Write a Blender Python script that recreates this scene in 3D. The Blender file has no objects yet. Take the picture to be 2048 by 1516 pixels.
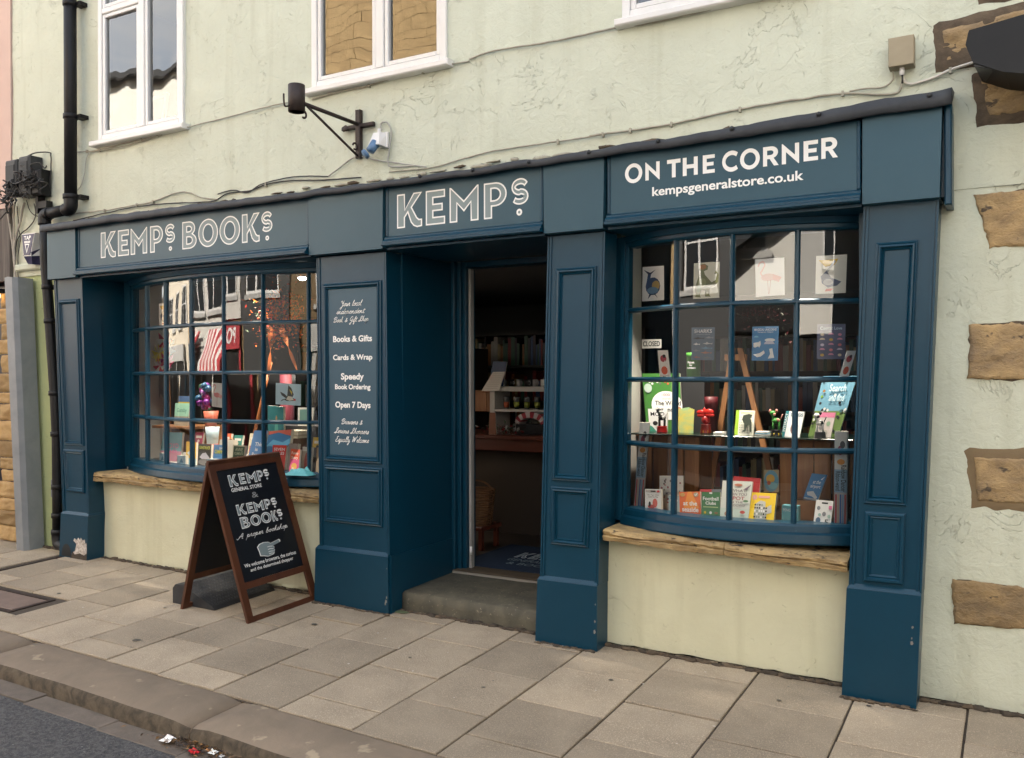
import bpy, bmesh, math, random
from mathutils import Vector, Matrix, noise
random.seed(7)
R = math.radians
S = bpy.context.scene
COL = S.collection
# ------------------------------------------------------------------ camera
cam = bpy.data.objects.new("camera", bpy.data.cameras.new("camera")); COL.objects.link(cam)
S.camera = cam
cam.data.sensor_width = 36.0
cam.data.lens = 36.0 * 1771.62 / 2048
cam.data.clip_start = .05; cam.data.clip_end = 600
yaw, pitch, roll = -.516233511, -.002407745, -.00251150834
f0 = Vector((math.sin(yaw), math.cos(yaw), 0)); r0 = Vector((math.cos(yaw), -math.sin(yaw), 0)); up = Vector((0, 0, 1))
fw = f0 * math.cos(pitch) + up * math.sin(pitch); u2 = -f0 * math.sin(pitch) + up * math.cos(pitch)
rt = r0 * math.cos(roll) + u2 * math.sin(roll); uu = -r0 * math.sin(roll) + u2 * math.cos(roll)
m3 = Matrix((rt, uu, -fw)).transposed()
cam.matrix_world = Matrix.Translation((0, -4.72, 1.62)) @ m3.to_4x4()
# ------------------------------------------------------------------ light
SUN_EL = R(27); SUN_AZ = R(-24)          # sun stands behind the shop, a little to the left; the front is in shade
W = bpy.data.worlds.new("World"); S.world = W; W.use_nodes = True
nt = W.node_tree; bg = nt.nodes["Background"]
sky = nt.nodes.new("ShaderNodeTexSky"); sky.sky_type = 'NISHITA'; sky.sun_disc = False
sky.sun_elevation = SUN_EL; sky.sun_rotation = SUN_AZ; sky.altitude = 50; sky.dust_density = 1.6; sky.air_density = 1.0
# broken bright cloud over the blue: noise on the view direction, whitening the sky
tcw = nt.nodes.new("ShaderNodeTexCoord"); mpw = nt.nodes.new("ShaderNodeMapping"); mpw.inputs["Scale"].default_value = (1.6, 1.6, 4.2)
nz = nt.nodes.new("ShaderNodeTexNoise"); nz.inputs["Scale"].default_value = 1.5; nz.inputs["Detail"].default_value = 7; nz.inputs["Roughness"].default_value = .55
nt.links.new(tcw.outputs["Generated"], mpw.inputs[0]); nt.links.new(mpw.outputs[0], nz.inputs["Vector"])
cr = nt.nodes.new("ShaderNodeMapRange"); cr.inputs["From Min"].default_value = .40; cr.inputs["From Max"].default_value = .62; cr.inputs["To Max"].default_value = .85; nt.links.new(nz.outputs["Fac"], cr.inputs["Value"])
mw_ = nt.nodes.new("ShaderNodeMix"); mw_.data_type = 'RGBA'; mw_.inputs[7].default_value = (5.0, 4.85, 4.6, 1); nt.links.new(cr.outputs[0], mw_.inputs[0]); nt.links.new(sky.outputs[0], mw_.inputs[6])
nt.links.new(mw_.outputs[2], bg.inputs[0]); bg.inputs[1].default_value = .10
sl = bpy.data.lights.new("sun", 'SUN'); sl.energy = 5.0; sl.angle = R(.5); sl.color = (1, .91, .78)
sun = bpy.data.objects.new("sun", sl); COL.objects.link(sun)
sd = Vector((math.sin(SUN_AZ) * math.cos(SUN_EL), math.cos(SUN_AZ) * math.cos(SUN_EL), math.sin(SUN_EL)))
sun.rotation_euler = sd.to_track_quat('Z', 'Y').to_euler(); sun.location = sd * 20
S.view_settings.view_transform = 'Standard'; S.view_settings.look = 'None'
S.view_settings.exposure = 2.62; S.view_settings.gamma = 1; S.view_settings.use_curve_mapping = False
S.render.engine = 'CYCLES'
S.cycles.max_bounces = 8; S.cycles.transparent_max_bounces = 16; S.cycles.glossy_bounces = 4
S.cycles.use_denoising = True; S.cycles.caustics_reflective = False; S.cycles.caustics_refractive = False
S.cycles.sample_clamp_indirect = 6
# ------------------------------------------------------------------ materials
MATS = {}
def sock(n, *names):
    for k in names:
        if k in n.inputs: return n.inputs[k]
def mat(name, col, rough=.6, col2=None, nscale=6, mixw=1.0, bump=0, bscale=40, metal=0, spec=.5, rnd=0, emit=None, estr=1, detail=6, speck=None, speck_s=60, speck_t=.72, stretch=None, crack=False, coat=0, bumps=None):
    if name in MATS: return MATS[name]
    m = bpy.data.materials.new(name); m.use_nodes = True; t = m.node_tree; N = t.nodes; Lk = t.links
    b = N["Principled BSDF"]
    b.inputs["Base Color"].default_value = (*col, 1); b.inputs["Roughness"].default_value = rough
    b.inputs["Metallic"].default_value = metal
    s = sock(b, "Specular IOR Level", "Specular"); s.default_value = spec
    if coat: b.inputs["Coat Weight"].default_value = coat; b.inputs["Coat Roughness"].default_value = .12
    tc = N.new("ShaderNodeTexCoord"); vec = tc.outputs["Object"]
    if stretch:
        mp = N.new("ShaderNodeMapping"); mp.inputs["Scale"].default_value = stretch; Lk.new(vec, mp.inputs[0]); vec = mp.outputs[0]
    cur = None
    def noi(sc, det=detail, rg=.6, dist=0):
        n = N.new("ShaderNodeTexNoise"); n.inputs["Scale"].default_value = sc; n.inputs["Detail"].default_value = det
        n.inputs["Roughness"].default_value = rg; n.inputs["Distortion"].default_value = dist; Lk.new(vec, n.inputs["Vector"]); return n.outputs["Fac"]
    def ramp(src, a, b_):
        r = N.new("ShaderNodeMapRange"); r.inputs["From Min"].default_value = a; r.inputs["From Max"].default_value = b_; r.clamp = True
        Lk.new(src, r.inputs["Value"]); return r.outputs["Result"]
    def mix(fac, A, B, mode='MIX'):
        x = N.new("ShaderNodeMix"); x.data_type = 'RGBA'; x.blend_type = mode; x.clamp_factor = True
        Lk.new(fac, x.inputs[0]) if not isinstance(fac, float) else setattr(x.inputs[0], 'default_value', fac)
        for i, v in ((6, A), (7, B)):
            if isinstance(v, tuple): x.inputs[i].default_value = (*v, 1)
            else: Lk.new(v, x.inputs[i])
        return x.outputs[2]
    cur = col
    if col2:
        cur = mix(ramp(noi(nscale, dist=.6), .5 - .22 * mixw, .5 + .22 * mixw), cur, col2)
    if speck:
        cur = mix(ramp(noi(speck_s, 3), speck_t - .03, speck_t + .03), cur, speck)
    hlist = []
    if crack:
        v = N.new("ShaderNodeTexVoronoi"); v.feature = 'DISTANCE_TO_EDGE'; v.inputs["Scale"].default_value = 1.7
        dn = N.new("ShaderNodeTexNoise"); dn.inputs["Scale"].default_value = 3; dn.inputs["Detail"].default_value = 5
        Lk.new(vec, dn.inputs["Vector"]); ad = N.new("ShaderNodeMix"); ad.data_type = 'RGBA'; ad.blend_type = 'LINEAR_LIGHT'; ad.inputs[0].default_value = .22
        Lk.new(vec, ad.inputs[6]); Lk.new(dn.outputs["Color"], ad.inputs[7]); Lk.new(ad.outputs[2], v.inputs["Vector"])
        line = ramp(v.outputs["Distance"], .0045, .0)
        gate = ramp(noi(1.3, 2), .62, .70)
        mm = N.new("ShaderNodeMath"); mm.operation = 'MULTIPLY'; Lk.new(line, mm.inputs[0]); Lk.new(gate, mm.inputs[1])
        cf = mm.outputs[0]
        m2 = N.new("ShaderNodeMath"); m2.operation = 'MULTIPLY'; m2.inputs[1].default_value = .35 * float(crack); Lk.new(cf, m2.inputs[0])
        cur = mix(m2.outputs[0], cur, (col[0] * .35, col[1] * .34, col[2] * .33))
        hlist.append((cf, -.002))
        rn = noi(2.9, 5, .6, 1.5); sb = N.new("ShaderNodeMath"); sb.operation = 'SUBTRACT'; sb.inputs[1].default_value = .5; Lk.new(rn, sb.inputs[0])
        ab_ = N.new("ShaderNodeMath"); ab_.operation = 'ABSOLUTE'; Lk.new(sb.outputs[0], ab_.inputs[0]); ln2 = ramp(ab_.outputs[0], .007, .001); g2 = ramp(noi(3.7, 2), .50, .58)
        q2 = N.new("ShaderNodeMath"); q2.operation = 'MULTIPLY'; Lk.new(ln2, q2.inputs[0]); Lk.new(g2, q2.inputs[1]); q3 = N.new("ShaderNodeMath"); q3.operation = 'MULTIPLY'; q3.inputs[1].default_value = .17 * float(crack); Lk.new(q2.outputs[0], q3.inputs[0])
        cur = mix(q3.outputs[0], cur, (col[0] * .42, col[1] * .42, col[2] * .38)); hlist.append((q2.outputs[0], -.003 * float(crack)))
        stn = ramp(noi(.9, 5, .62, .4), .56, .78); q4 = N.new("ShaderNodeMath"); q4.operation = 'MULTIPLY'; q4.inputs[1].default_value = .22; Lk.new(stn, q4.inputs[0]); cur = mix(q4.outputs[0], cur, (col[0] * .62, col[1] * .60, col[2] * .55))
        mp2 = N.new("ShaderNodeMapping"); mp2.inputs["Scale"].default_value = (7, 7, .45); Lk.new(vec, mp2.inputs[0]); sn = N.new("ShaderNodeTexNoise"); sn.inputs["Scale"].default_value = 1.6; sn.inputs["Detail"].default_value = 6; Lk.new(mp2.outputs[0], sn.inputs["Vector"])
        sg_ = ramp(sn.outputs["Fac"], .54, .74); q5 = N.new("ShaderNodeMath"); q5.operation = 'MULTIPLY'; q5.inputs[1].default_value = .30; Lk.new(sg_, q5.inputs[0]); cur = mix(q5.outputs[0], cur, (col[0] * .66, col[1] * .64, col[2] * .58))
        # small chips and pits
        pit = ramp(noi(26, 4, .5, 1.5), .68, .72)
        p2 = N.new("ShaderNodeMath"); p2.operation = 'MULTIPLY'; p2.inputs[1].default_value = .3; Lk.new(pit, p2.inputs[0])
        cur = mix(p2.outputs[0], cur, (col[0] * .5, col[1] * .48, col[2] * .42)); hlist.append((pit, -.002))
    if rnd:
        oi = N.new("ShaderNodeObjectInfo"); r = N.new("ShaderNodeMapRange"); r.inputs["To Min"].default_value = 1 - rnd; r.inputs["To Max"].default_value = 1 + rnd
        Lk.new(oi.outputs["Random"], r.inputs["Value"])
        vm = N.new("ShaderNodeVectorMath"); vm.operation = 'SCALE'
        if isinstance(cur, tuple): vm.inputs[0].default_value = cur
        else: Lk.new(cur, vm.inputs[0])
        Lk.new(r.outputs["Result"], vm.inputs["Scale"]); cur = vm.outputs[0]
    if not isinstance(cur, tuple): Lk.new(cur, b.inputs["Base Color"])
    if bump: hlist.append((noi(bscale), bump))
    for (sc, st) in (bumps or []): hlist.append((noi(sc, 5, .55, .8), st))
    prev = None
    for h, st in hlist:
        bp = N.new("ShaderNodeBump"); bp.inputs["Distance"].default_value = abs(st); bp.inputs["Strength"].default_value = 1; bp.invert = st < 0
        Lk.new(h, bp.inputs["Height"])
        if prev: Lk.new(prev, bp.inputs["Normal"])
        prev = bp.outputs[0]
    if prev: Lk.new(prev, b.inputs["Normal"])
    if emit:
        b.inputs["Emission Color"].default_value = (*emit, 1); b.inputs["Emission Strength"].default_value = estr
    MATS[name] = m; return m
def flat(c, rough=.45):
    c = tuple(min(.86, x * 1.25) for x in c)
    k = "print_%02x%02x%02x" % tuple(int(max(0, min(1, x)) * 255) for x in c) + ("" if rough == .45 else "g")
    return mat(k, c, rough)
def srgb(h):
    v = [int(h[i:i + 2], 16) / 255 for i in (0, 2, 4)]
    return tuple(round((x / 12.92) if x <= .04045 else ((x + .055) / 1.055) ** 2.4, 4) for x in v)
def glass(name, k=1.0, ior=1.55, tint=(.93, .95, .94), wav=.0012, sc=2.2, grey=0):
    m = bpy.data.materials.new(name); m.use_nodes = True; t = m.node_tree; N = t.nodes; Lk = t.links
    N.remove(N["Principled BSDF"]); out = N["Material Output"]
    tr = N.new("ShaderNodeBsdfTransparent"); tr.inputs[0].default_value = (*tint, 1)
    gl = N.new("ShaderNodeBsdfGlossy"); gl.inputs["Roughness"].default_value = 0.0; gl.inputs[0].default_value = (1, 1, 1, 1)
    fr = N.new("ShaderNodeFresnel"); fr.inputs[0].default_value = ior
    mu = N.new("ShaderNodeMath"); mu.operation = 'MULTIPLY'; mu.inputs[1].default_value = k; mu.use_clamp = True
    mx = N.new("ShaderNodeMixShader"); tc = N.new("ShaderNodeTexCoord")
    n1 = N.new("ShaderNodeTexNoise"); n1.inputs["Scale"].default_value = sc; n1.inputs["Detail"].default_value = 1.5
    bp = N.new("ShaderNodeBump"); bp.inputs["Distance"].default_value = wav; bp.inputs["Strength"].default_value = 1
    mpp = N.new("ShaderNodeMapping"); mpp.inputs["Scale"].default_value = (1, 1, .6); Lk.new(tc.outputs["Object"], mpp.inputs[0]); Lk.new(mpp.outputs[0], n1.inputs["Vector"])
    Lk.new(n1.outputs["Fac"], bp.inputs["Height"]); Lk.new(bp.outputs[0], gl.inputs["Normal"])
    Lk.new(fr.outputs[0], mu.inputs[0]); Lk.new(mu.outputs[0], mx.inputs[0]); Lk.new(tr.outputs[0], mx.inputs[1]); Lk.new(gl.outputs[0], mx.inputs[2])
    Lk.new(mx.outputs[0], out.inputs["Surface"]); MATS[name] = m; return m
BLUE = (.0018, .036, .069)
M_blue = mat("blue_gloss_paint", BLUE, .34, (.0036, .042, .078), 3, bump=.0006, bscale=22, spec=.36, bumps=[(90, .00025)], speck=(.02, .09, .13), speck_s=45, speck_t=.74)
M_blue_lit = mat("blue_paint_sky_lit", (.013, .060, .093), .40, (.019, .070, .105), 2, bump=.0007, bscale=9, spec=.42)  # same paint as the pilasters, with brighter reflected light put into its colour
M_wall = mat("cream_green_render", (.615, .65, .54), .82, (.52, .55, .452), 1.6, mixw=1.3, crack=True, bump=.010, bscale=5, bumps=[(16, .006), (45, .0022), (140, .0007)], spec=.3)
M_wall2 = mat("pale_green_render", (.47, .53, .28), .8, (.41, .47, .25), 3, bump=.004, bscale=9, bumps=[(60, .001)], speck=(.25, .28, .16), speck_s=30, speck_t=.70, spec=.25)
M_riser = mat("cream_riser_render", (.66, .66, .49), .8, (.58, .575, .42), 1.8, crack=.3, bump=.006, bscale=6, bumps=[(40, .0018)], spec=.25)
M_pink = mat("pink_render", (.60, .44, .38), .85, (.55, .40, .35), 3, bump=.003, bscale=20)
M_lead = mat("dark_lead_flashing", (.020, .024, .031), .55, (.036, .041, .049), 8, bump=.003, bscale=14, spec=.4, bumps=[(70, .0006)])
M_upvc = mat("white_window_frame", (.74, .74, .74), .3, (.68, .68, .67), 5)
M_black = mat("black_plastic", (.004, .0045, .006), .5, (.007, .0075, .009), 10, spec=.3)
M_iron = mat("rusty_black_iron", (.012, .009, .009), .6, (.035, .018, .014), 25, bump=.001, bscale=80)
M_sand = mat("layered_sandstone", (.44, .315, .145), .85, (.23, .16, .085), 7, mixw=.8, bump=.012, bscale=16, stretch=(1, 1, 4), bumps=[(50, .004)], speck=(.035, .028, .024), speck_s=11, speck_t=.64)
M_quoin = mat("rough_quoin_stone", (.42, .295, .145), .9, (.19, .14, .088), 5.0, mixw=.8, bump=.016, bscale=14, bumps=[(38, .008), (90, .003)], rnd=.20, stretch=(1, 1, 1.3), speck=(.09, .07, .05), speck_s=12, speck_t=.66)
M_mort = mat("dark_mortar", (.14, .105, .07), .95, (.05, .038, .028), 12, bump=.006, bscale=40)
M_flag = mat("paving_flag", (.355, .295, .218), .8, (.235, .195, .145), 2.6, mixw=1.0, bump=.003, bscale=110, rnd=.20, bumps=[(12, .003)], speck=(.43, .36, .27), speck_s=170, speck_t=.58)
M_joint = mat("joint_dirt", (.045, .036, .028), .95, (.075, .06, .045), 30, bump=.004, bscale=60)
M_kerb = mat("kerb_stone", (.235, .185, .135), .82, (.165, .132, .098), 4, bump=.004, bscale=16, bumps=[(90, .001)], speck=(.33, .27, .19), speck_s=7, speck_t=.66, rnd=.08)
M_gut = mat("gutter_stone", (.17, .14, .115), .85, (.10, .085, .07), 6, bump=.003, bscale=50, rnd=.1)
M_asph = mat("worn_asphalt", (.050, .051, .055), .85, (.10, .10, .102), 42, mixw=.35, bump=.02, bscale=36, bumps=[(110, .006)], speck=(.26, .26, .25), speck_s=55, speck_t=.70)
M_kface = mat("dark_brown_kerb_face", (.055, .044, .032), .9, (.12, .095, .065), 14, mixw=.5, bump=.006, bscale=30)  # darker brown for the outer lower faces of the kerb stones
M_step = mat("worn_step_stone", (.115, .105, .075), .8, (.055, .052, .04), 9, bump=.003, bscale=60, speck=(.2, .18, .13), speck_s=50, speck_t=.66)
M_board_wood = mat("dark_stained_wood", (.050, .016, .008), .38, (.10, .036, .016), 7, bump=.001, bscale=40, stretch=(1, 1, .15))
M_chalk = mat("black_sign_board", (.004, .006, .010), .4)
M_rub = mat("black_rubber", (.018, .020, .024), .62, (.028, .03, .034), 20, bump=.001, bscale=90)
M_pine = mat("pine_board", (.36, .17, .065), .5, (.22, .09, .035), 5, mixw=.8, stretch=(4, 4, .35), bump=.0006, bscale=30, rnd=.15)
M_oak = mat("oak_deck", (.38, .21, .085), .4, (.27, .14, .055), 4, stretch=(.4, 4, 4))
M_deckw = mat("white_deck_paint", (.62, .60, .56), .5)
M_white = mat("white_paint_inside", (.60, .58, .54), .6, (.52, .50, .46), 3)
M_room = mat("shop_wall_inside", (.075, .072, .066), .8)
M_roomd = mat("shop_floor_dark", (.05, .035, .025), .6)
M_letter = mat("white_sign_letter", (.82, .83, .82), .5)
M_lgrey = mat("grey_sign_letter", (.19, .25, .265), .5)
M_glassS = glass("old_shop_glass", 1.45, 1.62, tint=(.985, .99, .985), wav=.005, sc=1.6)
M_glassU = glass("double_glazing", 1.9, 1.65, tint=(.75, .80, .80), wav=.007, sc=1.8)
M_greyp = mat("grey_metal_trunking", (.17, .19, .21), .5, (.23, .25, .27), 6, bump=.001, bscale=20)
M_cable = mat("painted_cable", (.42, .41, .33), .6, (.25, .23, .18), 14)
M_cabled = mat("dark_cable", (.02, .02, .02), .5)
M_beige = mat("beige_box_plastic", (.34, .29, .20), .6, (.28, .24, .16), 6)
M_wplas = mat("white_plastic", (.72, .72, .72), .35)
M_bplas = mat("blue_plastic", (.10, .20, .36), .4)
M_navy = mat("navy_alarm_plastic", (.018, .018, .075), .35)
# ------------------------------------------------------------------ mesh helpers
def tag(o, label=None, cat=None, group=None, kind=None):
    if label: o['label'] = label
    if cat: o['category'] = cat
    if group: o['group'] = group
    if kind: o['kind'] = kind
    return o
def empty(name, loc, label, cat, group=None, kind=None):
    o = bpy.data.objects.new(name, None); COL.objects.link(o); o.location = loc; o.empty_display_size = .1
    return tag(o, label, cat, group, kind)
def par(o, p):
    if p is not None:
        o.parent = p
        o.matrix_parent_inverse = Matrix.Translation(-p.location)   # every thing and part keeps its world place
    return o
class MB:
    def __init__(s): s.v = []; s.f = []; s.m = []; s.mats = []; s.sm = []
    def mi(s, m):
        if m not in s.mats: s.mats.append(m)
        return s.mats.index(m)
    def add(s, vs, fs, m, smooth=False):
        b = len(s.v); s.v += [tuple(v) for v in vs]; k = s.mi(m)
        for f in fs: s.f.append(tuple(i + b for i in f)); s.m.append(k); s.sm.append(smooth)
    def box(s, x0, x1, y0, y1, z0, z1, m):
        s.hexa([(x0, y0, z0), (x1, y0, z0), (x1, y1, z0), (x0, y1, z0), (x0, y0, z1), (x1, y0, z1), (x1, y1, z1), (x0, y1, z1)], m)
    def hexa(s, p, m):
        s.add(p, [(0, 3, 2, 1), (4, 5, 6, 7), (0, 1, 5, 4), (1, 2, 6, 5), (2, 3, 7, 6), (3, 0, 4, 7)], m)
    def bbox(s, x0, x1, y0, y1, z0, z1, m, b=.004):   # box with chamfered front (-y) and top edges
        p = []
        for (dx, y, dz) in ((b, y0, b), (0, y0 + b, 0), (0, y1, 0)):
            p += [(x0 + dx, y, z0 + dz), (x1 - dx, y, z0 + dz), (x1 - dx, y, z1 - dz), (x0 + dx, y, z1 - dz)]
        fs = [(0, 1, 2, 3), (8, 11, 10, 9)]
        for k in (0, 4):
            for i in range(4):
                j = (i + 1) % 4; fs.append((k + i, k + 4 + i, k + 4 + j, k + j))
        s.add(p, fs, m)
    def tube(s, pts, r, m, n=8, caps=True, flatz=None):
        pts = [Vector(p) for p in pts]; rings = []; L = len(pts)
        rr = r if isinstance(r, (list, tuple)) else [r] * L
        prevn = None
        for i, p in enumerate(pts):
            d = (pts[min(i + 1, L - 1)] - pts[max(i - 1, 0)]).normalized()
            if prevn is None:
                a = Vector((0, 0, 1)) if abs(d.z) < .9 else Vector((1, 0, 0)); nn = d.cross(a).normalized()
            else: nn = (prevn - d * prevn.dot(d)).normalized()
            prevn = nn; bb = d.cross(nn)
            rings.append([p + (nn * math.cos(2 * math.pi * k / n) + bb * math.sin(2 * math.pi * k / n)) * rr[i] for k in range(n)])
        vs = [v for r_ in rings for v in r_]; fs = []
        for i in range(L - 1):
            for k in range(n):
                fs.append((i * n + k, i * n + (k + 1) % n, (i + 1) * n + (k + 1) % n, (i + 1) * n + k))
        if caps: fs += [tuple(range(n))[::-1], tuple(range((L - 1) * n, L * n))]
        s.add(vs, fs, m, True)
    def lathe(s, c, prof, m, n=16, axis='z', smooth=True):
        vs = []; fs = []
        for (r, h) in prof:
            for k in range(n):
                a = 2 * math.pi * k / n; x, y = r * math.cos(a), r * math.sin(a)
                vs.append((c[0] + x, c[1] + y, c[2] + h) if axis == 'z' else ((c[0] + x, c[1] + h, c[2] + y) if axis == 'y' else (c[0] + h, c[1] + x, c[2] + y)))
        for i in range(len(prof) - 1):
            for k in range(n): fs.append((i * n + k, i * n + (k + 1) % n, (i + 1) * n + (k + 1) % n, (i + 1) * n + k))
        fs += [tuple(range(n))[::-1], tuple(range((len(prof) - 1) * n, len(prof) * n))]
        s.add(vs, fs, m, smooth)
    def ball(s, c, r, m, sx=1, sy=1, sz=1, n=10, h=7, jit=0):
        vs = []; fs = []
        for i in range(h + 1):
            t = math.pi * i / h
            for k in range(n):
                a = 2 * math.pi * k / n; j = 1 + random.uniform(-jit, jit)
                vs.append((c[0] + r * sx * math.sin(t) * math.cos(a) * j, c[1] + r * sy * math.sin(t) * math.sin(a) * j, c[2] + r * sz * math.cos(t) * j))
        for i in range(h):
            for k in range(n): fs.append((i * n + k, (i + 1) * n + k, (i + 1) * n + (k + 1) % n, i * n + (k + 1) % n))
        s.add(vs, fs, m, True)
    def xprof(s, x0, x1, prof, m, X1off=None):          # profile [(y,z)] swept along X
        n = len(prof); vs = [(x0, y, z) for y, z in prof] + [(x1, y, z) for y, z in prof]
        fs = [(i, i + n, (i + 1) % n + n, (i + 1) % n) for i in range(n)] + [tuple(range(n)), tuple(range(n, 2 * n))[::-1]]
        s.add(vs, fs, m)
    def build(s, name, parent=None, fix=True):
        me = bpy.data.meshes.new(name); me.from_pydata(s.v, [], s.f)
        for m in s.mats: me.materials.append(m)
        me.polygons.foreach_set("material_index", s.m); me.polygons.foreach_set("use_smooth", s.sm)
        if fix:
            bm = bmesh.new(); bm.from_mesh(me); bmesh.ops.recalc_face_normals(bm, faces=bm.faces); bm.to_mesh(me); bm.free()
        me.update()
        o = bpy.data.objects.new(name, me); COL.objects.link(o)
        return par(o, parent)
def smooth_path(pts, n=5):
    P = [Vector(p) for p in pts]; out = []
    for i in range(len(P) - 1):
        p0 = P[max(i - 1, 0)]; p1 = P[i]; p2 = P[i + 1]; p3 = P[min(i + 2, len(P) - 1)]
        for k in range(n):
            t = k / n
            out.append(.5 * ((2 * p1) + (p2 - p0) * t + (2 * p0 - 5 * p1 + 4 * p2 - p3) * t * t + (3 * p1 - p0 - 3 * p2 + p3) * t ** 3))
    out.append(P[-1]); return out
def fbm(x, y, z, o=4):
    return noise.fractal(Vector((x, y, z)), 1.0, 2.0, o)
# ---- flat shapes
def curve_mesh(loops):
    """filled flat shape with holes -> verts 2D, faces"""
    cu = bpy.data.curves.new("shape", 'CURVE'); cu.dimensions = '2D'; cu.fill_mode = 'BOTH'
    for lp in loops:
        sp = cu.splines.new('POLY'); sp.points.add(len(lp) - 1)
        for i, (x, y) in enumerate(lp): sp.points[i].co = (x, y, 0, 1)
        sp.use_cyclic_u = True
    o = bpy.data.objects.new("shape", cu); me = o.to_mesh()
    vs = [(v.co.x, v.co.y) for v in me.vertices]; fs = [tuple(p.vertices) for p in me.polygons]
    o.to_mesh_clear(); bpy.data.objects.remove(o); bpy.data.curves.remove(cu)
    return vs, fs
TX = {}
def text_mesh(s, bold=0, shear=0, res=3):
    k = (s, bold, shear)
    if k in TX: return TX[k]
    cu = bpy.data.curves.new("txt", 'FONT'); cu.body = s; cu.offset = bold; cu.shear = shear; cu.resolution_u = res; cu.fill_mode = 'BOTH'
    o = bpy.data.objects.new("txt", cu); me = o.to_mesh()
    vs = [(v.co.x, v.co.y) for v in me.vertices]; fs = [tuple(p.vertices) for p in me.polygons]
    o.to_mesh_clear(); bpy.data.objects.remove(o); bpy.data.curves.remove(cu)
    xs = [v[0] for v in vs]; ys = [v[1] for v in vs]; x0, x1, y0, y1 = min(xs), max(xs), min(ys), max(ys)
    TX[k] = ([((x - x0) / (x1 - x0), (y - y0) / (y1 - y0)) for x, y in vs], fs, (x1 - x0) / (y1 - y0)); return TX[k]
def arc(cx, cy, rx, ry, a0, a1, n=10):
    return [(cx + rx * math.cos(R(a0 + (a1 - a0) * i / n)), cy + ry * math.sin(R(a0 + (a1 - a0) * i / n))) for i in range(n + 1)]
def thick(line, w):
    L = []; Rr = []
    for i, p in enumerate(line):
        a = line[max(i - 1, 0)]; b = line[min(i + 1, len(line) - 1)]; dx, dy = b[0] - a[0], b[1] - a[1]; l = math.hypot(dx, dy) or 1
        nx, ny = -dy / l * w / 2, dx / l * w / 2; L.append((p[0] + nx, p[1] + ny)); Rr.append((p[0] - nx, p[1] - ny))
    return L + Rr[::-1]
def area(lp): return sum(lp[i][0] * lp[(i + 1) % len(lp)][1] - lp[(i + 1) % len(lp)][0] * lp[i][1] for i in range(len(lp))) / 2
def inset(lp, d, hole=False):
    if (area(lp) > 0) == hole: lp = lp[::-1]
    n = len(lp); out = []
    for i in range(n):
        p = lp[i]; a = lp[i - 1]; b = lp[(i + 1) % n]
        e1 = Vector((p[0] - a[0], p[1] - a[1])); e2 = Vector((b[0] - p[0], b[1] - p[1]))
        if e1.length < 1e-7 or e2.length < 1e-7: continue
        e1.normalize(); e2.normalize(); n1 = Vector((-e1.y, e1.x)); n2 = Vector((-e2.y, e2.x)); m = n1 + n2
        if m.length < .3: m = n1 * .7
        else: m = m / max(m.dot(n1), .45)
        out.append((p[0] + m.x * d, p[1] + m.y * d))
    return out
def Ssh(w=.30):
    c = arc(.52, .735, .34, .27 - w * .0, 20, 90, 5) + arc(.50, .735, .36, .265 , 95, 262, 10) + arc(.50, .265, .36, .245, 82, -90, 10) + arc(.48, .265, .36, .245, -95, -150, 4)
    c = [(x, .12 + (y) * .78) for x, y in c]
    lp = thick(c, w * .8); xs = [p[0] for p in lp]; ys = [p[1] for p in lp]
    return [[((x - min(xs)) / (max(xs) - min(xs)), (y - min(ys)) / (max(ys) - min(ys))) for x, y in lp]]
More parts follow.
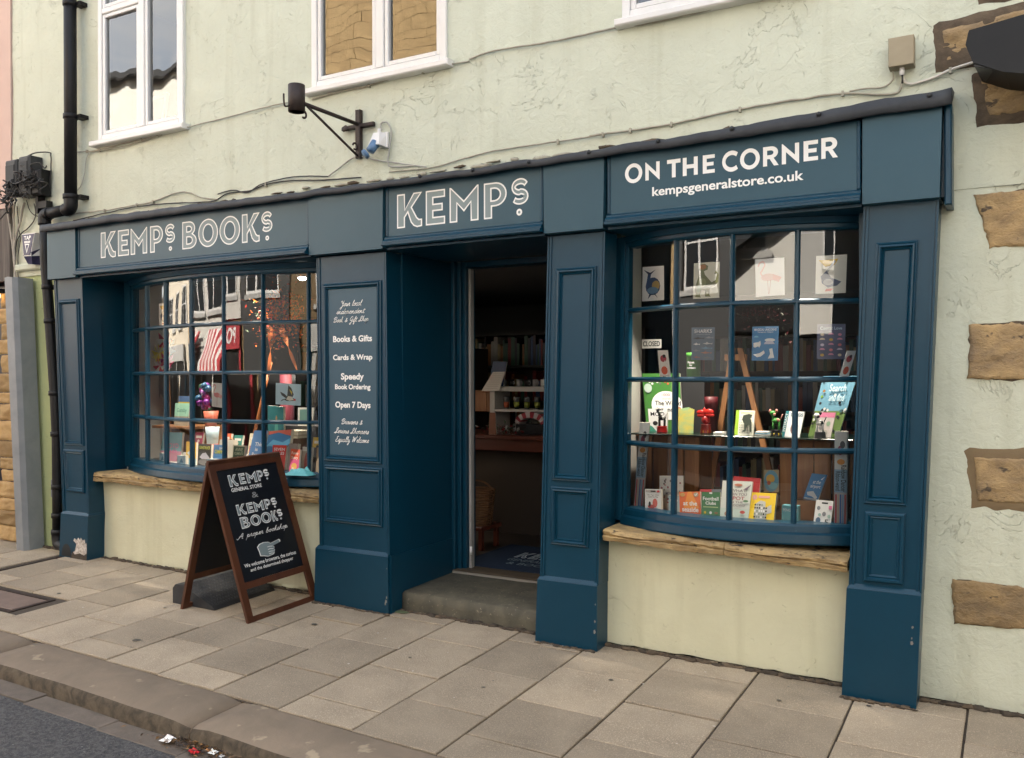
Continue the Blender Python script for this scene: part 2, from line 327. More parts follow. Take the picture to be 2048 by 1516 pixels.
GL = {
 'K': [[(0, 0), (.32, 0), (.32, .30), (.43, .42), (.55, .14), (.66, .03), (.80, -.02), (1, 0), (1, .22), (.88, .22), (.80, .28), (.60, .58), (1, 1), (.66, 1), (.32, .54), (.32, 1), (0, 1)]],
 'E': [[(0, 0), (1, 0), (1, .23), (.40, .23), (.40, .39), (.88, .39), (.88, .61), (.40, .61), (.40, .77), (1, .77), (1, 1), (0, 1)]],
 'M': [[(0, 0), (.27, 0), (.27, .52), (.5, .28), (.73, .52), (.73, 0), (1, 0), (1, 1), (.95, 1), (.5, .60), (.05, 1), (0, 1)]],
 'P': [[(0, 0), (.36, 0), (.36, .33)] + arc(.50, .665, .50, .335, -85, 85, 12) + [(0, 1)], [(.34, .82)] + arc(.46, .665, .24, .155, 88, -88, 8) + [(.34, .51)]],
 'S': Ssh(),
 'B': [[(0, 0)] + arc(.50, .285, .50, .285, -90, 62, 10) + arc(.48, .74, .42, .26, -50, 90, 10) + [(0, 1)], [(.34, .80)] + arc(.46, .72, .16, .08, 88, -88, 6) + [(.34, .64)], [(.34, .42)] + arc(.48, .31, .20, .11, 88, -88, 6) + [(.34, .20)]],
 'O': [arc(.5, .5, .5, .5, 0, 350, 28), arc(.5, .5, .235, .285, 0, 345, 22)],
 'o': [arc(.5, .5, .5, .5, 0, 350, 26), arc(.5, .5, .30, .31, 0, 345, 22)],
 'N': [[(0, 0), (.24, 0), (.24, .60), (.97, -.03), (1, 0), (1, 1), (.76, 1), (.76, .42), (.03, 1.03), (0, 1)]],
 'T': [[(.36, 0), (.64, 0), (.64, .78), (1, .78), (1, 1), (0, 1), (0, .78), (.36, .78)]],
 'H': [[(0, 0), (.26, 0), (.26, .39), (.74, .39), (.74, 0), (1, 0), (1, 1), (.74, 1), (.74, .61), (.26, .61), (.26, 1), (0, 1)]],
 'e': [[(0, 0), (1, 0), (1, .2), (.33, .2), (.33, .40), (.90, .40), (.90, .60), (.33, .60), (.33, .80), (1, .80), (1, 1), (0, 1)]],
 'R': [[(0, 0), (.26, 0), (.26, .36), (.42, .36), (.70, 0), (1, 0), (.68, .40)] + arc(.52, .69, .44, .31, -50, 90, 10) + [(0, 1)], [(.26, .80)] + arc(.48, .68, .19, .12, 88, -88, 8) + [(.26, .56)]],
 'C': [thick(arc(.62, .5, .50, .40, 48, 312, 22), .21)],
}
def slab(name, q, th, m, parent=None, mside=None):
    P = [Vector(p) for p in q]; n = (P[1] - P[0]).cross(P[3] - P[0]).normalized()
    mb = MB(); bk = [p - n * th for p in P]; mside = mside or m
    mb.add(P, [(0, 1, 2, 3)], m); b = P + bk
    mb.add(b, [(4, 7, 6, 5), (0, 4, 5, 1), (1, 5, 6, 2), (2, 6, 7, 3), (3, 7, 4, 0)], mside)
    o = mb.build(name, parent)
    def F(u, v, off=.0006):
        return P[0] * ((1 - u) * (1 - v)) + P[1] * (u * (1 - v)) + P[2] * (u * v) + P[3] * ((1 - u) * v) + n * off
    F.P = P; F.n = n
    return o, F
class PR:
    """flat print laid on a slab: every shape a hair proud of the one before"""
    def __init__(s, F, base=.0006, step=.0003): s.F = F; s.o = base; s.st = step; s.mb = MB()
    def faces(s, vs, fs, m):
        s.mb.add([s.F(u, v, s.o) for u, v in vs], fs, m); s.o += s.st; return s
    def rect(s, a, b, c, d, col): return s.faces([(a, b), (c, b), (c, d), (a, d)], [(0, 1, 2, 3)], col if not isinstance(col, tuple) else flat(col))
    def ell(s, cx, cy, rx, ry, col, n=14, a0=0, a1=360):
        pts = [(cx + rx * math.cos(R(a0 + (a1 - a0) * i / n)), cy + ry * math.sin(R(a0 + (a1 - a0) * i / n))) for i in range(n + (a1 - a0 < 360))]
        return s.faces(pts, [tuple(range(len(pts)))], flat(col) if isinstance(col, tuple) else col)
    def poly(s, pts, col):
        vs, fs = curve_mesh([pts]); return s.faces(vs, fs, flat(col) if isinstance(col, tuple) else col)
    def line(s, pts, w, col):
        for i in range(len(pts) - 1):
            lp = thick(pts[i:i + 2], w); s.faces(lp, [(0, 1, 2, 3)], flat(col) if isinstance(col, tuple) else col); s.o -= s.st * .5
        return s
    def text(s, t, a, b, c, d, col, bold=.01, shear=0, rot=0):
        vs, fs, asp = text_mesh(t, bold, shear)
        if rot == 90: vs = [(1 - y, x) for x, y in vs]
        if rot == -90: vs = [(y, 1 - x) for x, y in vs]
        return s.faces([(a + (c - a) * x, b + (d - b) * y) for x, y in vs], fs, flat(col) if isinstance(col, tuple) else col)
    def loops(s, loops, col):
        vs, fs = curve_mesh(loops); return s.faces(vs, fs, col)
    def done(s, parent, name="print"): return s.mb.build(name, parent, fix=False)
# ==================================================================== ground
SX, SY = -.01293, .03143
def gz(x, y): return SX * x + SY * y
def kin(x): return -1.449 - .028 * (x + 5.587)     # inner line of the kerb
DROP = .098
def sheet(name, x0, x1, ys, zf, m, parent=None, nx=40):
    mb = MB(); vs = []; fs = []; ny = len(ys)
    for i in range(nx + 1):
        x = x0 + (x1 - x0) * i / nx
        for y in ys:
            yy = y(x) if callable(y) else y; vs.append((x, yy, zf(x, yy)))
    for i in range(nx):
        for j in range(ny - 1): fs.append((i * ny + j, (i + 1) * ny + j, (i + 1) * ny + j + 1, i * ny + j + 1))
    mb.add(vs, fs, m); return mb.build(name, parent)
o = sheet("ground", -250, 250, [-250, -10, 40, 250], lambda x, y: -1.2 if abs(x) > 100 else SX * x * 0 - .9, mat("earth", (.12, .10, .08), .9)); tag(o, kind='structure')
o = sheet("road", -70, 30, [-7.6, -6, -4, -3, -2.4, lambda x: kin(x) - .46], lambda x, y: SX * x - .150 + .006 * (1 - abs(y + 4.7) / 2.9), M_asph, nx=60); tag(o, kind='structure')
pave = sheet("pavement", -70, 30, [lambda x: kin(x), -.5, .2, .6], lambda x, y: gz(x, y) - .011, M_joint, nx=60); tag(pave, kind='structure')
def flagstone(x0, x1, y0, y1, parent=pave, name='flagstone', m=M_flag, zf=gz, g=.0055, th=.05, jit=.0022, b=.004):
    x0 += g; x1 -= g; y0 += g; y1 -= g
    mb = MB(); c = [(x0, y0), (x1, y0), (x1, y1), (x0, y1)]; ci = [(x0 + b, y0 + b), (x1 - b, y0 + b), (x1 - b, y1 - b), (x0 + b, y1 - b)]
    if m is M_flag:
        q = [(x + random.uniform(-.0018, .0018), y + random.uniform(-.0018, .0018)) for x, y in c]; c = q
    tx, ty, tz = random.uniform(-jit, jit), random.uniform(-jit, jit), random.uniform(-.0015, .0015)
    def h(x, y): return zf(x, y) + tx * (x - x0) / (x1 - x0) + ty * (y - y0) / (y1 - y0) + tz
    vs = [(x, y, h(x, y)) for x, y in ci] + [(x, y, h(x, y) - b * .8) for x, y in c] + [(x, y, h(x, y) - th) for x, y in c]
    fs = [(0, 1, 2, 3)] + [(i, i + 4, (i + 1) % 4 + 4, (i + 1) % 4) for i in range(4)] + [(i + 4, i + 8, (i + 1) % 4 + 8, (i + 1) % 4 + 4) for i in range(4)]
    mb.add(vs, fs, m); return mb.build(name, parent, fix=False)
rows = [(-6.70, -6.26, [-.80, -.353]), (-6.26, -5.81, [-1.02, -.555, -.115]), (-5.81, -5.395, [-1.237, -.776, -.306]), (-5.395, -4.955, [-1.012, -.535, -.05]),
        (-4.955, -4.51, [-1.267, -.80, -.32]), (-4.51, -4.062, [-1.02, -.553, -.06]), (-4.062, -3.613, [-1.268, -.778, -.29]), (-3.613, -3.15, [-1.043, -.537, -.04]),
        (-3.15, -2.672, [-1.30, -.808, -.296]), (-2.672, -2.19, [-1.10, -.576, -.08]), (-2.19, -1.70, [-1.305, -.844, -.342]), (-1.70, -1.208, [-1.08, -.61, -.095]),
        (-1.208, -.70, [-1.28, -.81, -.316]), (-.70, -.20, [-1.06, -.567, -.06])]
x = -.20; k = 0
while x < 2.6: rows.append((x, x + .49, [-1.3 + .24 * (k % 2), -.81 + .24 * (k % 2), -.32 + .24 * (k % 2)])); x += .49; k += 1
rows.append((-7.08, -6.70, [-1.1, -.62, -.1]))
x = -7.20; k = 0
while x > -10: rows.append((x - .47, x, [-1.25 + .23 * (k % 2), -.77 + .23 * (k % 2), -.29 + .23 * (k % 2), .16])); x -= .47; k += 1
cover = (-6.68, -5.93, -1.185, -.85)
for x0, x1, js in rows:
    ys = [kin((x0 + x1) / 2) + .004] + [j for j in js if j > kin(x0) + .04] + [.17 if x0 > -8 else .6]
    for i in range(len(ys) - 1):
        if x0 > -6.75 and x0 < -6.0 and ys[i] < -.9 and ys[i + 1] > -1.4 and x1 < -5.8:
            if ys[i + 1] > cover[3]: flagstone(x0, x1, cover[3] + .03, ys[i + 1])
            if ys[i] < cover[2] - .08: flagstone(x0, x1, ys[i], cover[2] - .02)
            continue
        flagstone(x0, x1, ys[i], ys[i + 1])
M_cov = mat("worn_reddish_cover", (.20, .145, .12), .7, (.15, .11, .09), 12, bump=.002, bscale=90)
mb = MB(); cx0, cx1, cy0, cy1 = cover
for a, b_, c, d in ((cx0, cx1, cy0, cy0 + .03), (cx0, cx1, cy1 - .03, cy1), (cx0, cx0 + .03, cy0 + .03, cy1 - .03), (cx1 - .03, cx1, cy0 + .03, cy1 - .03)):
    z = [gz(p, q) for p, q in ((a, c), (b_, c), (b_, d), (a, d))]
    mb.hexa([(a, c, z[0] - .04), (b_, c, z[1] - .04), (b_, d, z[2] - .04), (a, d, z[3] - .04), (a, c, z[0] - .004), (b_, c, z[1] - .004), (b_, d, z[2] - .004), (a, d, z[3] - .004)], M_iron)
uc = empty("utility_cover", (-6.3, -1.0, .05), "reddish rectangular access cover set in the pavement left of the folding board", "manhole cover")
mb.build("cover_frame", uc)
flagstone(cx0 + .035, cx1 - .035, cy0 + .035, cy1 - .035, uc, 'cover_plate', M_cov, lambda x, y: gz(x, y) - .003)
dc = empty("drain_channel", (-7.09, -.3, .08), "narrow slotted drain channel crossing the pavement from the downpipe", "drain")
mb = MB()
for a, b_ in ((-7.125, -7.108), (-7.068, -7.052)):
    mb.hexa([(a, -1.47, gz(a, -1.47) - .03), (b_, -1.47, gz(b_, -1.47) - .03), (b_, .03, gz(b_, .03) - .03), (a, .03, gz(a, .03) - .03), (a, -1.47, gz(a, -1.47) - .001), (b_, -1.47, gz(b_, -1.47) - .001), (b_, .03, gz(b_, .03) - .001), (a, .03, gz(a, .03) - .001)], M_iron)
mb.build("channel_edge", dc)
# kerb stones, gutter slabs
kerb = sheet("kerb", -70, 30, [lambda x: kin(x) - .31, lambda x: kin(x)], lambda x, y: gz(x, y) - .05, M_joint); tag(kerb, kind='structure')
kj = [-20, -18, -15.9, -14, -12.1, -10.3, -8.6, -7.0, -5.195, -3.385, -1.62, .15, 1.9, 3.7, 5.5]
def kstone(a, b_):
    mb = MB(); n = 16; vs = []; fs = []; wy = random.uniform(-.006, .006)
    prof = [(0.002, -.05), (0, -.004), (-.012, 0), (-.16, .002), (-.285, -.001), (-.318, -.012), (-.333, -.035), (-.336, -.13), (-.336, -.22)]
    for i in range(n + 1):
        x = a + .005 + (b_ - a - .010) * i / n; e = .022 if i in (0, n) else 0
        for j, (dy, dz) in enumerate(prof):
            r = fbm(x * 3, dy * 9, 3.1) * .006; y = kin(x) + dy + wy * (j > 4)
            vs.append((x, y + (r if j > 3 else 0), gz(x, kin(x) + dy) + dz + (r * .6 if 1 < j < 7 else 0) - e * (0 < j < 7) * .6))
    m = len(prof)
    for i in range(n):
        for j in range(m - 1): fs.append((i * m + j, (i + 1) * m + j, (i + 1) * m + j + 1, i * m + j + 1))
    fs += [tuple(range(m)), tuple(range(n * m, n * m + m))[::-1]]
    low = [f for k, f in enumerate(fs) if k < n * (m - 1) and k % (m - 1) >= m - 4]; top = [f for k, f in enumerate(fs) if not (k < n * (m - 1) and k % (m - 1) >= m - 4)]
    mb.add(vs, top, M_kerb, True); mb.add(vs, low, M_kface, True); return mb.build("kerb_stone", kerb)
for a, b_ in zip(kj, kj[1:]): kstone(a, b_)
gut = sheet("gutter", -70, 30, [lambda x: kin(x) - .50, lambda x: kin(x) - .32], lambda x, y: SX * x + SY * kin(x) - DROP - .02, M_joint); tag(gut, kind='structure')
x = -12.0
while x < 3:
    l = random.uniform(.55, .72)
    flagstone(x, x + l, kin(x) - .475, kin(x) - .338, gut, 'gutter_slab', M_gut, lambda a, c: SX * a + SY * kin(a) - DROP + .004 * fbm(a * 4, c * 4, 1), g=.003, th=.04, jit=.003)
    x += l
# ==================================================================== the shop building
shop = empty("shop_building", (-3.8, .14, 0), "cream rendered corner building with a dark blue shopfront and two bowed windows", "building")
WY = .14
def wallgrid(name, x0, x1, z0, z1, holes, m, parent, step=.07, amp=.007, y=WY, seed=0, zb=None):
    xs = sorted(set([x0, x1] + [h[0] for h in holes if x0 < h[0] < x1] + [h[1] for h in holes if x0 < h[1] < x1]))
    zs = sorted(set([z0, z1] + [h[2] for h in holes if z0 < h[2] < z1] + [h[3] for h in holes if z0 < h[3] < z1]))
    def sub(a):
        o = []
        for p, q in zip(a, a[1:]):
            n = max(1, int((q - p) / step)); o += [p + (q - p) * i / n for i in range(n)]
        return o + [a[-1]]
    xs, zs = sub(xs), sub(zs); vs = []; fs = []; nz = len(zs)
    for x_ in xs:
        for z_ in zs:
            d = fbm(x_ * 1.1 + seed, z_ * 1.1, .3, 3) * amp * 1.6 + fbm(x_ * 5 + seed, z_ * 5, 2.3, 3) * amp * .5
            zz = z_ if (zb is None or z_ > z0 + 1e-6) else zb(x_)
            vs.append((x_, y - d, zz))
    for i in range(len(xs) - 1):
        for j in range(nz - 1):
            cx_, cz_ = (xs[i] + xs[i + 1]) / 2, (zs[j] + zs[j + 1]) / 2
            if any(h[0] < cx_ < h[1] and h[2] < cz_ < h[3] for h in holes): continue
            fs.append((i * nz + j, (i + 1) * nz + j, (i + 1) * nz + j + 1, i * nz + j + 1))
    mb = MB(); mb.add(vs, fs, m, True); return mb.build(name, parent, fix=False)
W1 = (-6.80, -5.745, 3.635, 4.95); W2 = (-4.40, -3.235, 3.69, 4.95); W3 = (-2.0, -.90, 3.705, 4.95)
EAVE = 6.2
wallgrid("render_wall", -8.07, 1.6, 2.80, EAVE, [W1, W2, W3], M_wall, shop)
wallgrid("render_wall", -8.07, -7.12, 2.55, 2.80, [], M_wall, shop, seed=0)
wallgrid("render_wall", -.55, 1.6, -.05, 2.80, [], M_wall, shop, seed=5, zb=lambda x: gz(x, .14) + .008)
wallgrid("pale_green_wall", -8.0, -7.06, .0, 2.62, [], M_wall2, shop, y=.155, amp=.004)
mb = MB(); mb.bbox(-7.985, -7.30, .10, .16, 2.60, 2.66, M_wall, .012); mb.build("wall_ledge", shop)
# body of the building (sides, back, roof) so that it shades the street
mb = MB()
mb.box(1.58, 1.6, .16, 7, -.3, EAVE, M_wall); mb.box(-8.07, 1.6, 6.98, 7, -.3, EAVE, M_wall); mb.box(-8.07, -8.05, .18, 6.98, 0, EAVE, M_wall)
mb.build("side_wall", shop)
M_slate = mat("slate_roof", (.06, .06, .065), .7, (.09, .09, .095), 8)
mb = MB(); mb.add([(-8.1, -.15, EAVE - .05), (1.7, -.15, EAVE - .05), (1.7, 3.6, 8.3), (-8.1, 3.6, 8.3), (1.7, 7.2, EAVE - .05), (-8.1, 7.2, EAVE - .05)], [(0, 1, 2, 3), (3, 2, 4, 5), (1, 4, 2), (0, 3, 5), (0, 5, 4, 1)], M_slate); mb.build("roof", shop)
# stall risers below the windows
def riser(x0, x1, ztop, seed):
    return wallgrid("stall_riser", x0, x1, .0, ztop, [], M_riser, shop, step=.05, amp=.006, y=.135, seed=seed, zb=lambda x: gz(x, .14) + .012 + .012 * fbm(x * 6, 0, seed))
riser(-6.86, -4.2, .78, 11); riser(-2.14, -.68, .68, 17)
# rough stone blocks
def rough_block(name, q, y0, m, parent, nu=16, nv=9, amp=.012, edge=.012, depth=.05, seed=0, lab=None, round_=.012, hf=0):
    vs = []; fs = []
    for i in range(nu + 1):
        for j in range(nv + 1):
            u, v = i / nu, j / nv
            x = (q[0][0] * (1 - u) * (1 - v) + q[1][0] * u * (1 - v) + q[2][0] * u * v + q[3][0] * (1 - u) * v)
            z = (q[0][1] * (1 - u) * (1 - v) + q[1][1] * u * (1 - v) + q[2][1] * u * v + q[3][1] * (1 - u) * v)
            ed = min(u, 1 - u, v, 1 - v); bord = ed < 1e-6
            jx, jz = fbm(x * 11, z * 11, seed) * edge + fbm(x * 40, z * 40, seed) * hf, fbm(x * 11, z * 11, seed + 7) * edge + fbm(x * 40, z * 40, seed + 2) * hf
            y = y0 - fbm(x * 7, z * 12, seed + 3) * amp - fbm(x * 24, z * 30, seed + 5) * amp * .35
            e2 = min(min(u, 1 - u) * abs(q[1][0] - q[0][0]), min(v, 1 - v) * abs(q[3][1] - q[0][1]))
            y += round_ * max(0, 1 - e2 / .025) ** 2
            if bord: y = y0 + depth
            vs.append((x + jx, y, z + jz))
    for i in range(nu):
        for j in range(nv): a = i * (nv + 1) + j; fs.append((a, a + nv + 1, a + nv + 2, a + 1))
    mb = MB(); mb.add(vs, fs, m, True); o = mb.build(name, parent)
    if lab: o['label'] = lab
    return o
def ragged(q, grow): 
    cx_ = sum(p[0] for p in q) / 4; cz_ = sum(p[1] for p in q) / 4
    return [(p[0] + (grow if p[0] > cx_ else -grow), p[1] + (grow if p[1] > cz_ else -grow)) for p in q]
quoins = [[(-.115, 2.222), (.62, 2.235), (.62, 2.52), (-.188, 2.512)], [(-.212, 1.596), (.45, 1.585), (.45, 1.885), (-.206, 1.880)],
          [(-.175, 1.005), (.60, .995), (.60, 1.235), (-.185, 1.235)], [(-.275, .395), (.52, .41), (.52, .618), (-.285, .630)],
          [(-.320, 3.160), (.50, 3.12), (.50, 3.405), (-.326, 3.325)], [(-.120, 2.868), (.45, 2.86), (.45, 3.065), (-.156, 3.055)],
          [(-.150, 3.44), (.70, 3.43), (.70, 3.80), (-.13, 3.80)], [(-.26, 3.93), (.6, 3.93), (.6, 4.3), (-.26, 4.3)]]
for i, q in enumerate(quoins):
    rough_block("mortar_patch", ragged(q, .011 if i not in (2, 4, 5, 6) else .06), WY - .006, M_mort if i != 2 else mat("brown_render_patch", (.21, .155, .085), .9, (.17, .12, .07), 8, bump=.002, bscale=40), shop, amp=.003, edge=.014, hf=.010, depth=.02, seed=i * 3.3 + 40, round_=.0)
    rough_block("quoin_stone", q, WY - .014, M_quoin, shop, nu=44, nv=20, amp=.009 if i not in (4, 5, 6) else .02, edge=.008, hf=.006, seed=i * 5.1)
# plaster scars along the top of the shopfront
mb = MB()
for i in range(46):
    x = -6.9 + i * .145 + random.uniform(-.03, .03)
    h = random.uniform(.006, .02)
    mb.ball((x, .118, 2.975 + random.uniform(-.012, .015)), .05, M_mort if random.random() < .4 else M_cable, sx=random.uniform(.6, 1.7), sy=.3, sz=random.uniform(.12, .35), n=7, h=4, jit=.3)
o = mb.build("loose_mortar", shop); tag(o, kind='stuff')
# ---------------- upper windows
def wbox(name, parent, x0, x1, y0, y1, z0, z1, m=M_upvc, b=.006):
    mb = MB(); mb.bbox(x0, x1, y0, y1, z0, z1, m, b); return mb.build(name, parent)
def ringframe(name, parent, x0, x1, z0, z1, w, y0, y1, m=M_upvc):
    mb = MB(); mb.bbox(x0, x0 + w, y0, y1, z0, z1, m, .005); mb.bbox(x1 - w, x1, y0, y1, z0, z1, m, .005)
    mb.bbox(x0 + w + .0005, x1 - w - .0005, y0, y1, z0, z0 + w, m, .005); mb.bbox(x0 + w + .0005, x1 - w - .0005, y0, y1, z1 - w, z1, m, .005); return mb.build(name, parent)
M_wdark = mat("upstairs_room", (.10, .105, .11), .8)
def upwin(Wn, mull, transom, sillx):
    x0, x1, z0, z1 = Wn
    w = empty("window", ((x0 + x1) / 2, .12, z0), None, None); par(w, shop)
    ringframe("window_frame", w, x0, x1, z0, z1, .05, .115, .19)
    wbox("mullion", w, mull - .035, mull + .035, .116, .19, z0 + .052, z1 - .052)
    cells = [(x0 + .05, mull - .036, z0 + .051, (transom or z1 - .05)), (mull + .036, x1 - .05, z0 + .051, z1 - .051)]
    if transom: cells.append((x0 + .05, mull - .036, transom + .05, z1 - .051)); wbox("transom", w, x0 + .051, mull - .036, .117, .19, transom + .001, transom + .049)
    for c in cells:
        g = .032; ringframe("sash", w, c[0] + .002, c[1] - .002, c[2] + .002, c[3] - .002, g, .125, .18)
        mb = MB(); n = 6; t = random.uniform(-.004, .004); a, b_, zz0, zz1 = c[0] + g, c[1] - g, c[2] + g, c[3] - g
        mb.add([(a, .150 + t, zz0), (b_, .150 - t, zz0), (b_, .150 - t, zz1), (a, .150 + t, zz1)], [(0, 1, 2, 3)], M_glassU); mb.build("pane", w, fix=False)
    wbox("window_sill", w, sillx[0], sillx[1], .065, .16, z0 - .045, z0 - .002, M_upvc, .008)
    # reveal and dim room behind
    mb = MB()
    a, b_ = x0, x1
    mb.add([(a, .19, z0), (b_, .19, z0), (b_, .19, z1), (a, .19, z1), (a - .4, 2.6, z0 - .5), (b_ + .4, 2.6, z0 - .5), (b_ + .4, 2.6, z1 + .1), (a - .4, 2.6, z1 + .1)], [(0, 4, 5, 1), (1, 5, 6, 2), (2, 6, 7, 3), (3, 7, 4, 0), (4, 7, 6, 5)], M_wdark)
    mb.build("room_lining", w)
    return w
w1 = upwin(W1, -6.245, 4.71, (-6.86, -5.70)); w2 = upwin(W2, -3.785, None, (-4.44, -3.19)); w3 = upwin(W3, -1.45, None, (-2.03, -.87))
# things standing inside the upstairs windows
pf = empty("picture_frame", (-6.5, .35, 3.7), "white framed picture standing inside the upper left window", "picture frame")
o, F = slab("frame", [(-6.62, .34, 3.70), (-6.27, .34, 3.70), (-6.27, .40, 4.05), (-6.62, .40, 4.03)], .02, M_white, pf)
PR(F).rect(.1, .08, .9, .9, (.14, .15, .22)).done(pf, "picture")
pf = empty("picture_frame", (-5.86, .3, 3.72), "white framed picture with tan mount at the right of the upper left window", "picture frame")
o, F = slab("frame", [(-5.90, .30, 3.72), (-5.76, .30, 3.72), (-5.76, .33, 4.0), (-5.91, .33, 3.98)], .02, M_white, pf)
PR(F).rect(.18, .08, .95, .9, (.25, .17, .08)).done(pf, "picture")
# ---------------- shopfront joinery
BX = [(-7.248, -6.850, -7.242, -6.845), (-4.274, -3.612, -4.270, -3.618), (-2.434, -2.030, -2.430, -2.038), (-.658, -.292, -.660, -.304)]   # console blocks: top x0,x1, bottom x0,x1
for i, (a, b_, c, d) in enumerate(BX):
    mb = MB(); z0, z1 = 2.462, 2.90; e = .006
    mb.hexa([(c + e, -.062, z0 + e), (d - e, -.062, z0 + e), (d, .13, z0), (c, .13, z0), (a + e, -.062, z1), (b_ - e, -.062, z1), (b_, .13, z1), (a, .13, z1)], M_blue_lit)
    if i == 3: mb.bbox(b_ + .002, b_ + .034, -.045, .13, z0 - .03, z1, M_blue, .006)
    mb.build("console_block", shop)
def mould(x0, x1, z0=2.478):
    mb = MB(); p = [(.10, z0), (-.088, z0), (-.094, z0 + .006), (-.094, z0 + .018), (-.078, z0 + .024), (-.078, z0 + .034), (-.070, z0 + .040), (-.058, z0 + .050), (-.058, z0 + .058), (-.046, z0 + .066), (.10, z0 + .066)]
    mb.xprof(x0, x1, p, M_blue); return mb.build("fascia_moulding", shop)
signs = []
for (a, b_) in ((-6.845, -4.276), (-3.610, -2.436), (-2.026, -.662)):
    o, F = slab("signboard", [(a + .002, -.040, 2.546), (b_ - .002, -.040, 2.546), (b_ - .002, -.040, 2.892), (a + .002, -.040, 2.892)], .05, M_blue_lit, shop); signs.append((o, F, a + .002, b_ - .002))
    mb = MB(); mb.bbox(a + .001, a + .02, -.047, -.02, 2.547, 2.89, M_blue, .004); mb.bbox(b_ - .02, b_ - .001, -.047, -.02, 2.547, 2.89, M_blue, .004); mb.build("sign_bead", shop)
    mould(a, b_)
    mb = MB(); mb.box(a, b_, -.03, .70, 2.462, 2.476, M_blue); mb.build("soffit_board", shop)
mb = MB(); mb.box(-7.25, -.26, .011, .125, 2.48, 2.93, M_blue); mb.build("fascia_box", shop)
# lead flashing
mb = MB(); vs = []; fs = []; n = 170; pr = 7
for i in range(n + 1):
    x = -7.285 + (7.285 - .255) * i / n
    zb = 2.872 - .013 * math.exp(-((x + 3.6) / 1.8) ** 2) + .020 * max(0, (x + 1.2)) / .9
    zt = 2.938 - .034 * math.exp(-((x + 3.4) / 1.9) ** 2) + .036 * max(0, (x + 1.4)) / 1.1
    w = fbm(x * 4, 0, 5) * .010; w2 = fbm(x * 9, 3, 5) * .005
    for (y, z) in ((-.062, zb + .012), (-.096 + w2, zb + w * .8), (-.104 + w2, zb + .006 + w * .8), (-.106 + w2, (zb + zt) / 2), (-.100 + w2, zt - .006 + w), (-.088, zt + w), (.128, zt + .035 + w)): vs.append((x, y, z))
for i in range(n):
    for j in range(pr - 1): fs.append((i * pr + j, (i + 1) * pr + j, (i + 1) * pr + j + 1, i * pr + j + 1))
fs += [tuple(range(pr)), tuple(range(n * pr, n * pr + pr))[::-1]]
mb.add(vs, fs, M_lead, True); lead = mb.build("lead_flashing", shop)
for x, z in ((-3.289, 2.892), (-2.893, 2.886), (-2.502, 2.888), (-2.111, 2.896), (-1.697, 2.905), (-1.289, 2.915), (-.851, 2.925), (-.349, 2.940)):
    mb = MB(); mb.lathe((x, -.104, z + .005), [(.013, 0), (.013, -.006), (.008, -.012), (.001, -.014)], M_lead, 8, 'y'); mb.build("rivet", lead)
# pilasters
def ring(mb, F, a, b_, c, d, prof, m):
    """moulding ring round a panel: a..b u-range (m), c..d z-range; prof = [(inset, proud)]"""
    L = []
    for ins, pr_ in prof: L.append([F(a[0] + ins, c + ins, pr_), F(b_[0] - ins, c + ins, pr_), F(b_[1] - ins, d - ins, pr_), F(a[1] + ins, d - ins, pr_)])
    vs = [p for l in L for p in l]; fs = []
    for k in range(len(L) - 1):
        for i in range(4): j = (i + 1) % 4; fs.append((k * 4 + i, k * 4 + j, k * 4 + 4 + j, k * 4 + 4 + i))
    fs.append(tuple(range(len(L) * 4 - 4, len(L) * 4)))
    mb.add(vs, fs, m)
PRF = [(0, .0), (0, .010), (.006, .015), (.013, .012), (.015, .020), (.022, .022), (.028, .014), (.031, .006), (.036, .010), (.041, .001)]
PRF2 = [(0, .0), (0, .012), (.008, .020), (.018, .020), (.024, .010), (.030, .012), (.038, .003)]
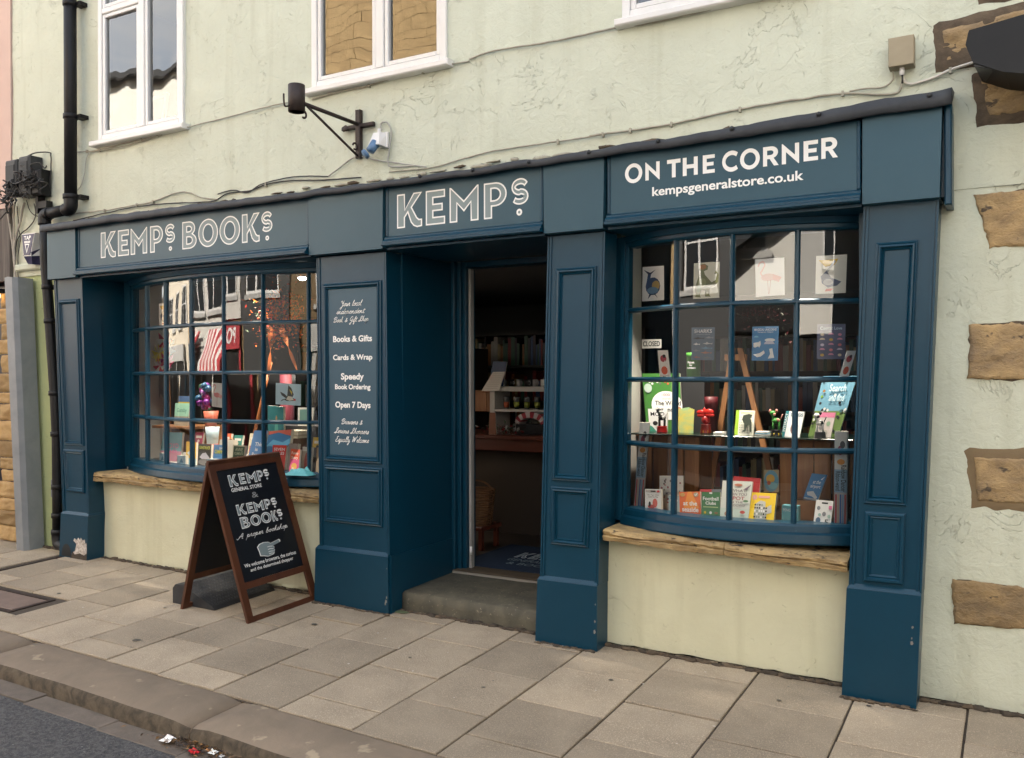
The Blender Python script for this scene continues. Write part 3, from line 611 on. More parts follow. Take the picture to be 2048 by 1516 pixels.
def pilaster(top, bot, zt, zp, plinth, panels, depth=.16, lab=None, pr2=PRF, ppr=.022):
    """top=(x0,x1) at zt, bot=(x0,x1) at zp; plinth=(x0t,x1t,x0b,x1b)"""
    pl = empty("pilaster", ((top[0] + top[1]) / 2, 0, 0), lab, None); par(pl, shop)
    def xl(z): t = (z - zp) / (zt - zp); return bot[0] * (1 - t) + top[0] * t
    def xr(z): t = (z - zp) / (zt - zp); return bot[1] * (1 - t) + top[1] * t
    mb = MB(); e = .004
    mb.hexa([(xl(zp) + e, 0, zp - .01), (xr(zp) - e, 0, zp - .01), (xr(zp), depth, zp - .01), (xl(zp), depth, zp - .01), (xl(zt) + e, 0, zt), (xr(zt) - e, 0, zt), (xr(zt), depth, zt), (xl(zt), depth, zt)], M_blue)
    for s_, w in ((0, .026), (1, .026)):
        for (o1, o2, p) in ((0.002, .012, .009), (.016, .028, .007)):
            if s_ == 0: A = [(xl(zp) + o1), (xl(zp) + o2), (xl(zt) + o1), (xl(zt) + o2)]
            else: A = [(xr(zp) - o2), (xr(zp) - o1), (xr(zt) - o2), (xr(zt) - o1)]
            mb.hexa([(A[0], -p, zp), (A[1], -p, zp), (A[1], .003, zp), (A[0], .003, zp), (A[2], -p, zt - .001), (A[3], -p, zt - .001), (A[3], .003, zt - .001), (A[2], .003, zt - .001)], M_blue)
    mb.build("pilaster_shaft", pl)
    a, b_, c, d = plinth; z0 = gz(a, 0) - .03
    mb = MB(); p = ppr
    mb.hexa([(c, -p, z0), (d, -p, z0), (d, depth, z0), (c, depth, z0), (a, -p, zp - .012), (b_, -p, zp - .012), (b_, depth, zp - .012), (a, depth, zp - .012)], M_blue)
    mb.hexa([(a, -p, zp - .011), (b_, -p, zp - .011), (b_, depth, zp - .011), (a, depth, zp - .011), (a + .012, -.001, zp + .012), (b_ - .012, -.001, zp + .012), (b_ - .004, depth, zp + .012), (a + .004, depth, zp + .012)], M_blue)
    o = mb.build("plinth", pl)
    def F(x, z, off): return (x, -off, z)
    for (al, bl, cl, dl, pf_) in panels:
        mb = MB(); ring(mb, F, al, bl, cl, dl, pf_, M_blue); mb.build("panel_moulding", pl)
    return pl, F
pilaster((-7.232, -6.842), (-7.120, -6.760), 2.465, .470, (-7.124, -6.756, -7.150, -6.768),
         [((-7.094, -7.176), (-6.829, -6.889), 1.046, 2.292, PRF), ((-7.069, -7.101), (-6.822, -6.825), .650, 1.010, PRF2)], lab="leftmost pilaster with peeling white paint at its foot")
P2, F2 = pilaster((-4.245, -3.634), (-4.224, -3.610), 2.455, .438, (-4.249, -3.618, -4.262, -3.612),
         [((-4.176, -4.184), (-3.682, -3.678), 1.040, 2.267, PRF), ((-4.175, -4.173), (-3.674, -3.672), .618, 1.012, PRF)], lab="wide pilaster with white lettered panel left of the doorway")
pilaster((-2.428, -2.052), (-2.486, -2.100), 2.458, .416, (-2.495, -2.104, -2.512, -2.106),
         [((-2.404, -2.370), (-2.150, -2.110), 1.002, 2.262, PRF), ((-2.412, -2.409), (-2.168, -2.148), .620, .966, PRF)], lab="narrow pilaster right of the doorway")
pilaster((-.657, -.312), (-.730, -.392), 2.467, .566, (-.736, -.394, -.762, -.418),
         [((-.656, -.598), (-.462, -.406), .984, 2.278, PRF), ((-.662, -.651), (-.476, -.464), .596, .946, PRF2)], lab="rightmost pilaster beside the stone quoins")
# peeled paint and pipe hole at the first plinth
mb = MB(); M_peel = mat("peeled_white_paint", (.62, .58, .54), .7, (.30, .26, .22), 40, mixw=.5, bump=.001, bscale=100)
lp = [(-6.975, .13), (-6.93, .155), (-6.91, .215), (-6.95, .24), (-6.935, .262), (-6.90, .247), (-6.885, .272), (-6.86, .25), (-6.85, .275), (-6.825, .25), (-6.80, .262), (-6.79, .225), (-6.775, .235), (-6.772, .14), (-6.85, .115)]
vs, fs = curve_mesh([lp]); mb.add([(x, -.0235, z) for x, z in vs], fs, M_peel)
vs, fs = curve_mesh([[(-7.115, .10)] + arc(-7.045, .12, .062, .085, 170, 10, 8) + [(-6.985, .10)]]); mb.add([(x, -.0245, z) for x, z in vs], fs, M_chalk)
lp2 = [(-6.99, .085), (-6.96, .15), (-6.93, .125), (-6.86, .14), (-6.80, .125), (-6.772, .15), (-6.770, .085)]
vs, fs = curve_mesh([lp2]); mb.add([(x, -.0255, z) for x, z in vs], fs, M_joint)
mb.build("peeling_patch", shop, fix=False)
M_chip = mat("bare_paint_chip", (.20, .19, .18), .8)
random.seed(17)
for (x, z, w) in [(-3.632, .13, .009), (-3.628, .155, .006), (-3.640, .115, .007), (-3.625, .35, .004), (-2.118, .20, .006), (-2.122, .14, .009), (-2.115, .30, .004), (-.432, .40, .006), (-.438, .32, .008), (-.436, .345, .004)]:
    a = [(x + w * math.cos(R(t)) * random.uniform(.5, 1.2), -.0228, z + w * 1.6 * math.sin(R(t)) * random.uniform(.5, 1.2)) for t in range(0, 360, 60)]
    mb = MB(); mb.add(a, [tuple(range(6))], M_chip); mb.build("paint_chip", shop, fix=False)
# recess sides
def side(x, y1, z0, z1, d=.02, flip=1, zs=None):
    mb = MB(); mb.box(min(x, x - d * flip), max(x, x - d * flip), .155, y1, z0, z1, M_blue)
    if zs: mb.box(min(x + .003 * flip, x + .016 * flip), max(x + .003 * flip, x + .016 * flip), .0, y1 - .01, gz(x, 0), zs, M_blue)
    mb.build("recess_panel", shop)
side(-6.84, .50, .80, 2.463, .03); side(-2.118, .46, .70, 2.463, .03); side(-4.22, .5, .8, 2.463, .03, -1); side(-.70, .45, .66, 2.463, .03, -1)
side(-3.620, .80, .10, 2.463, .03, 1, .43); side(-2.44, .80, .10, 2.463, .03, -1)
# ---------------- stone sills
def sill(x0, x1, zl, zr, th, yf, cuts, seed):
    cs = [x0] + cuts + [x1]
    for a, b_ in zip(cs, cs[1:]):
        n = max(4, int((b_ - a) / .011)); mb = MB(); vs = []; fs = []
        prof = [(.42, 0, 0), (.20, 0, .3), (.06, 0, .6), (.018, -.002, 1), (.004, -.012, 1), (.0, -.4, 1), (.012, -.52, 1), (-.004, -.60, 1), (.0, -.96, 1), (.02, -1, .6), (.13, -1, 0)]
        for i in range(n + 1):
            x = a + .002 + (b_ - a - .004) * i / n; t = (x - x0) / (x1 - x0); zt = zl * (1 - t) + zr * t
            for j, (dy, dz, w) in enumerate(prof):
                r = fbm(x * 4, j * .5 + seed, seed, 5) * .7; r2 = fbm(x * 22, j * 1.7, seed + 9, 5) * .85
                y = yf + dy - (r * .020 + r2 * .008) * w; z = zt + (dz if abs(dz) < .02 else dz * th) + (r2 * .008 + fbm(x * 3, j, seed + 2) * .008) * (w if j < 5 or j > 7 else .6)
                if i in (0, n) and 3 <= j <= 9: y += .008
                vs.append((x, y, z))
        m = len(prof)
        for i in range(n):
            for j in range(m - 1): fs.append((i * m + j, (i + 1) * m + j, (i + 1) * m + j + 1, i * m + j + 1))
        fs += [tuple(range(m)), tuple(range(n * m, n * m + m))[::-1]]
        mb.add(vs, fs, M_sand, False); mb.build("sill_stone", shop)
sill(-6.775, -4.262, .824, .800, .075, .03, [-5.95, -5.38, -4.9], 3.1)
sill(-2.085, -.735, .735, .690, .062, .0, [-1.37], 8.4)
# ---------------- bow windows
def bow(x0, x1, ye, b, zt, zb, nc, rws, lean, base_h, head_z, lab, tw=.030):
    w = empty("bow_window", ((x0 + x1) / 2, ye, zb), lab, None); par(w, shop)
    def X(u, z): return x0 + (x1 - x0) * u + lean * ((z - 1.6) / 1.5) * (1 if lean else 0)
    def Yv(u): s_ = 2 * u - 1; return ye - b * (1 - s_ * s_)
    zs = [zt - (zt - zb) * f for f in rws]
    us = [i / nc for i in range(nc + 1)]
    def nrm(u):
        du = .01; a = Vector((X(min(1, u + du), 1.6), Yv(min(1, u + du)), 0)) - Vector((X(max(0, u - du), 1.6), Yv(max(0, u - du)), 0)); a.normalize(); return Vector((a.y, -a.x, 0)), a
    def bar(u, z0, z1, hw, front, back, name, m=M_blue):
        n_, t_ = nrm(u); mb = MB(); P = []
        for z in (z0, z1):
            c = Vector((X(u, z), Yv(u), z))
            P += [c - t_ * hw + n_ * 0, c - t_ * hw * .35 + n_ * front, c + t_ * hw * .35 + n_ * front, c + t_ * hw, c + t_ * hw - n_ * back, c - t_ * hw - n_ * back]
        fs = [(i, (i + 1) % 6, (i + 1) % 6 + 6, i + 6) for i in range(6)] + [tuple(range(6)), tuple(range(6, 12))[::-1]]
        mb.add(P, fs, m); return mb.build(name, w)
    for i, u in enumerate(us):
        if 0 < i < nc: bar(u, zb - .002, zt + .002, tw / 2, .014, .022, "glazing_bar")
    def rail(z0, z1, front, back, name, prof=None, u0=0, u1=1, m=M_blue, seg=4, flatb=False):
        mb = MB(); L = []; N_ = nc * seg
        pr_ = prof or [(z0, 0), (z0 + (z1 - z0) * .3, front), (z0 + (z1 - z0) * .7, front), (z1, 0), (z1, -back), (z0, -back)]
        for k in range(N_ + 1):
            u = u0 + (u1 - u0) * k / N_; n_, t_ = nrm(u)
            for (z, f) in pr_: c = Vector((X(u, z), Yv(u), z)) + n_ * f; L.append(c)
        m_ = len(pr_); fs = []
        for k in range(N_):
            for j in range(m_): fs.append((k * m_ + j, k * m_ + (j + 1) % m_, (k + 1) * m_ + (j + 1) % m_, (k + 1) * m_ + j))
        fs += [tuple(range(m_)), tuple(range(N_ * m_, N_ * m_ + m_))[::-1]]
        mb.add(L, fs, m); return mb.build(name, w)
    for z in zs[1:-1]: rail(z - tw / 2, z + tw / 2, .017, .024, "cross_bar")
    rail(zt + .001, head_z, .02, .05, "head_rail", [(zt, .012), (zt + .012, .022), (zt + .03, .024), (zt + .034, .04), (head_z, .05), (head_z, -.06), (zt, -.06)])
    rail(0, 0, 0, 0, "base_rail", [(zb, .010), (zb - .012, .020), (zb - base_h * .42, .024), (zb - base_h * .5, .046), (zb - base_h * .92, .052), (zb - base_h, .05), (zb - base_h, -.10), (zb, -.10)])
    # end posts
    for u, s_ in ((0, -1), (1, 1)):
        mb = MB(); y = Yv(u)
        for (a, b2, y0, y1) in ((.0, .022, y - .012, y + .05), (.0225, .05, y - .030, y + .05), (.0505, .12, y - .010, y + .05)):
            xa = sorted((X(u, zb) + s_ * a, X(u, zb) + s_ * b2)); xb_ = sorted((X(u, zt) + s_ * a, X(u, zt) + s_ * b2))
            mb.hexa([(xa[0], y0, zb - .08), (xa[1], y0, zb - .08), (xa[1], y1, zb - .08), (xa[0], y1, zb - .08), (xb_[0], y0, head_z), (xb_[1], y0, head_z), (xb_[1], y1, head_z), (xb_[0], y1, head_z)], M_blue)
        mb.build("end_post", w)
    for i in range(nc):
        for j in range(len(zs) - 1):
            ua, ub = us[i], us[i + 1]; z1, z0 = zs[j], zs[j + 1]; mb = MB(); vs = []; fs = []; n_, t_ = nrm((ua + ub) / 2)
            tl, tv = random.uniform(-.006, .006), random.uniform(-.004, .004); cur = random.uniform(.001, .004)
            for a in range(5):
                for c in range(5):
                    s_, r_ = a / 4, c / 4; u = ua + (ub - ua) * s_
                    z = z0 + (z1 - z0) * r_
                    p = Vector((X(ua, z) * (1 - s_) + X(ub, z) * s_, Yv(ua) * (1 - s_) + Yv(ub) * s_, z))
                    p += n_ * (-.006 + tl * (s_ - .5) + tv * (r_ - .5) + cur * 4 * (s_ * (1 - s_)))
                    vs.append(p)
            for a in range(4):
                for c in range(4): k = a * 5 + c; fs.append((k, k + 5, k + 6, k + 1))
            mb.add(vs, fs, M_glassS, True); mb.build("pane", w, fix=False)
    return w
bow(-6.66, -4.16, .36, .31, 2.388, .925, 7, [0, .245, .5, .752, 1], .0, .105, 2.46, "left bow window with seven columns of small panes")
bow(-2.03, -.68, .285, .19, 2.395, .832, 4, [0, .241, .507, .752, 1], .024, .105, 2.46, "right bow window with four columns of panes over a stone sill")
# ---------------- doorway
dr = empty("doorway", (-3.0, .85, .2), None, None); par(dr, shop)
mb = MB()
for (a, b_, y0, y1) in ((-3.618, -3.588, .74, .93), (-3.5875, -3.556, .775, .93), (-3.5555, -3.525, .80, .93)):
    mb.bbox(a, b_, y0, y1, .17, 2.47, M_blue, .005)
for (a, b_, y0, y1) in ((-2.50, -2.44, .74, .93),): mb.bbox(a, b_, y0, y1, .17, 2.47, M_blue, .005)
mb.bbox(-3.524, -2.501, .80, .93, 2.425, 2.47, M_blue, .005); mb.build("door_frame", dr)
M_wedge = mat("chipped_white_door_edge", (.36, .35, .34), .6, (.28, .27, .26), 3, mixw=1.0)
mb = MB(); mb.bbox(-3.522, -3.502, .832, .875, .20, 2.42, M_wedge, .003)
door = mb.build("white_door_edge", dr)
mb = MB(); mb.lathe((-3.50, .826, .335), [(.010, -.03), (.012, 0), (.010, .03)], M_wplas, 8); mb.build("hinge", door)
mb = MB(); mb.bbox(-3.60, -2.50, .735, .90, .17, .205, mat("worn_wood_threshold", (.07, .05, .03), .6, (.12, .09, .06), 9, stretch=(.4, 3, 3)), .004)
mb.bbox(-3.60, -2.50, .725, .734, .168, .198, mat("metal_strip", (.3, .28, .25), .4), .002); mb.build("threshold", dr)
mb = MB(); n = 24; vs = []; fs = []
prof = [(.73, .182), (.35, .176), (.145, .172), (.118, .160), (.112, .10), (.112, -.03)]
for i in range(n + 1):
    x = -3.602 + (3.602 - 2.50) * i / n
    for j, (y, z) in enumerate(prof): vs.append((x, y + fbm(x * 6, j, 2) * .006, z - (x + 3.6) * .004 + fbm(x * 5, j * 2, 4) * .004))
for i in range(n):
    for j in range(5): fs.append((i * 6 + j, (i + 1) * 6 + j, (i + 1) * 6 + j + 1, i * 6 + j + 1))
fs += [tuple(range(6)), tuple(range(n * 6, n * 6 + 6))[::-1]]
mb.add(vs, fs, M_step, True); mb.build("door_step", shop)
# ---------------- lettering on the signboards
def logo(G, parent, letters, st, name="letter", dot=.016):
    for ch, x0, x1, z0, z1 in letters:
        a = b_ = MB()
        if ch == '.':
            rx, rz = (x1 - x0) / 2, (z1 - z0) / 2; cx_, cz_ = (x0 + x1) / 2, (z0 + z1) / 2
            vs, fs = curve_mesh([arc(cx_, cz_, rx, rz, 0, 345, 14)]); a.add([G(x, z, .0012) for x, z in vs], fs, M_letter)
            vs, fs = curve_mesh([arc(cx_, cz_, rx * .42, rz * .42, 0, 330, 10)]); b_.add([G(x, z, .0020) for x, z in vs], fs, M_lgrey); a.build(name, parent, fix=False); continue
        loops = [[(x0 + (x1 - x0) * u, z0 + (z1 - z0) * v) for u, v in lp] for lp in GL[ch]]
        vs, fs = curve_mesh(loops); a.add([G(x, z, .0012) for x, z in vs], fs, M_letter)
        il = [inset(lp, st, k > 0) for k, lp in enumerate(loops)]
        vs, fs = curve_mesh(il); b_.add([G(x, z, .0020) for x, z in vs], fs, M_lgrey)
        a.build(name, parent, fix=False)
def plain(G, parent, letters, name="letter", m=None):
    for ch, x0, x1, z0, z1 in letters:
        a = MB()
        vs, fs = curve_mesh([[(x0 + (x1 - x0) * u, z0 + (z1 - z0) * v) for u, v in lp] for lp in GL[ch]]); a.add([G(x, z, .0012) for x, z in vs], fs, m or M_letter); a.build(name, parent, fix=False)
def words(G, parent, items, m=None, name="lettering"):
    for s_, x0, x1, z0, z1, bold, sh in items:
        a = MB(); vs, fs, _ = text_mesh(s_, bold, sh, 4); a.add([G(x0 + (x1 - x0) * u, z0 + (z1 - z0) * v, .0013) for u, v in vs], fs, m or M_letter)
        a.build(name, parent, fix=False)
GS = lambda x, z, off: (x, -.0402 - off, z)
# a handwritten alphabet: pen strokes in units of the small-letter height
PEN = {
 'a': (.95, [[(.72, .8), (.4, .98), (.1, .6), (.15, .1), (.45, .02), (.72, .5), (.78, .9), (.70, .25), (.95, .1)]]), 'b': (.8, [[(0, .1), (.35, 1.5), (.35, 2.0), (.15, 1.2), (.12, .1), (.5, .05), (.6, .6), (.35, .8), (.8, .7)]]),
 'c': (.7, [[(.6, .8), (.35, 1.0), (.08, .5), (.25, .02), (.7, .15)]]), 'd': (.95, [[(.65, .8), (.35, .95), (.08, .5), (.25, .02), (.6, .4), (.95, 1.9), (.68, .3), (.95, .1)]]), 'e': (.65, [[(0, .3), (.45, .7), (.38, 1.0), (.12, .7), (.15, .1), (.65, .15)]]),
 'f': (.6, [[(0, .1), (.45, 1.6), (.4, 2.0), (.2, 1.2), (.05, -.9), (.3, -.6), (.2, 0), (.6, .1)], [(0, .95), (.5, 1.0)]]), 'g': (.85, [[(.62, .8), (.35, 1.0), (.08, .5), (.3, .05), (.62, .8), (.5, -.8), (.15, -.9), (.2, -.5), (.85, .2)]]),
 'h': (.9, [[(0, .1), (.4, 1.7), (.35, 2.0), (.15, .9), (.08, 0), (.25, .7), (.5, .95), (.55, .3), (.9, .1)]]), 'i': (.4, [[(0, .2), (.2, 1.0), (.12, .15), (.4, .1)], [(.26, 1.4), (.30, 1.45)]]), 'k': (.85, [[(0, .1), (.4, 1.7), (.35, 2.0), (.15, .9), (.08, 0), (.25, .6), (.55, .95), (.3, .5), (.5, .05), (.85, .15)]]),
 'l': (.5, [[(0, .1), (.4, 1.6), (.35, 2.0), (.15, 1.1), (.15, .1), (.5, .12)]]), 'm': (1.35, [[(0, .7), (.15, .95), (.1, 0), (.35, .8), (.5, .9), (.5, 0), (.75, .8), (.92, .9), (.92, .15), (1.35, .1)]]), 'n': (.95, [[(0, .7), (.15, .95), (.1, 0), (.35, .8), (.55, .9), (.55, .15), (.95, .1)]]),
 'o': (.75, [[(.45, .95), (.12, .7), (.15, .1), (.5, .15), (.58, .7), (.4, .95), (.75, .8)]]), 'p': (.85, [[(0, .5), (.2, 1.1), (-.08, -1.1), (.15, .5), (.45, .95), (.6, .5), (.35, .05), (.2, .2), (.85, .15)]]), 'q': (.85, [[(.62, .8), (.35, 1.0), (.08, .5), (.3, .05), (.62, .8), (.45, -1.0), (.85, .1)]]),
 'r': (.7, [[(0, .3), (.2, 1.05), (.42, .85), (.36, .15), (.7, .12)]]), 's': (.6, [[(0, .1), (.32, 1.05), (.45, .3), (.2, 0), (.05, .15), (.6, .15)]]), 't': (.55, [[(0, .2), (.3, 1.6), (.15, .15), (.55, .12)], [(-.05, 1.15), (.6, 1.25)]]), 'u': (.9, [[(0, .8), (.15, .95), (.1, .15), (.4, .1), (.62, .95), (.58, .15), (.9, .1)]]),
 'w': (1.1, [[(0, .85), (.1, .9), (.12, .1), (.4, .2), (.5, .9), (.52, .15), (.85, .3), (.85, .95), (1.1, .85)]]), 'y': (.85, [[(0, .8), (.15, .95), (.15, .2), (.4, .2), (.6, .95), (.4, -.9), (.1, -.8), (.85, .2)]]),
 'Y': (1.2, [[(-.1, 1.5), (.2, 1.9), (.35, 1.1), (.7, 1.1), (.95, 1.95), (.5, -.9), (.1, -.7), (1.2, .3)]]), 'B': (1.2, [[(.3, 1.8), (.05, -.05)], [(-.2, 1.2), (.3, 1.95), (.9, 1.8), (.75, 1.15), (.3, 1.05), (.85, .9), (.75, .1), (0, .05), (1.2, .3)]]),
 'G': (1.3, [[(1.0, 1.6), (.7, 2.0), (.2, 1.3), (.25, .5), (.8, .6), (1.0, 1.2), (.7, -.9), (.3, -.7), (1.3, .3)]]), 'S': (1.1, [[(-.3, .1), (.3, .5), (.95, 1.7), (.7, 2.0), (.4, 1.5), (.6, .4), (.2, -.05), (-.1, .2), (1.1, .2)]]),
 'E': (1.0, [[(.85, 1.7), (.55, 2.0), (.25, 1.5), (.5, 1.1), (.05, .7), (.2, 0), (1.0, .3)]]), 'W': (1.7, [[(0, 1.7), (.25, 1.9), (.15, .05), (.8, 1.8), (.75, .05), (1.35, 1.9), (1.7, 1.8)]]), 'A': (1.4, [[(-.6, .3), (-.2, -.1), (.85, 1.95), (.80, .1), (1.1, .1)], [(-.05, .75), (1.1, .85)]]),
 '&': (1.0, [[(.9, .6), (.4, 0), (.1, .3), (.6, 1.1), (.5, 1.4), (.3, 1.1), (.9, 0)]]), ' ': (.75, []) }
def script(G, parent, items, m=None, wgt=.20):
    for s_, x0, x1, zb, xh, _ in items:          # baseline zb and small-letter height xh, stretched to x0..x1
        W_ = sum(PEN[c][0] for c in s_); sx = (x1 - x0) / (W_ + .2); mb = MB(); x = 0; off = .0014
        for c in s_:
            w, sts = PEN[c]
            for st_ in sts:
                P = smooth_path([(x + px_ + .30 * pz_, pz_, 0) for px_, pz_ in st_], 4)
                pl_ = [(x0 + p.x * sx, zb + p.y * xh) for p in P]; lp = thick(pl_, wgt * xh * (.8 if len(st_) < 3 else 1)); n = len(pl_)
                mb.add([G(a, b_, off) for a, b_ in lp], [(i, i + 1, 2 * n - 2 - i, 2 * n - 1 - i) for i in range(n - 1)], m or M_letter); off += .00004
            x += w
        mb.build("lettering", parent, fix=False)
Z0, Z1 = 2.606, 2.816
logo(GS, signs[0][0], [('K', -6.547, -6.358, Z0, Z1), ('E', -6.330, -6.195, Z0, Z1), ('M', -6.173, -5.975, Z0, Z1), ('P', -5.940, -5.789, Z0, Z1), ('S', -5.763, -5.652, 2.668, Z1), ('.', -5.722, -5.686, 2.606, 2.642),
     ('B', -5.569, -5.410, Z0, Z1), ('O', -5.392, -5.180, Z0 - .002, Z1 + .002), ('O', -5.164, -4.950, Z0 - .002, Z1 + .002), ('K', -4.931, -4.753, Z0, Z1), ('S', -4.735, -4.627, 2.668, Z1), ('.', -4.696, -4.660, 2.606, 2.642)], .0095)
Z0, Z1 = 2.593, 2.814
logo(GS, signs[1][0], [('K', -3.518, -3.318, Z0, Z1), ('E', -3.289, -3.140, Z0, Z1), ('M', -3.106, -2.891, Z0, Z1), ('P', -2.852, -2.689, Z0, Z1), ('S', -2.656, -2.538, 2.660, Z1 + .006), ('.', -2.622, -2.582, 2.594, 2.636)], .0095)
Z0, Z1 = 2.715, 2.814; h = .006
plain(GS, signs[2][0], [('o', -1.917, -1.813, Z0 - h, Z1 + h), ('N', -1.795, -1.711, Z0, Z1), ('T', -1.668, -1.591, Z0, Z1), ('H', -1.578, -1.494, Z0, Z1), ('e', -1.466, -1.400, Z0, Z1), ('C', -1.361, -1.276, Z0 - h, Z1 + h),
     ('o', -1.264, -1.160, Z0 - h, Z1 + h), ('R', -1.143, -1.063, Z0, Z1 + .002), ('N', -1.047, -.960, Z0, Z1 + .004), ('e', -.938, -.867, Z0 + .002, Z1 + .006), ('R', -.851, -.771, Z0 + .004, Z1 + .010)])
words(GS, signs[2][0], [("kempsgeneralstore.co.uk", -1.755, -.938, 2.608, 2.674, .022, 0)])
GP = lambda x, z, off: (x, -.0015 - off, z)
sgn = MB(); sgn.add([(-4.131, -.0022, 1.085), (-3.719, -.0022, 1.084), (-3.719, -.0022, 2.228), (-4.141, -.0022, 2.228)], [(0, 1, 2, 3)], mat("flat_blue_sign_vinyl", (.018, .068, .108), .45)); sgn = sgn.build("text_panel", P2)
GP = lambda x, z, off: (x, -.0024 - off, z)
words(GP, sgn, [    ("Books & Gifts", -4.098, -3.759, 1.862, 1.905, .030, 0), ("Cards & Wrap", -4.099, -3.756, 1.727, 1.776, .030, 0), ("Speedy", -4.029, -3.829, 1.590, 1.649, .030, 0), ("Book Ordering", -4.082, -3.773, 1.527, 1.573, .030, 0),
    ("Open 7 Days", -4.080, -3.773, 1.398, 1.454, .030, 0)]) 
script(GP, sgn, [("Your local", -4.032, -3.845, 2.108, .019, 0), ("independent", -4.068, -3.818, 2.055, .019, 0), ("Book & Gift Shop", -4.094, -3.785, 1.999, .018, 0),
    ("Browsers &", -4.026, -3.840, 1.299, .019, 0), ("Serious Shoppers", -4.086, -3.785, 1.236, .019, 0), ("Equally Welcome", -4.080, -3.785, 1.177, .019, 0)])
# ==================================================================== folding board on the pavement
ab = empty("folding_board", (-4.6, -.3, .05), "black folding pavement board in a dark wood frame standing left of the doorway", "sandwich board")
P00, P10, P01 = Vector((-4.285, -.605, .037)), Vector((-4.275, .020, .056)), Vector((-4.635, -.620, 1.045))
eu, ev = (P10 - P00).normalized(), (P01 - P00).normalized(); nn = eu.cross(ev).normalized(); WL, HL = (P10 - P00).length, (P01 - P00).length
if nn.x < 0: nn = -nn
def AB(u, v, off): return P00 + eu * (u * WL) + ev * (v * HL) + nn * off
def member(F, u0, u1, v0, v1, o0, o1, m, name, parent):
    mb = MB(); mb.hexa([F(u0, v0, o0), F(u1, v0, o0), F(u1, v0, o1), F(u0, v0, o1), F(u0, v1, o0), F(u1, v1, o0), F(u1, v1, o1), F(u0, v1, o1)], m); return mb.build(name, parent)
for nm, a in (("frame_stile", (-.005, .075, 0, 1.0)), ("frame_stile", (.945, 1.03, 0, 1.02)), ("frame_rail", (.0755, .9445, .953, 1.01)), ("frame_rail", (.0755, .9445, .199, .240)), ("frame_rail", (.0755, .9445, .0, .034))):
    member(AB, a[0], a[1], a[2], a[3], -.022, 0, M_board_wood, nm, ab)
fb = member(AB, .0757, .9443, .2405, .9525, -.014, -.006, M_chalk, "sign_panel", ab)
GA = lambda u, v, off: AB(u, v, -.006 + off)
logo(GA, fb, [('K', .213, .330, .838, .914), ('E', .362, .446, .844, .914), ('M', .466, .605, .842, .914), ('P', .624, .706, .846, .914), ('S', .720, .795, .868, .916), ('.', .742, .766, .846, .859)], .0058)
logo(GA, fb, [('K', .222, .345, .651, .720), ('E', .364, .452, .652, .719), ('M', .466, .600, .653, .719), ('P', .620, .704, .655, .719), ('S', .720, .800, .672, .720), ('.', .746, .772, .653, .666)], .0055)
logo(GA, fb, [('B', .228, .352, .565, .637), ('O', .366, .512, .565, .637), ('O', .520, .665, .566, .638), ('K', .676, .752, .566, .637), ('S', .764, .838, .590, .638), ('.', .788, .814, .568, .581)], .0055)
words(GA, fb, [("GENERAL STORE", .216, .648, .804, .828, .02, 0), ("We welcome browsers, the curious", .133, .884, .322, .350, .012, 0), ("and the determined shopper", .199, .822, .288, .315, .012, 0)])
script(GA, fb, [("A proper bookshop", .150, .870, .508, .0155, 0)], wgt=.22)
words(GA, fb, [("&", .474, .563, .745, .781, .0, 0)], mat("dim_grey_letter", (.30, .31, .32), .5))
hand = [(.361, .432), (.40, .447), (.46, .452), (.53, .447), (.560, .436), (.69, .448), (.706, .440), (.700, .430), (.585, .416), (.600, .408), (.590, .398), (.597, .388), (.585, .380), (.580, .368), (.560, .362), (.48, .357), (.43, .366), (.376, .372), (.372, .40)]
hv, hf = curve_mesh([hand]); a = MB(); a.add([GA(x, z, .0012) for x, z in hv], hf, M_letter)
h2 = [(p[0] * .93 + .530 * .07, p[1] * .93 + .405 * .07) for p in hand]; hv, hf = curve_mesh([h2]); a.add([GA(x, z, .002) for x, z in hv], hf, M_lgrey)
for z in (.414, .398, .382, .369): lp = thick([(.500, z + .002), (.530, z + .004), (.575, z)], .0035); a.add([GA(x, y, .0028) for x, y in lp], [(0, 1, 4, 5), (1, 2, 3, 4)], M_letter)
a.build("pointing_hand", fb, fix=False)
B00, B10, B01 = Vector((-4.945, -.590, .046)), Vector((-4.930, .035, .062)), Vector((-4.655, -.622, 1.043))
eu2, ev2 = (B10 - B00).normalized(), (B01 - B00).normalized(); nb = eu2.cross(ev2).normalized()
if nb.x > 0: nb = -nb
def AC(u, v, off): return B00 + eu2 * (u * WL) + ev2 * (v * HL) + nb * off
for nm, a in (("back_stile", (-.005, .075, 0, 1.0)), ("back_stile", (.925, 1.005, 0, 1.0)), ("back_rail", (.0755, .9245, .953, 1.0)), ("back_rail", (.0755, .9245, .199, .240)), ("back_rail", (.0755, .9245, .0, .034))):
    member(AC, a[0], a[1], a[2], a[3], -.022, 0, M_board_wood, nm, ab)
member(AC, .0757, .9243, .2405, .9525, -.022, -.006, M_chalk, "back_panel", ab)
for u in (.04, .95): mb = MB(); p = AB(u, 1.0, -.012); mb.box(p.x - .028, p.x + .01, p.y - .018, p.y + .018, p.z - .002, p.z + .010, M_iron); mb.build("hinge", ab)
rp = empty("rubber_kerb_ramp", (-4.9, -.24, .05), "black rubber wedge with raised tread weighing down the folding board", "rubber ramp")
mb = MB(); g0 = .048
prof = [(-5.115, 0), (-5.115, .105), (-5.09, .132), (-5.02, .136), (-4.72, .022), (-4.70, 0)]
vs = [(x, -.515, z + g0) for x, z in prof] + [(x, .05, z + g0 + .014) for x, z in prof]; n = 6
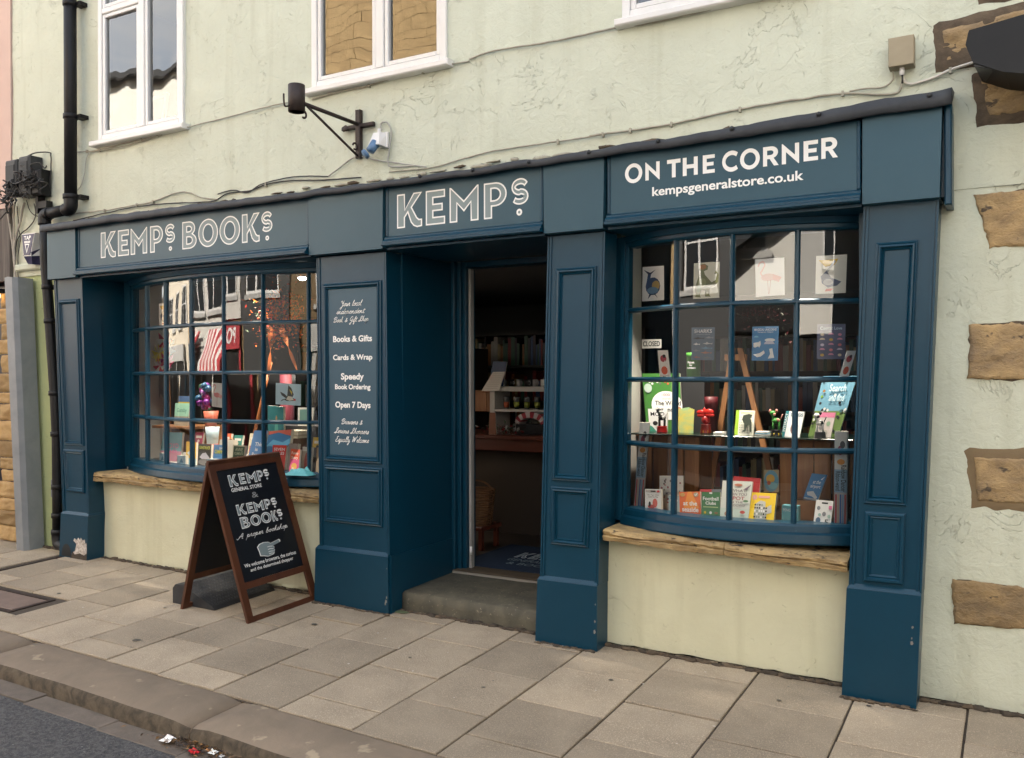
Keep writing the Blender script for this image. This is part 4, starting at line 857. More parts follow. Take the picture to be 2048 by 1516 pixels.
mb.add(vs, [(i, (i + 1) % n, (i + 1) % n + n, i + n) for i in range(n)] + [tuple(range(n)), tuple(range(n, 12))[::-1]], M_rub); mb.build("wedge_body", rp)
mb = MB()
for i in range(9):
    for j in range(22):
        x = -5.005 + i * .033; y = -.495 + j * .025; t = (x + 5.02) / .3; z = .136 - t * .114 + g0 + (y + .515) * .025; s_ = 1 if (i + j) % 2 else -1
        mb.add([(x - .011, y - .003 * s_ - .003, z + .0045), (x + .011, y + .003 * s_ - .003, z - .0038), (x + .011, y + .003 * s_ + .003, z - .0038), (x - .011, y - .003 * s_ + .003, z + .0045), (x, y, z + .0050)], [(0, 1, 4), (1, 2, 4), (2, 3, 4), (3, 0, 4)], M_rub)
o = mb.build("raised_tread", rp); tag(o, kind='stuff')
# ==================================================================== things on the walls
# downpipe
dp = empty("downpipe", (-7.07, .03, 3), "black plastic downpipe stepping left above the shopfront then running to the ground", "drainpipe")
mb = MB(); PY = .045
mb.tube([(-7.07, PY, 5.3), (-7.07, PY, 3.13)], .052, M_black, 14); mb.tube(smooth_path([(-7.07, PY, 3.17), (-7.07, PY, 3.11), (-7.09, PY, 3.08), (-7.14, PY, 3.075)], 4), .057, M_black, 14)
mb.tube([(-7.13, PY, 3.075), (-7.40, PY, 3.065)], .048, M_black, 14); mb.tube(smooth_path([(-7.36, PY, 3.067), (-7.42, PY, 3.06), (-7.44, PY, 3.03), (-7.44, PY, 2.97)], 4), .054, M_black, 14)
mb.tube([(-7.44, PY, 3.0), (-7.435, PY, 2.68), (-7.37, PY, 2.10), (-7.30, PY, 1.45), (-7.275, PY, 1.1), (-7.272, PY, .6), (-7.272, PY, .26)], .043, M_black, 14)
mb.tube(smooth_path([(-7.272, PY, .30), (-7.272, PY, .23), (-7.25, PY - .005, .175), (-7.19, PY - .01, .165), (-7.10, PY - .02, .16)], 4), .048, M_black, 12); mb.build("pipe", dp)
for (x, z, r) in ((-7.07, 4.84, .06), (-7.07, 3.87, .06), (-7.07, 3.18, .064), (-7.40, 2.42, .051), (-7.368, 2.12, .051), (-7.306, 1.487, .051), (-7.28, 1.131, .051), (-7.272, .67, .051), (-7.272, .42, .051), (-7.272, .275, .053)):
    mb = MB(); mb.lathe((x, PY, z), [(r - .008, -.022), (r, -.02), (r, .02), (r - .008, .022)], M_black, 14); mb.box(x + .02, x + .075 + (.03 if z > 3 else 0), PY + .02, .145, z - .016, z + .016, M_black); mb.build("pipe_clip", dp)
# iron bracket with short tube
ib = empty("sign_bracket", (-3.96, .12, 3.3), "rusty black iron bracket with an empty holder tube below the middle upper window", "bracket")
mb = MB(); mb.bbox(-3.982, -3.942, .095, .13, 3.140, 3.476, M_iron, .004); mb.bbox(-4.095, -3.830, .10, .128, 3.350, 3.378, M_iron, .005)
mb.ball((-4.075, .10, 3.36), .03, M_iron, sy=.3, sz=.7, jit=.2); mb.build("wall_plate", ib)
mb = MB(); mb.tube([(-3.962, .10, 3.375), (-3.962, -.44, 3.375)], .014, M_iron, 8); mb.build("arm", ib)
mb = MB(); mb.tube([(-3.962, -.40, 3.365), (-3.962, .075, 3.165), (-3.962, .10, 3.155)], .009, M_iron, 7); mb.build("stay", ib)
mb = MB(); mb.lathe((-3.962, -.50, 3.305), [(.053, 0), (.053, .17), (.050, .17), (.046, .168), (.046, .01), (.046, .0)], M_iron, 18); mb.build("holder_tube", ib)
mb = MB(); mb.tube(smooth_path([(-3.962, -.56, 3.33), (-3.962, -.60, 3.315), (-3.962, -.612, 3.34), (-3.962, -.614, 3.39)], 5), .006, M_iron, 6); mb.build("hook", ib)
for yy, zz in ((-.435, 3.305), (.070, 3.215)):
    mb = MB(); mb.tube([(-3.962, yy + .022 * math.cos(R(a)), zz + .022 * math.sin(R(a))) for a in range(-120, 170, 24)], .007, M_iron, 6); mb.build("scroll", ib)
# blue outdoor socket
so = empty("outdoor_socket", (-3.78, .12, 3.2), "white and blue weatherproof socket on the wall right of the iron bracket", "socket")
mb = MB(); mb.hexa([(-3.822, .045, 3.205), (-3.735, .045, 3.195), (-3.715, .128, 3.185), (-3.815, .128, 3.20), (-3.800, .07, 3.285), (-3.750, .07, 3.283), (-3.722, .128, 3.290), (-3.792, .128, 3.292)], M_wplas)
mb.bbox(-3.738, -3.712, .11, .128, 3.185, 3.292, M_wplas, .003); mb.lathe((-3.770, .095, 3.285), [(.014, 0), (.010, .03)], M_wplas, 8); mb.build("socket_box", so)
mb = MB(); mb.tube([(-3.785, .075, 3.215), (-3.80, .035, 3.155)], [.034, .030], M_bplas, 12); mb.build("socket_mouth", so)
mb = MB(); mb.tube([(-3.815, .012, 3.135), (-3.822, .002, 3.125)], .034, M_bplas, 14); mb.build("socket_lid", so)
def cable(label, pts, r=.005, m=M_cable, y=.127, clips=(), name="wall_cable"):
    e = empty(name, (pts[0][0], y, pts[0][-1]), label, "cable", "cables clipped along the wall")
    P = [(p[0], y + (p[2] if len(p) > 2 else 0) - .004, p[1]) for p in pts]
    mb = MB(); mb.tube([Vector(p) + Vector((0, fbm(p[0] * 9, p[2] * 9, 1) * .004, fbm(p[0] * 7, 0, 2) * .004)) for p in smooth_path(P, 8)], r, m, 6); mb.build("sheath", e)
    for c in clips:
        x, z = pts[c][0], pts[c][1]; mb = MB(); mb.box(x - .006, x + .006, y - .013, y + .008, z - .016, z + .012, M_cable); mb.build("clip", e)
    return e
cable("thin cable clipped below the sill of the upper left window", [(-7.14, 3.590), (-6.96, 3.576), (-6.79, 3.566), (-6.58, 3.576), (-6.247, 3.584), (-6.053, 3.593), (-5.74, 3.605), (-5.3, 3.618), (-4.82, 3.636), (-4.56, 3.634)], .0045, clips=(1, 2, 4, 5))
cable("second thin cable sagging just under the first left of the iron bracket", [(-6.96, 3.570), (-6.72, 3.556), (-6.45, 3.555), (-6.20, 3.575), (-6.0, 3.585)], .004)
cable("cable clipped just below the sill of the middle upper window", [(-4.40, 3.620), (-4.169, 3.632), (-3.878, 3.636), (-3.675, 3.652), (-3.424, 3.655), (-3.254, 3.662), (-3.06, 3.66)], .006, clips=(2, 4))
cable("cable running right from the middle upper window towards the top edge", [(-3.06, 3.674), (-2.834, 3.691), (-2.479, 3.672), (-2.017, 3.673), (-1.83, 3.658), (-1.534, 3.662), (-1.25, 3.68)], .006)
cable("pale cable looping from the socket down behind the lead strip", [(-3.768, 3.31), (-3.779, 3.352), (-3.750, 3.367), (-3.716, 3.351), (-3.690, 3.286), (-3.703, 3.181), (-3.715, 3.091), (-3.68, 3.050), (-3.483, 3.036)], .0055, mat("grey_cable", (.36, .36, .33), .5))
cable("pale cable crossing below the foot of the iron bracket", [(-4.25, 3.05), (-4.171, 3.089), (-4.029, 3.150), (-3.939, 3.155), (-3.821, 3.114), (-3.583, 3.058), (-3.399, 3.016)], .005, mat("grey_cable", (.36, .36, .33), .5))
cable("tangled cable above the left signboard", [(-7.208, 3.032), (-7.073, 3.055), (-6.724, 3.043), (-6.31, 3.050), (-6.111, 3.057), (-5.85, 3.098), (-5.68, 3.085), (-5.54, 3.03), (-5.36, 3.0)], .0055, clips=(2, 3, 4))
cable("darker cable lying along the lead strip above the left signboard", [(-7.15, 2.995), (-6.7, 3.020), (-6.31, 3.035), (-5.9, 3.022), (-5.581, 2.998), (-5.401, 2.992), (-5.25, 3.035), (-5.021, 3.030), (-4.854, 3.058), (-4.613, 3.061), (-4.3, 3.03), (-3.95, 3.01)], .005, M_cabled, clips=(8,))
cable("wavy twig of cable rising above the wide pilaster", [(-5.36, 3.04), (-5.2, 3.055), (-5.05, 3.02), (-4.9, 3.065), (-4.65, 3.085), (-4.45, 3.075), (-4.25, 3.05)], .0045, M_cabled)
cable("cable along the top of the lead strip between doorway and right sign", [(-3.706, 3.018), (-3.335, 3.008), (-3.071, 3.041), (-2.819, 3.058), (-2.578, 3.056), (-2.422, 3.056), (-2.124, 3.057), (-1.98, 3.059)], .005, clips=(5, 6))
cable("pale cable along the top of the right signboard", [(-2.211, 3.061), (-1.95, 3.058), (-1.699, 3.058), (-1.308, 3.084), (-1.0, 3.088), (-.774, 3.085), (-.642, 3.058), (-.549, 3.046), (-.506, 3.053), (-.489, 3.10)], .0065, clips=(1, 2, 3, 5))
cable("white cable from the beige box out to the black fitting", [(-.487, 3.116), (-.469, 3.090), (-.427, 3.080), (-.338, 3.097), (-.273, 3.119), (-.15, 3.142)], .0075, mat("white_cable", (.6, .58, .52), .5), clips=(4,))
cable("thin cable leaving the left of the beige box", [(-.536, 3.17), (-.533, 3.118), (-.58, 3.086), (-.66, 3.090), (-.74, 3.092)], .005)
cable("thin cable drooping past the right side of the downpipe", [(-6.93, 3.57), (-6.97, 3.50), (-7.0, 3.38), (-7.05, 3.28), (-7.2, 3.2), (-7.33, 3.12), (-7.42, 3.08)], .004, mat("grey_cable", (.36, .36, .33), .5))
cable("black cable looping out of the junction boxes beside the downpipe", [(-7.72, 3.60, -.08), (-7.62, 3.635, -.05), (-7.493, 3.632), (-7.468, 3.60), (-7.466, 3.50), (-7.478, 3.35), (-7.50, 3.285), (-7.545, 3.32), (-7.535, 3.40)], .006, M_cabled)
bb = empty("junction_box", (-.485, .09, 3.15), "beige metal box on the wall above the right end of the shopfront", "junction box")
mb = MB(); mb.bbox(-.547, -.430, .050, .128, 3.158, 3.302, M_beige, .003); mb.build("box_body", bb); mb = MB(); mb.lathe((-.488, .09, 3.12), [(.011, 0), (.013, .02), (.011, .038)], M_wplas, 10); mb.tube([(-.486, .09, 3.12), (-.486, .09, 3.08)], .005, M_cabled, 6); mb.build("cable_gland", bb)
bf = empty("projecting_black_fitting", (0, -.1, 3.1), "angular black casing projecting from the stone wall at the top right corner", "wall fitting")
mb = MB(); pf_ = [(-.195, 3.19), (-.195, 3.135), (-.165, 3.05), (-.04, 2.985), (.30, 2.90), (.55, 2.88), (.55, 3.34), (.06, 3.232), (-.18, 3.20)]
n = len(pf_); vs = [(x, -.16, z) for x, z in pf_] + [(x + .03, .13, z - .01) for x, z in pf_]
vs[0] = (-.185, -.155, 3.19)
mb.add(vs, [(i, (i + 1) % n, (i + 1) % n + n, i + n) for i in range(n)] + [tuple(range(n)), tuple(range(n, 2 * n))[::-1]], M_black); mb.build("casing", bf)
mb = MB(); mb.hexa([(-.16, -.148, 3.035), (.3, -.148, 2.88), (.3, .10, 2.88), (-.13, .10, 3.035), (-.165, -.150, 3.06), (.3, -.150, 2.94), (.3, .12, 2.94), (-.13, .12, 3.06)], M_chalk); mb.build("underside", bf)
# alarm box
al = empty("alarm_box", (-7.64, .08, 2.8), "white and navy burglar alarm box lettered TAP left of the downpipe", "alarm box")
mb = MB(); mb.hexa([(-7.680, .0, 2.705), (-7.575, .0, 2.700), (-7.560, .148, 2.720), (-7.720, .148, 2.72), (-7.706, .0, 2.905), (-7.515, .0, 2.902), (-7.535, .148, 2.925), (-7.76, .148, 2.925)], M_wplas); mb.build("alarm_cover", al)
mb = MB(); mb.hexa([(-7.665, .03, 2.640), (-7.60, .03, 2.632), (-7.585, .148, 2.635), (-7.69, .148, 2.645), (-7.685, -.002, 2.715), (-7.562, -.002, 2.735), (-7.553, .148, 2.81), (-7.73, .148, 2.73)], M_navy); mb.build("alarm_base", al)
o, F = slab("alarm_face", [(-7.672, -.004, 2.712), (-7.583, -.004, 2.709), (-7.525, -.004, 2.894), (-7.698, -.004, 2.896)], .004, M_navy, al)
PR(F).text("TAP", .18, .74, .80, .93, (.8, .8, .8), .03).rect(.20, .58, .80, .68, (.8, .8, .8)).text("ALARMS", .25, .60, .75, .66, (.02, .02, .08), .0).poly([(.24, .54), (.76, .54), (.5, .10)], (.8, .8, .8)).poly([(.34, .49), (.66, .49), (.5, .20)], (.018, .018, .075)).done(al)
# junction boxes and wires at the left
for i, (a, b_, c, d, lb) in enumerate(((-7.965, -7.795, 3.28, 3.59, "left tall dark grey cable box on the wall by the pink house"), (-7.765, -7.60, 3.25, 3.60, "right tall dark grey cable box on the wall, wires spilling over it"))):
    j = empty("cable_box", (a, .07, c), lb, "cable box", "cable boxes high on the left wall")
    mb = MB(); mb.bbox(a, b_, .0, .13, c, d, mat("weathered_black_box", (.022, .024, .027), .6, (.04, .042, .045), 8), .018); mb.build("box_body", j); mb = MB(); mb.bbox(a + .02, b_ - .02, -.006, .0, c + .03, d - .05, M_black, .003); mb.build("box_lid", j)
wb = empty("wire_bundle", (-7.65, .05, 3.3), "tangle of black wires hanging over and below the cable boxes", "wires")
mb = MB(); random.seed(5)
for i in range(46):
    x0 = random.uniform(-8.02, -7.5); z0 = random.uniform(3.22, 3.34) + (.12 if x0 > -7.72 else 0); P = [(x0, random.uniform(-.05, .03), z0)]
    for k in range(4): P.append((P[-1][0] + random.uniform(-.09, .09), random.uniform(-.06, .04), P[-1][2] + random.uniform(-.07, .055)))
    mb.tube(smooth_path(P, 3), random.uniform(.004, .008), M_cabled, 5)
mb.bbox(-7.60, -7.48, .02, .13, 3.24, 3.47, M_black, .02); mb.box(-7.60, -7.565, .06, .13, 3.09, 3.25, M_black); mb.box(-7.57, -7.44, .06, .12, 3.13, 3.19, M_black)
o = mb.build("wires", wb)
for lb, P in (("pale conduit slanting down from the left cable box", [(-8.14, 3.26), (-8.05, 2.90), (-8.0, 2.60), (-7.985, 2.40)]), ("pale conduit dropping straight below the left cable box", [(-8.0, 3.24), (-8.02, 3.1), (-8.015, 2.86), (-7.99, 2.50)]),
              ("pale conduit slanting down left from the right cable box", [(-7.85, 3.22), (-7.93, 3.03), (-8.01, 2.84), (-8.0, 2.70)])):
    c = cable(lb, P, .011, mat("grey_conduit", (.33, .31, .27), .6), .12, name="conduit"); c['category'] = "conduit"
cable("thin dark cable curving from the boxes past the alarm box", [(-7.72, 3.2), (-7.70, 3.08), (-7.80, 2.99), (-7.92, 2.94), (-7.99, 2.86), (-8.0, 2.7)], .005, M_cabled)
cable("looping thin cable behind the conduits below the boxes", [(-7.98, 3.2), (-7.95, 3.0), (-7.93, 2.9), (-7.97, 2.7), (-7.96, 2.5)], .0045, M_cabled)
cable("thin pale cable crossing to the downpipe below the boxes", [(-7.83, 3.24), (-7.76, 3.12), (-7.60, 3.06), (-7.46, 3.03)], .004, M_cabled)
mtb = empty("meter_box", (-7.35, .13, .64), "small grey box low on the pale green wall behind the downpipe", "meter box"); mb = MB(); mb.bbox(-7.44, -7.36, .09, .15, .565, .718, M_greyp, .004); mb.build("box_body", mtb)
gp = empty("grey_post", (-7.8, .05, .1), "leaning grey boxed post standing in front of the stone doorway edge", "post")
mb = MB(); mb.hexa([(-7.735, -.02, .08), (-7.575, -.02, .08), (-7.575, .12, .08), (-7.735, .12, .08), (-7.905, -.02, 2.535), (-7.735, -.02, 2.520), (-7.735, .12, 2.52), (-7.905, .12, 2.535)], M_greyp)
mb.hexa([(-7.735, -.02, .08), (-7.70, -.06, .08), (-7.60, -.06, .08), (-7.575, -.0201, .08), (-7.905, -.02, 2.53), (-7.87, -.06, 2.52), (-7.76, -.06, 2.52), (-7.735, -.0201, 2.52)], M_greyp); mb.build("post_casing", gp)
# ==================================================================== neighbour on the left
nb_ = empty("neighbour_house", (-9.5, .2, 0), "pink rendered neighbour with weathered boards and a dark doorway at the left edge", "building")
mb = MB(); mb.box(-16, -8.075, .125, .2, 3.2, 6.6, M_pink); mb.build("upper_wall", nb_)
mb = MB(); mb.box(-16, -8.075, .13, 7, 6.6, 6.7, M_slate); mb.box(-16, -15.95, .2, 7, 0, 6.6, M_pink); mb.box(-16, -8.08, 6.9, 7, 0, 6.6, M_pink); mb.build("roof", nb_)
M_oldw = mat("weathered_grey_boards", (.16, .14, .125), .85, (.07, .06, .055), 5, stretch=(6, 6, .4), bump=.002, bscale=20)
for i in range(10): x = -8.075 - i * .11; mb = MB(); mb.bbox(x - .105, x, .11 + .01 * (i % 2), .16, 2.52, 3.19, M_oldw, .004); mb.build("board", nb_)
mb = MB(); mb.box(-16, -9.2, .13, .2, 0, 3.19, M_pink); mb.build("lower_wall", nb_)
mb = MB(); mb.box(-9.2, -8.21, .26, .30, .45, 2.5, mat("dark_navy_door", (.006, .008, .02), .3)); mb.box(-8.62, -8.57, .22, .27, .4, 2.2, M_upvc); mb.build("door", nb_)
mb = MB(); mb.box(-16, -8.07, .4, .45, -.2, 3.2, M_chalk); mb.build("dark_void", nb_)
M_qn = mat("golden_jamb_stone", (.42, .29, .13), .85, (.28, .18, .08), 6, bump=.008, bscale=14, bumps=[(50, .003)], rnd=.3)
z = .11; k = 0; random.seed(11)
while z < 2.36:
    h = random.uniform(.10, .19); w = random.choice([.13, .16, .10, .14])
    rough_block("jamb_stone", [(-8.11 - w, z + .003), (-7.98, z + .003), (-7.98, z + h - .003), (-8.11 - w, z + h - .003)], .10, M_qn, nb_, nu=14, nv=10, amp=.016, edge=.004, hf=.003, depth=.012, seed=k * 2.7, round_=.0); z += h; k += 1
for i in range(8):
    for j in range(2): rough_block("brick", [(-9.25 + i * .14, .14 + j * .14), (-9.12 + i * .14, .14 + j * .14), (-9.12 + i * .14, .27 + j * .14), (-9.25 + i * .14, .27 + j * .14)], .22, M_qn, nb_, nu=5, nv=4, amp=.005, edge=.004, depth=.05, seed=i + j * 9)
lp_ = empty("wall_lantern", (-8.2, .05, 2.37), "small round lit amber lamp above the neighbour's doorway", "lamp")
mb = MB(); mb.ball((-8.20, .06, 2.385), .035, mat("amber_lamp_glow", (.7, .4, .1), .4, emit=(1, .55, .15), estr=1.6)); mb.build("lamp_bulb", lp_); mb = MB(); mb.box(-8.225, -8.175, .06, .14, 2.41, 2.45, M_chalk); mb.build("lamp_base", lp_)
# ==================================================================== inside the shop
mb = MB()
def quad(m, *p): mb.add(list(p), [(0, 1, 2, 3)], m)
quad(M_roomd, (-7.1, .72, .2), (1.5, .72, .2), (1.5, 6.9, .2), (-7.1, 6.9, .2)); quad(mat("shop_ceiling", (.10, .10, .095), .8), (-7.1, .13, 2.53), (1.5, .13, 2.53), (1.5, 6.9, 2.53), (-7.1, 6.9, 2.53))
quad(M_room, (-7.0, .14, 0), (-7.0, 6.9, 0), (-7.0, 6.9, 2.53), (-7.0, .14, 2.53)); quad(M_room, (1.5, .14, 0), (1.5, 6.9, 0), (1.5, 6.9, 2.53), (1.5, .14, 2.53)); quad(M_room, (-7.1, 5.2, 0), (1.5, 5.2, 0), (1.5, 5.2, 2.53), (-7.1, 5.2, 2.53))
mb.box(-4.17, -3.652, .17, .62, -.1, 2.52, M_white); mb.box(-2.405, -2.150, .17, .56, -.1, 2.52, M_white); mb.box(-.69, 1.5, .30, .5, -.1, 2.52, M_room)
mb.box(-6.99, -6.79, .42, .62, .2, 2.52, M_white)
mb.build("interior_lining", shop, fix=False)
def deck(x0, x1, ye, b, y1, z, m, parent, n=16, off=.045):
    mb = MB(); vs = []
    for i in range(n + 1):
        u = i / n; s_ = 2 * u - 1; vs.append((x0 + (x1 - x0) * u, ye - b * (1 - s_ * s_) + off, z))
    vs += [(x1, y1, z), (x0, y1, z)]; k = len(vs); vs += [(p[0], p[1], z - .03) for p in vs]
    mb.add(vs, [tuple(range(k)), tuple(range(k, 2 * k))[::-1]] + [(i, (i + 1) % k, (i + 1) % k + k, i + k) for i in range(k)], m)
    mb.box(x0, x1, y1 + .002, y1 + .02, .2, z - .005, M_room); return mb.build("display_deck", parent)
deck(-6.72, -4.15, .36, .31, 1.05, .902, M_deckw, shop); deck(-2.10, -.66, .30, .215, 1.0, .810, M_oak, shop)
# white reveals of the two bays
mb = MB(); mb.box(-6.782, -6.745, .40, .80, .90, 2.50, M_white); mb.box(-2.145, -2.108, .36, .70, .81, 2.50, M_white); mb.box(-4.145, -4.13, .42, .9, .9, 2.5, M_white); mb.build("bay_reveal", shop)
def pts(*a): return [tuple(p) for p in a]
def book(label, q, col, th=.02, cat="book", name="book", pr=None, group=None, side_=(.55, .52, .45), zfloor=None):
    q = [list(p) for p in q]
    if zfloor is not None:
        for k in (0, 1): q[k][2] = zfloor
    b_ = empty(name, ((q[0][0] + q[1][0]) / 2, (q[0][1] + q[1][1]) / 2, min(q[0][2], q[1][2])), label, cat, group)
    o, F = slab("cover" if cat == "book" else "front", q, th, flat(col), b_, flat(side_))
    if pr: P = PR(F); pr(P); P.done(b_)
    return b_
WH = (.80, .79, .76); BK = (.012, .012, .014)
DL, DR = .903, .811
# ---- posters taped inside the right window
def whale(p): p.ell(.5, .42, .34, .26, (.03, .06, .14)).poly([(.18, .45), (.30, .35), (.42, .80), (.28, .84)], (.03, .06, .14)).poly([(.06, .92), (.30, .84), (.38, .82), (.62, .90), (.42, .78), (.30, .76)], (.03, .04, .08)).ell(.64, .44, .18, .14, (.35, .26, .10)).ell(.5, .30, .26, .10, (.12, .22, .34)).poly([(.35, .2), (.28, .05), (.45, .18)], (.03, .05, .1)).poly([(.62, .2), (.74, .07), (.55, .2)], (.03, .05, .1))
def trex(p): p.poly([(.22, .95), (.42, .97), (.56, .90), (.54, .80), (.40, .76), (.44, .66), (.56, .56), (.70, .44), (.86, .50), (.92, .68), (.80, .66), (.84, .76), (.97, .66), (.95, .44), (.80, .32), (.64, .28), (.62, .10), (.68, .04), (.46, .05), (.46, .22), (.32, .24), (.26, .10), (.30, .03), (.08, .05), (.10, .16), (.06, .30), (.14, .48), (.20, .62), (.28, .76), (.20, .80)], (.16, .17, .07)).ell(.36, .88, .13, .07, (.35, .15, .05)).ell(.34, .44, .16, .13, (.25, .27, .12)).ell(.22, .27, .10, .10, (.10, .16, .05))
def flamingo(p, c=(.62, .22, .22)): p.line([(.10, .80), (.16, .90), (.28, .92), (.34, .84), (.26, .72), (.18, .62), (.24, .54)], .045, c).ell(.45, .50, .26, .10, c).poly([(.6, .58), (.9, .48), (.8, .36), (.6, .42)], (.70, .38, .36)).line([(.42, .42), (.44, .06)], .012, (.4, .2, .2)).line([(.52, .42), (.50, .25), (.46, .06)], .012, (.4, .2, .2))
def pelicanp(p): p.poly([(.08, .88), (.72, .90), (.60, .74), (.30, .70)], (.55, .36, .03)).line([(.62, .86), (.46, .68), (.30, .52), (.34, .36)], .07, (.25, .27, .30)).poly([(.16, .46), (.34, .60), (.50, .42), (.84, .30), (.70, .20), (.40, .16), (.20, .28)], (.07, .09, .16)).ell(.4, .30, .16, .08, (.3, .32, .36)).poly([(.35, .13), (.6, .13), (.5, .06), (.3, .06)], (.5, .06, .04))
def sharks(p):
    p.text("SHARKS", .12, .83, .88, .94, WH, .01).text("Temporary Tattoos", .2, .77, .8, .80, (.4, .42, .46))
    for (x, y, w, c) in ((.06, .66, .5, BK), (.6, .68, .35, (.2, .22, .26)), (.08, .48, .3, WH), (.5, .5, .42, (.45, .45, .45)), (.4, .36, .52, (.12, .25, .38)), (.08, .28, .3, (.15, .17, .2)), (.4, .22, .5, (.35, .14, .10)), (.1, .08, .3, (.25, .1, .1)), (.55, .07, .35, (.12, .13, .15))):
        p.poly([(x, y + .01), (x + w * .35, y + .028), (x + w * .45, y + .06), (x + w * .55, y + .028), (x + w * .9, y + .01), (x + w, y + .035), (x + w * .97, y - .02), (x + w * .8, y), (x + w * .4, y - .02)], c)
def unicorns(p):
    p.text("MAGICAL UNICORNS", .08, .87, .92, .94, WH, .02).text("Temporary Tattoos", .2, .81, .8, .85, WH, .02).ell(.16, .68, .09, .05, (.15, .4, .55), a1=180).poly([(.06, .40), (.06, .52), (.24, .54), (.32, .58), (.34, .48), (.28, .38), (.24, .42), (.12, .38)], WH).ell(.68, .60, .20, .05, WH).ell(.66, .48, .2, .10, (.5, .5, .6), a1=180)
    p.poly([(.06, .18), (.3, .22), (.46, .30), (.5, .22), (.34, .12), (.2, .10)], WH).poly([(.66, .34), (.78, .36), (.82, .2), (.86, .08), (.62, .06), (.7, .2)], WH).rect(.5, .96, .98, .98, (.3, .5, .7))
def cosmic(p):
    p.text("Cosmic Love", .10, .84, .88, .93, (.45, .6, .75)); random.seed(3)
    for i in range(5):
        for j in range(3):
            c = random.choice([(.5, .15, .18), (.6, .5, .4), (.55, .35, .08), (.5, .45, .55), (.5, .2, .3)]); x, y = .18 + j * .31, .70 - i * .145
            (p.ell(x, y, .10, .055, c, a1=180) if (i + j) % 2 else p.ell(x, y, .07, .04, c, 9))
PQ = dict(
 whale=[(-1.936, .256, 2.069), (-1.771, .179, 2.064), (-1.771, .179, 2.264), (-1.930, .253, 2.272)], trex=[(-1.579, .124, 2.057), (-1.422, .102, 2.055), (-1.419, .102, 2.255), (-1.572, .122, 2.258)],
 flamingo=[(-1.222, .108, 2.050), (-1.075, .137, 2.057), (-1.077, .137, 2.259), (-1.226, .108, 2.255)], pelican=[(-.926, .187, 2.058), (-.783, .255, 2.063), (-.776, .258, 2.268), (-.921, .189, 2.262)],
 sharks=[(-1.590, .126, 1.713), (-1.453, .105, 1.709), (-1.448, .104, 1.893), (-1.588, .126, 1.896)], unicorn=[(-1.245, .106, 1.705), (-1.110, .128, 1.704), (-1.105, .129, 1.890), (-1.241, .106, 1.890)],
 cosmic=[(-.920, .189, 1.710), (-.787, .252, 1.710), (-.784, .254, 1.898), (-.916, .191, 1.897)])
G1 = "animal prints stuck inside the window glass"; G2 = "tattoo cards stuck inside the right window"
def poster(k, q, label, col, pr, g): q = [(p[0], p[1] + .010, p[2]) for p in q]; book(label, q, col, .0015, "poster", "poster", pr, g, col)
poster(0, PQ['whale'], "white print of a diving whale, first in the top row of the right window", WH, whale, G1)
poster(0, PQ['trex'], "white print of a green and brown tyrannosaur in the right window", (.66, .64, .52), trex, G1)
poster(0, PQ['flamingo'], "white print of a pale pink flamingo in the top row of the right window", WH, lambda p: flamingo(p, (.72, .45, .43)), G1)
poster(0, PQ['pelican'], "print of a yellow-billed pelican at the top right of the right window", (.62, .61, .57), pelicanp, G1)
poster(0, PQ['sharks'], "slate blue card headed SHARKS", (.07, .11, .16), sharks, G2)
poster(0, PQ['unicorn'], "bright blue card headed MAGICAL UNICORNS", (.05, .19, .40), unicorns, G2)
poster(0, PQ['cosmic'], "dark navy card headed Cosmic Love with rows of small symbols", (.06, .07, .14), cosmic, G2)
poster(0, [(-6.094, .155, 2.046), (-5.925, .115, 2.041), (-5.924, .115, 2.228), (-6.102, .157, 2.227)], "white pelican print in the top row of the left window", WH, pelicanp, G1)
poster(0, [(-5.382, .064, 1.399), (-5.257, .069, 1.387), (-5.258, .069, 1.576), (-5.381, .064, 1.582)], "white print of a red flamingo in the left window", WH, flamingo, G1)
poster(0, [(-4.791, .140, 1.420), (-4.593, .196, 1.410), (-4.590, .197, 1.569), (-4.789, .141, 1.580)], "pale blue print of a flying goldfinch in the left window", (.45, .60, .68),
       lambda p: p.poly([(.18, .60), (.34, .52), (.46, .40), (.50, .92), (.62, .80), (.72, .50), (.66, .36), (.80, .28), (.70, .20), (.46, .18), (.34, .24), (.2, .14), (.26, .24), (.42, .30), (.24, .44)], (.06, .07, .07)).poly([(.5, .42), (.64, .40), (.72, .26), (.56, .2), (.42, .26)], (.6, .58, .5)).poly([(.54, .74), (.66, .62), (.64, .48)], (.6, .48, .05)).ell(.76, .26, .045, .05, (.5, .05, .04)), G1)
# ---- tall ribbon wand cartons
def wand(p):
    p.rect(0, .60, 1, 1, (.62, .62, .62)).ell(.45, .80, .22, .05, (.35, .05, .10)).ell(.62, .86, .2, .04, (.05, .04, .05)).ell(.5, .68, .3, .03, (.6, .25, .05)).rect(0, .02, 1, .36, (.45, .42, .44))
    for i, c in enumerate(((.5, .05, .06), (.5, .42, .3), (.06, .14, .40), (.18, .36, .55), (.5, .10, .10))): p.rect(.08 + i * .18, .03, .20 + i * .18, .34, c)
    p.rect(0, .36, 1, .60, (.25, .38, .52)).text("Rainbow Dancer", .52, .37, .92, .98 * .66, BK, .01, rot=-90).text("Ribbon-wand", .10, .38, .48, .58, BK, .01, rot=-90)
wg = "tall ribbon wand cartons"
book("tall narrow rainbow ribbon wand carton at the left end of the right window", [(-2.028, .36, .815), (-1.975, .37, .812), (-1.930, .37, 1.34), (-1.988, .36, 1.34)], (.4, .42, .48), .03, "toy carton", "wand_carton", wand, wg)
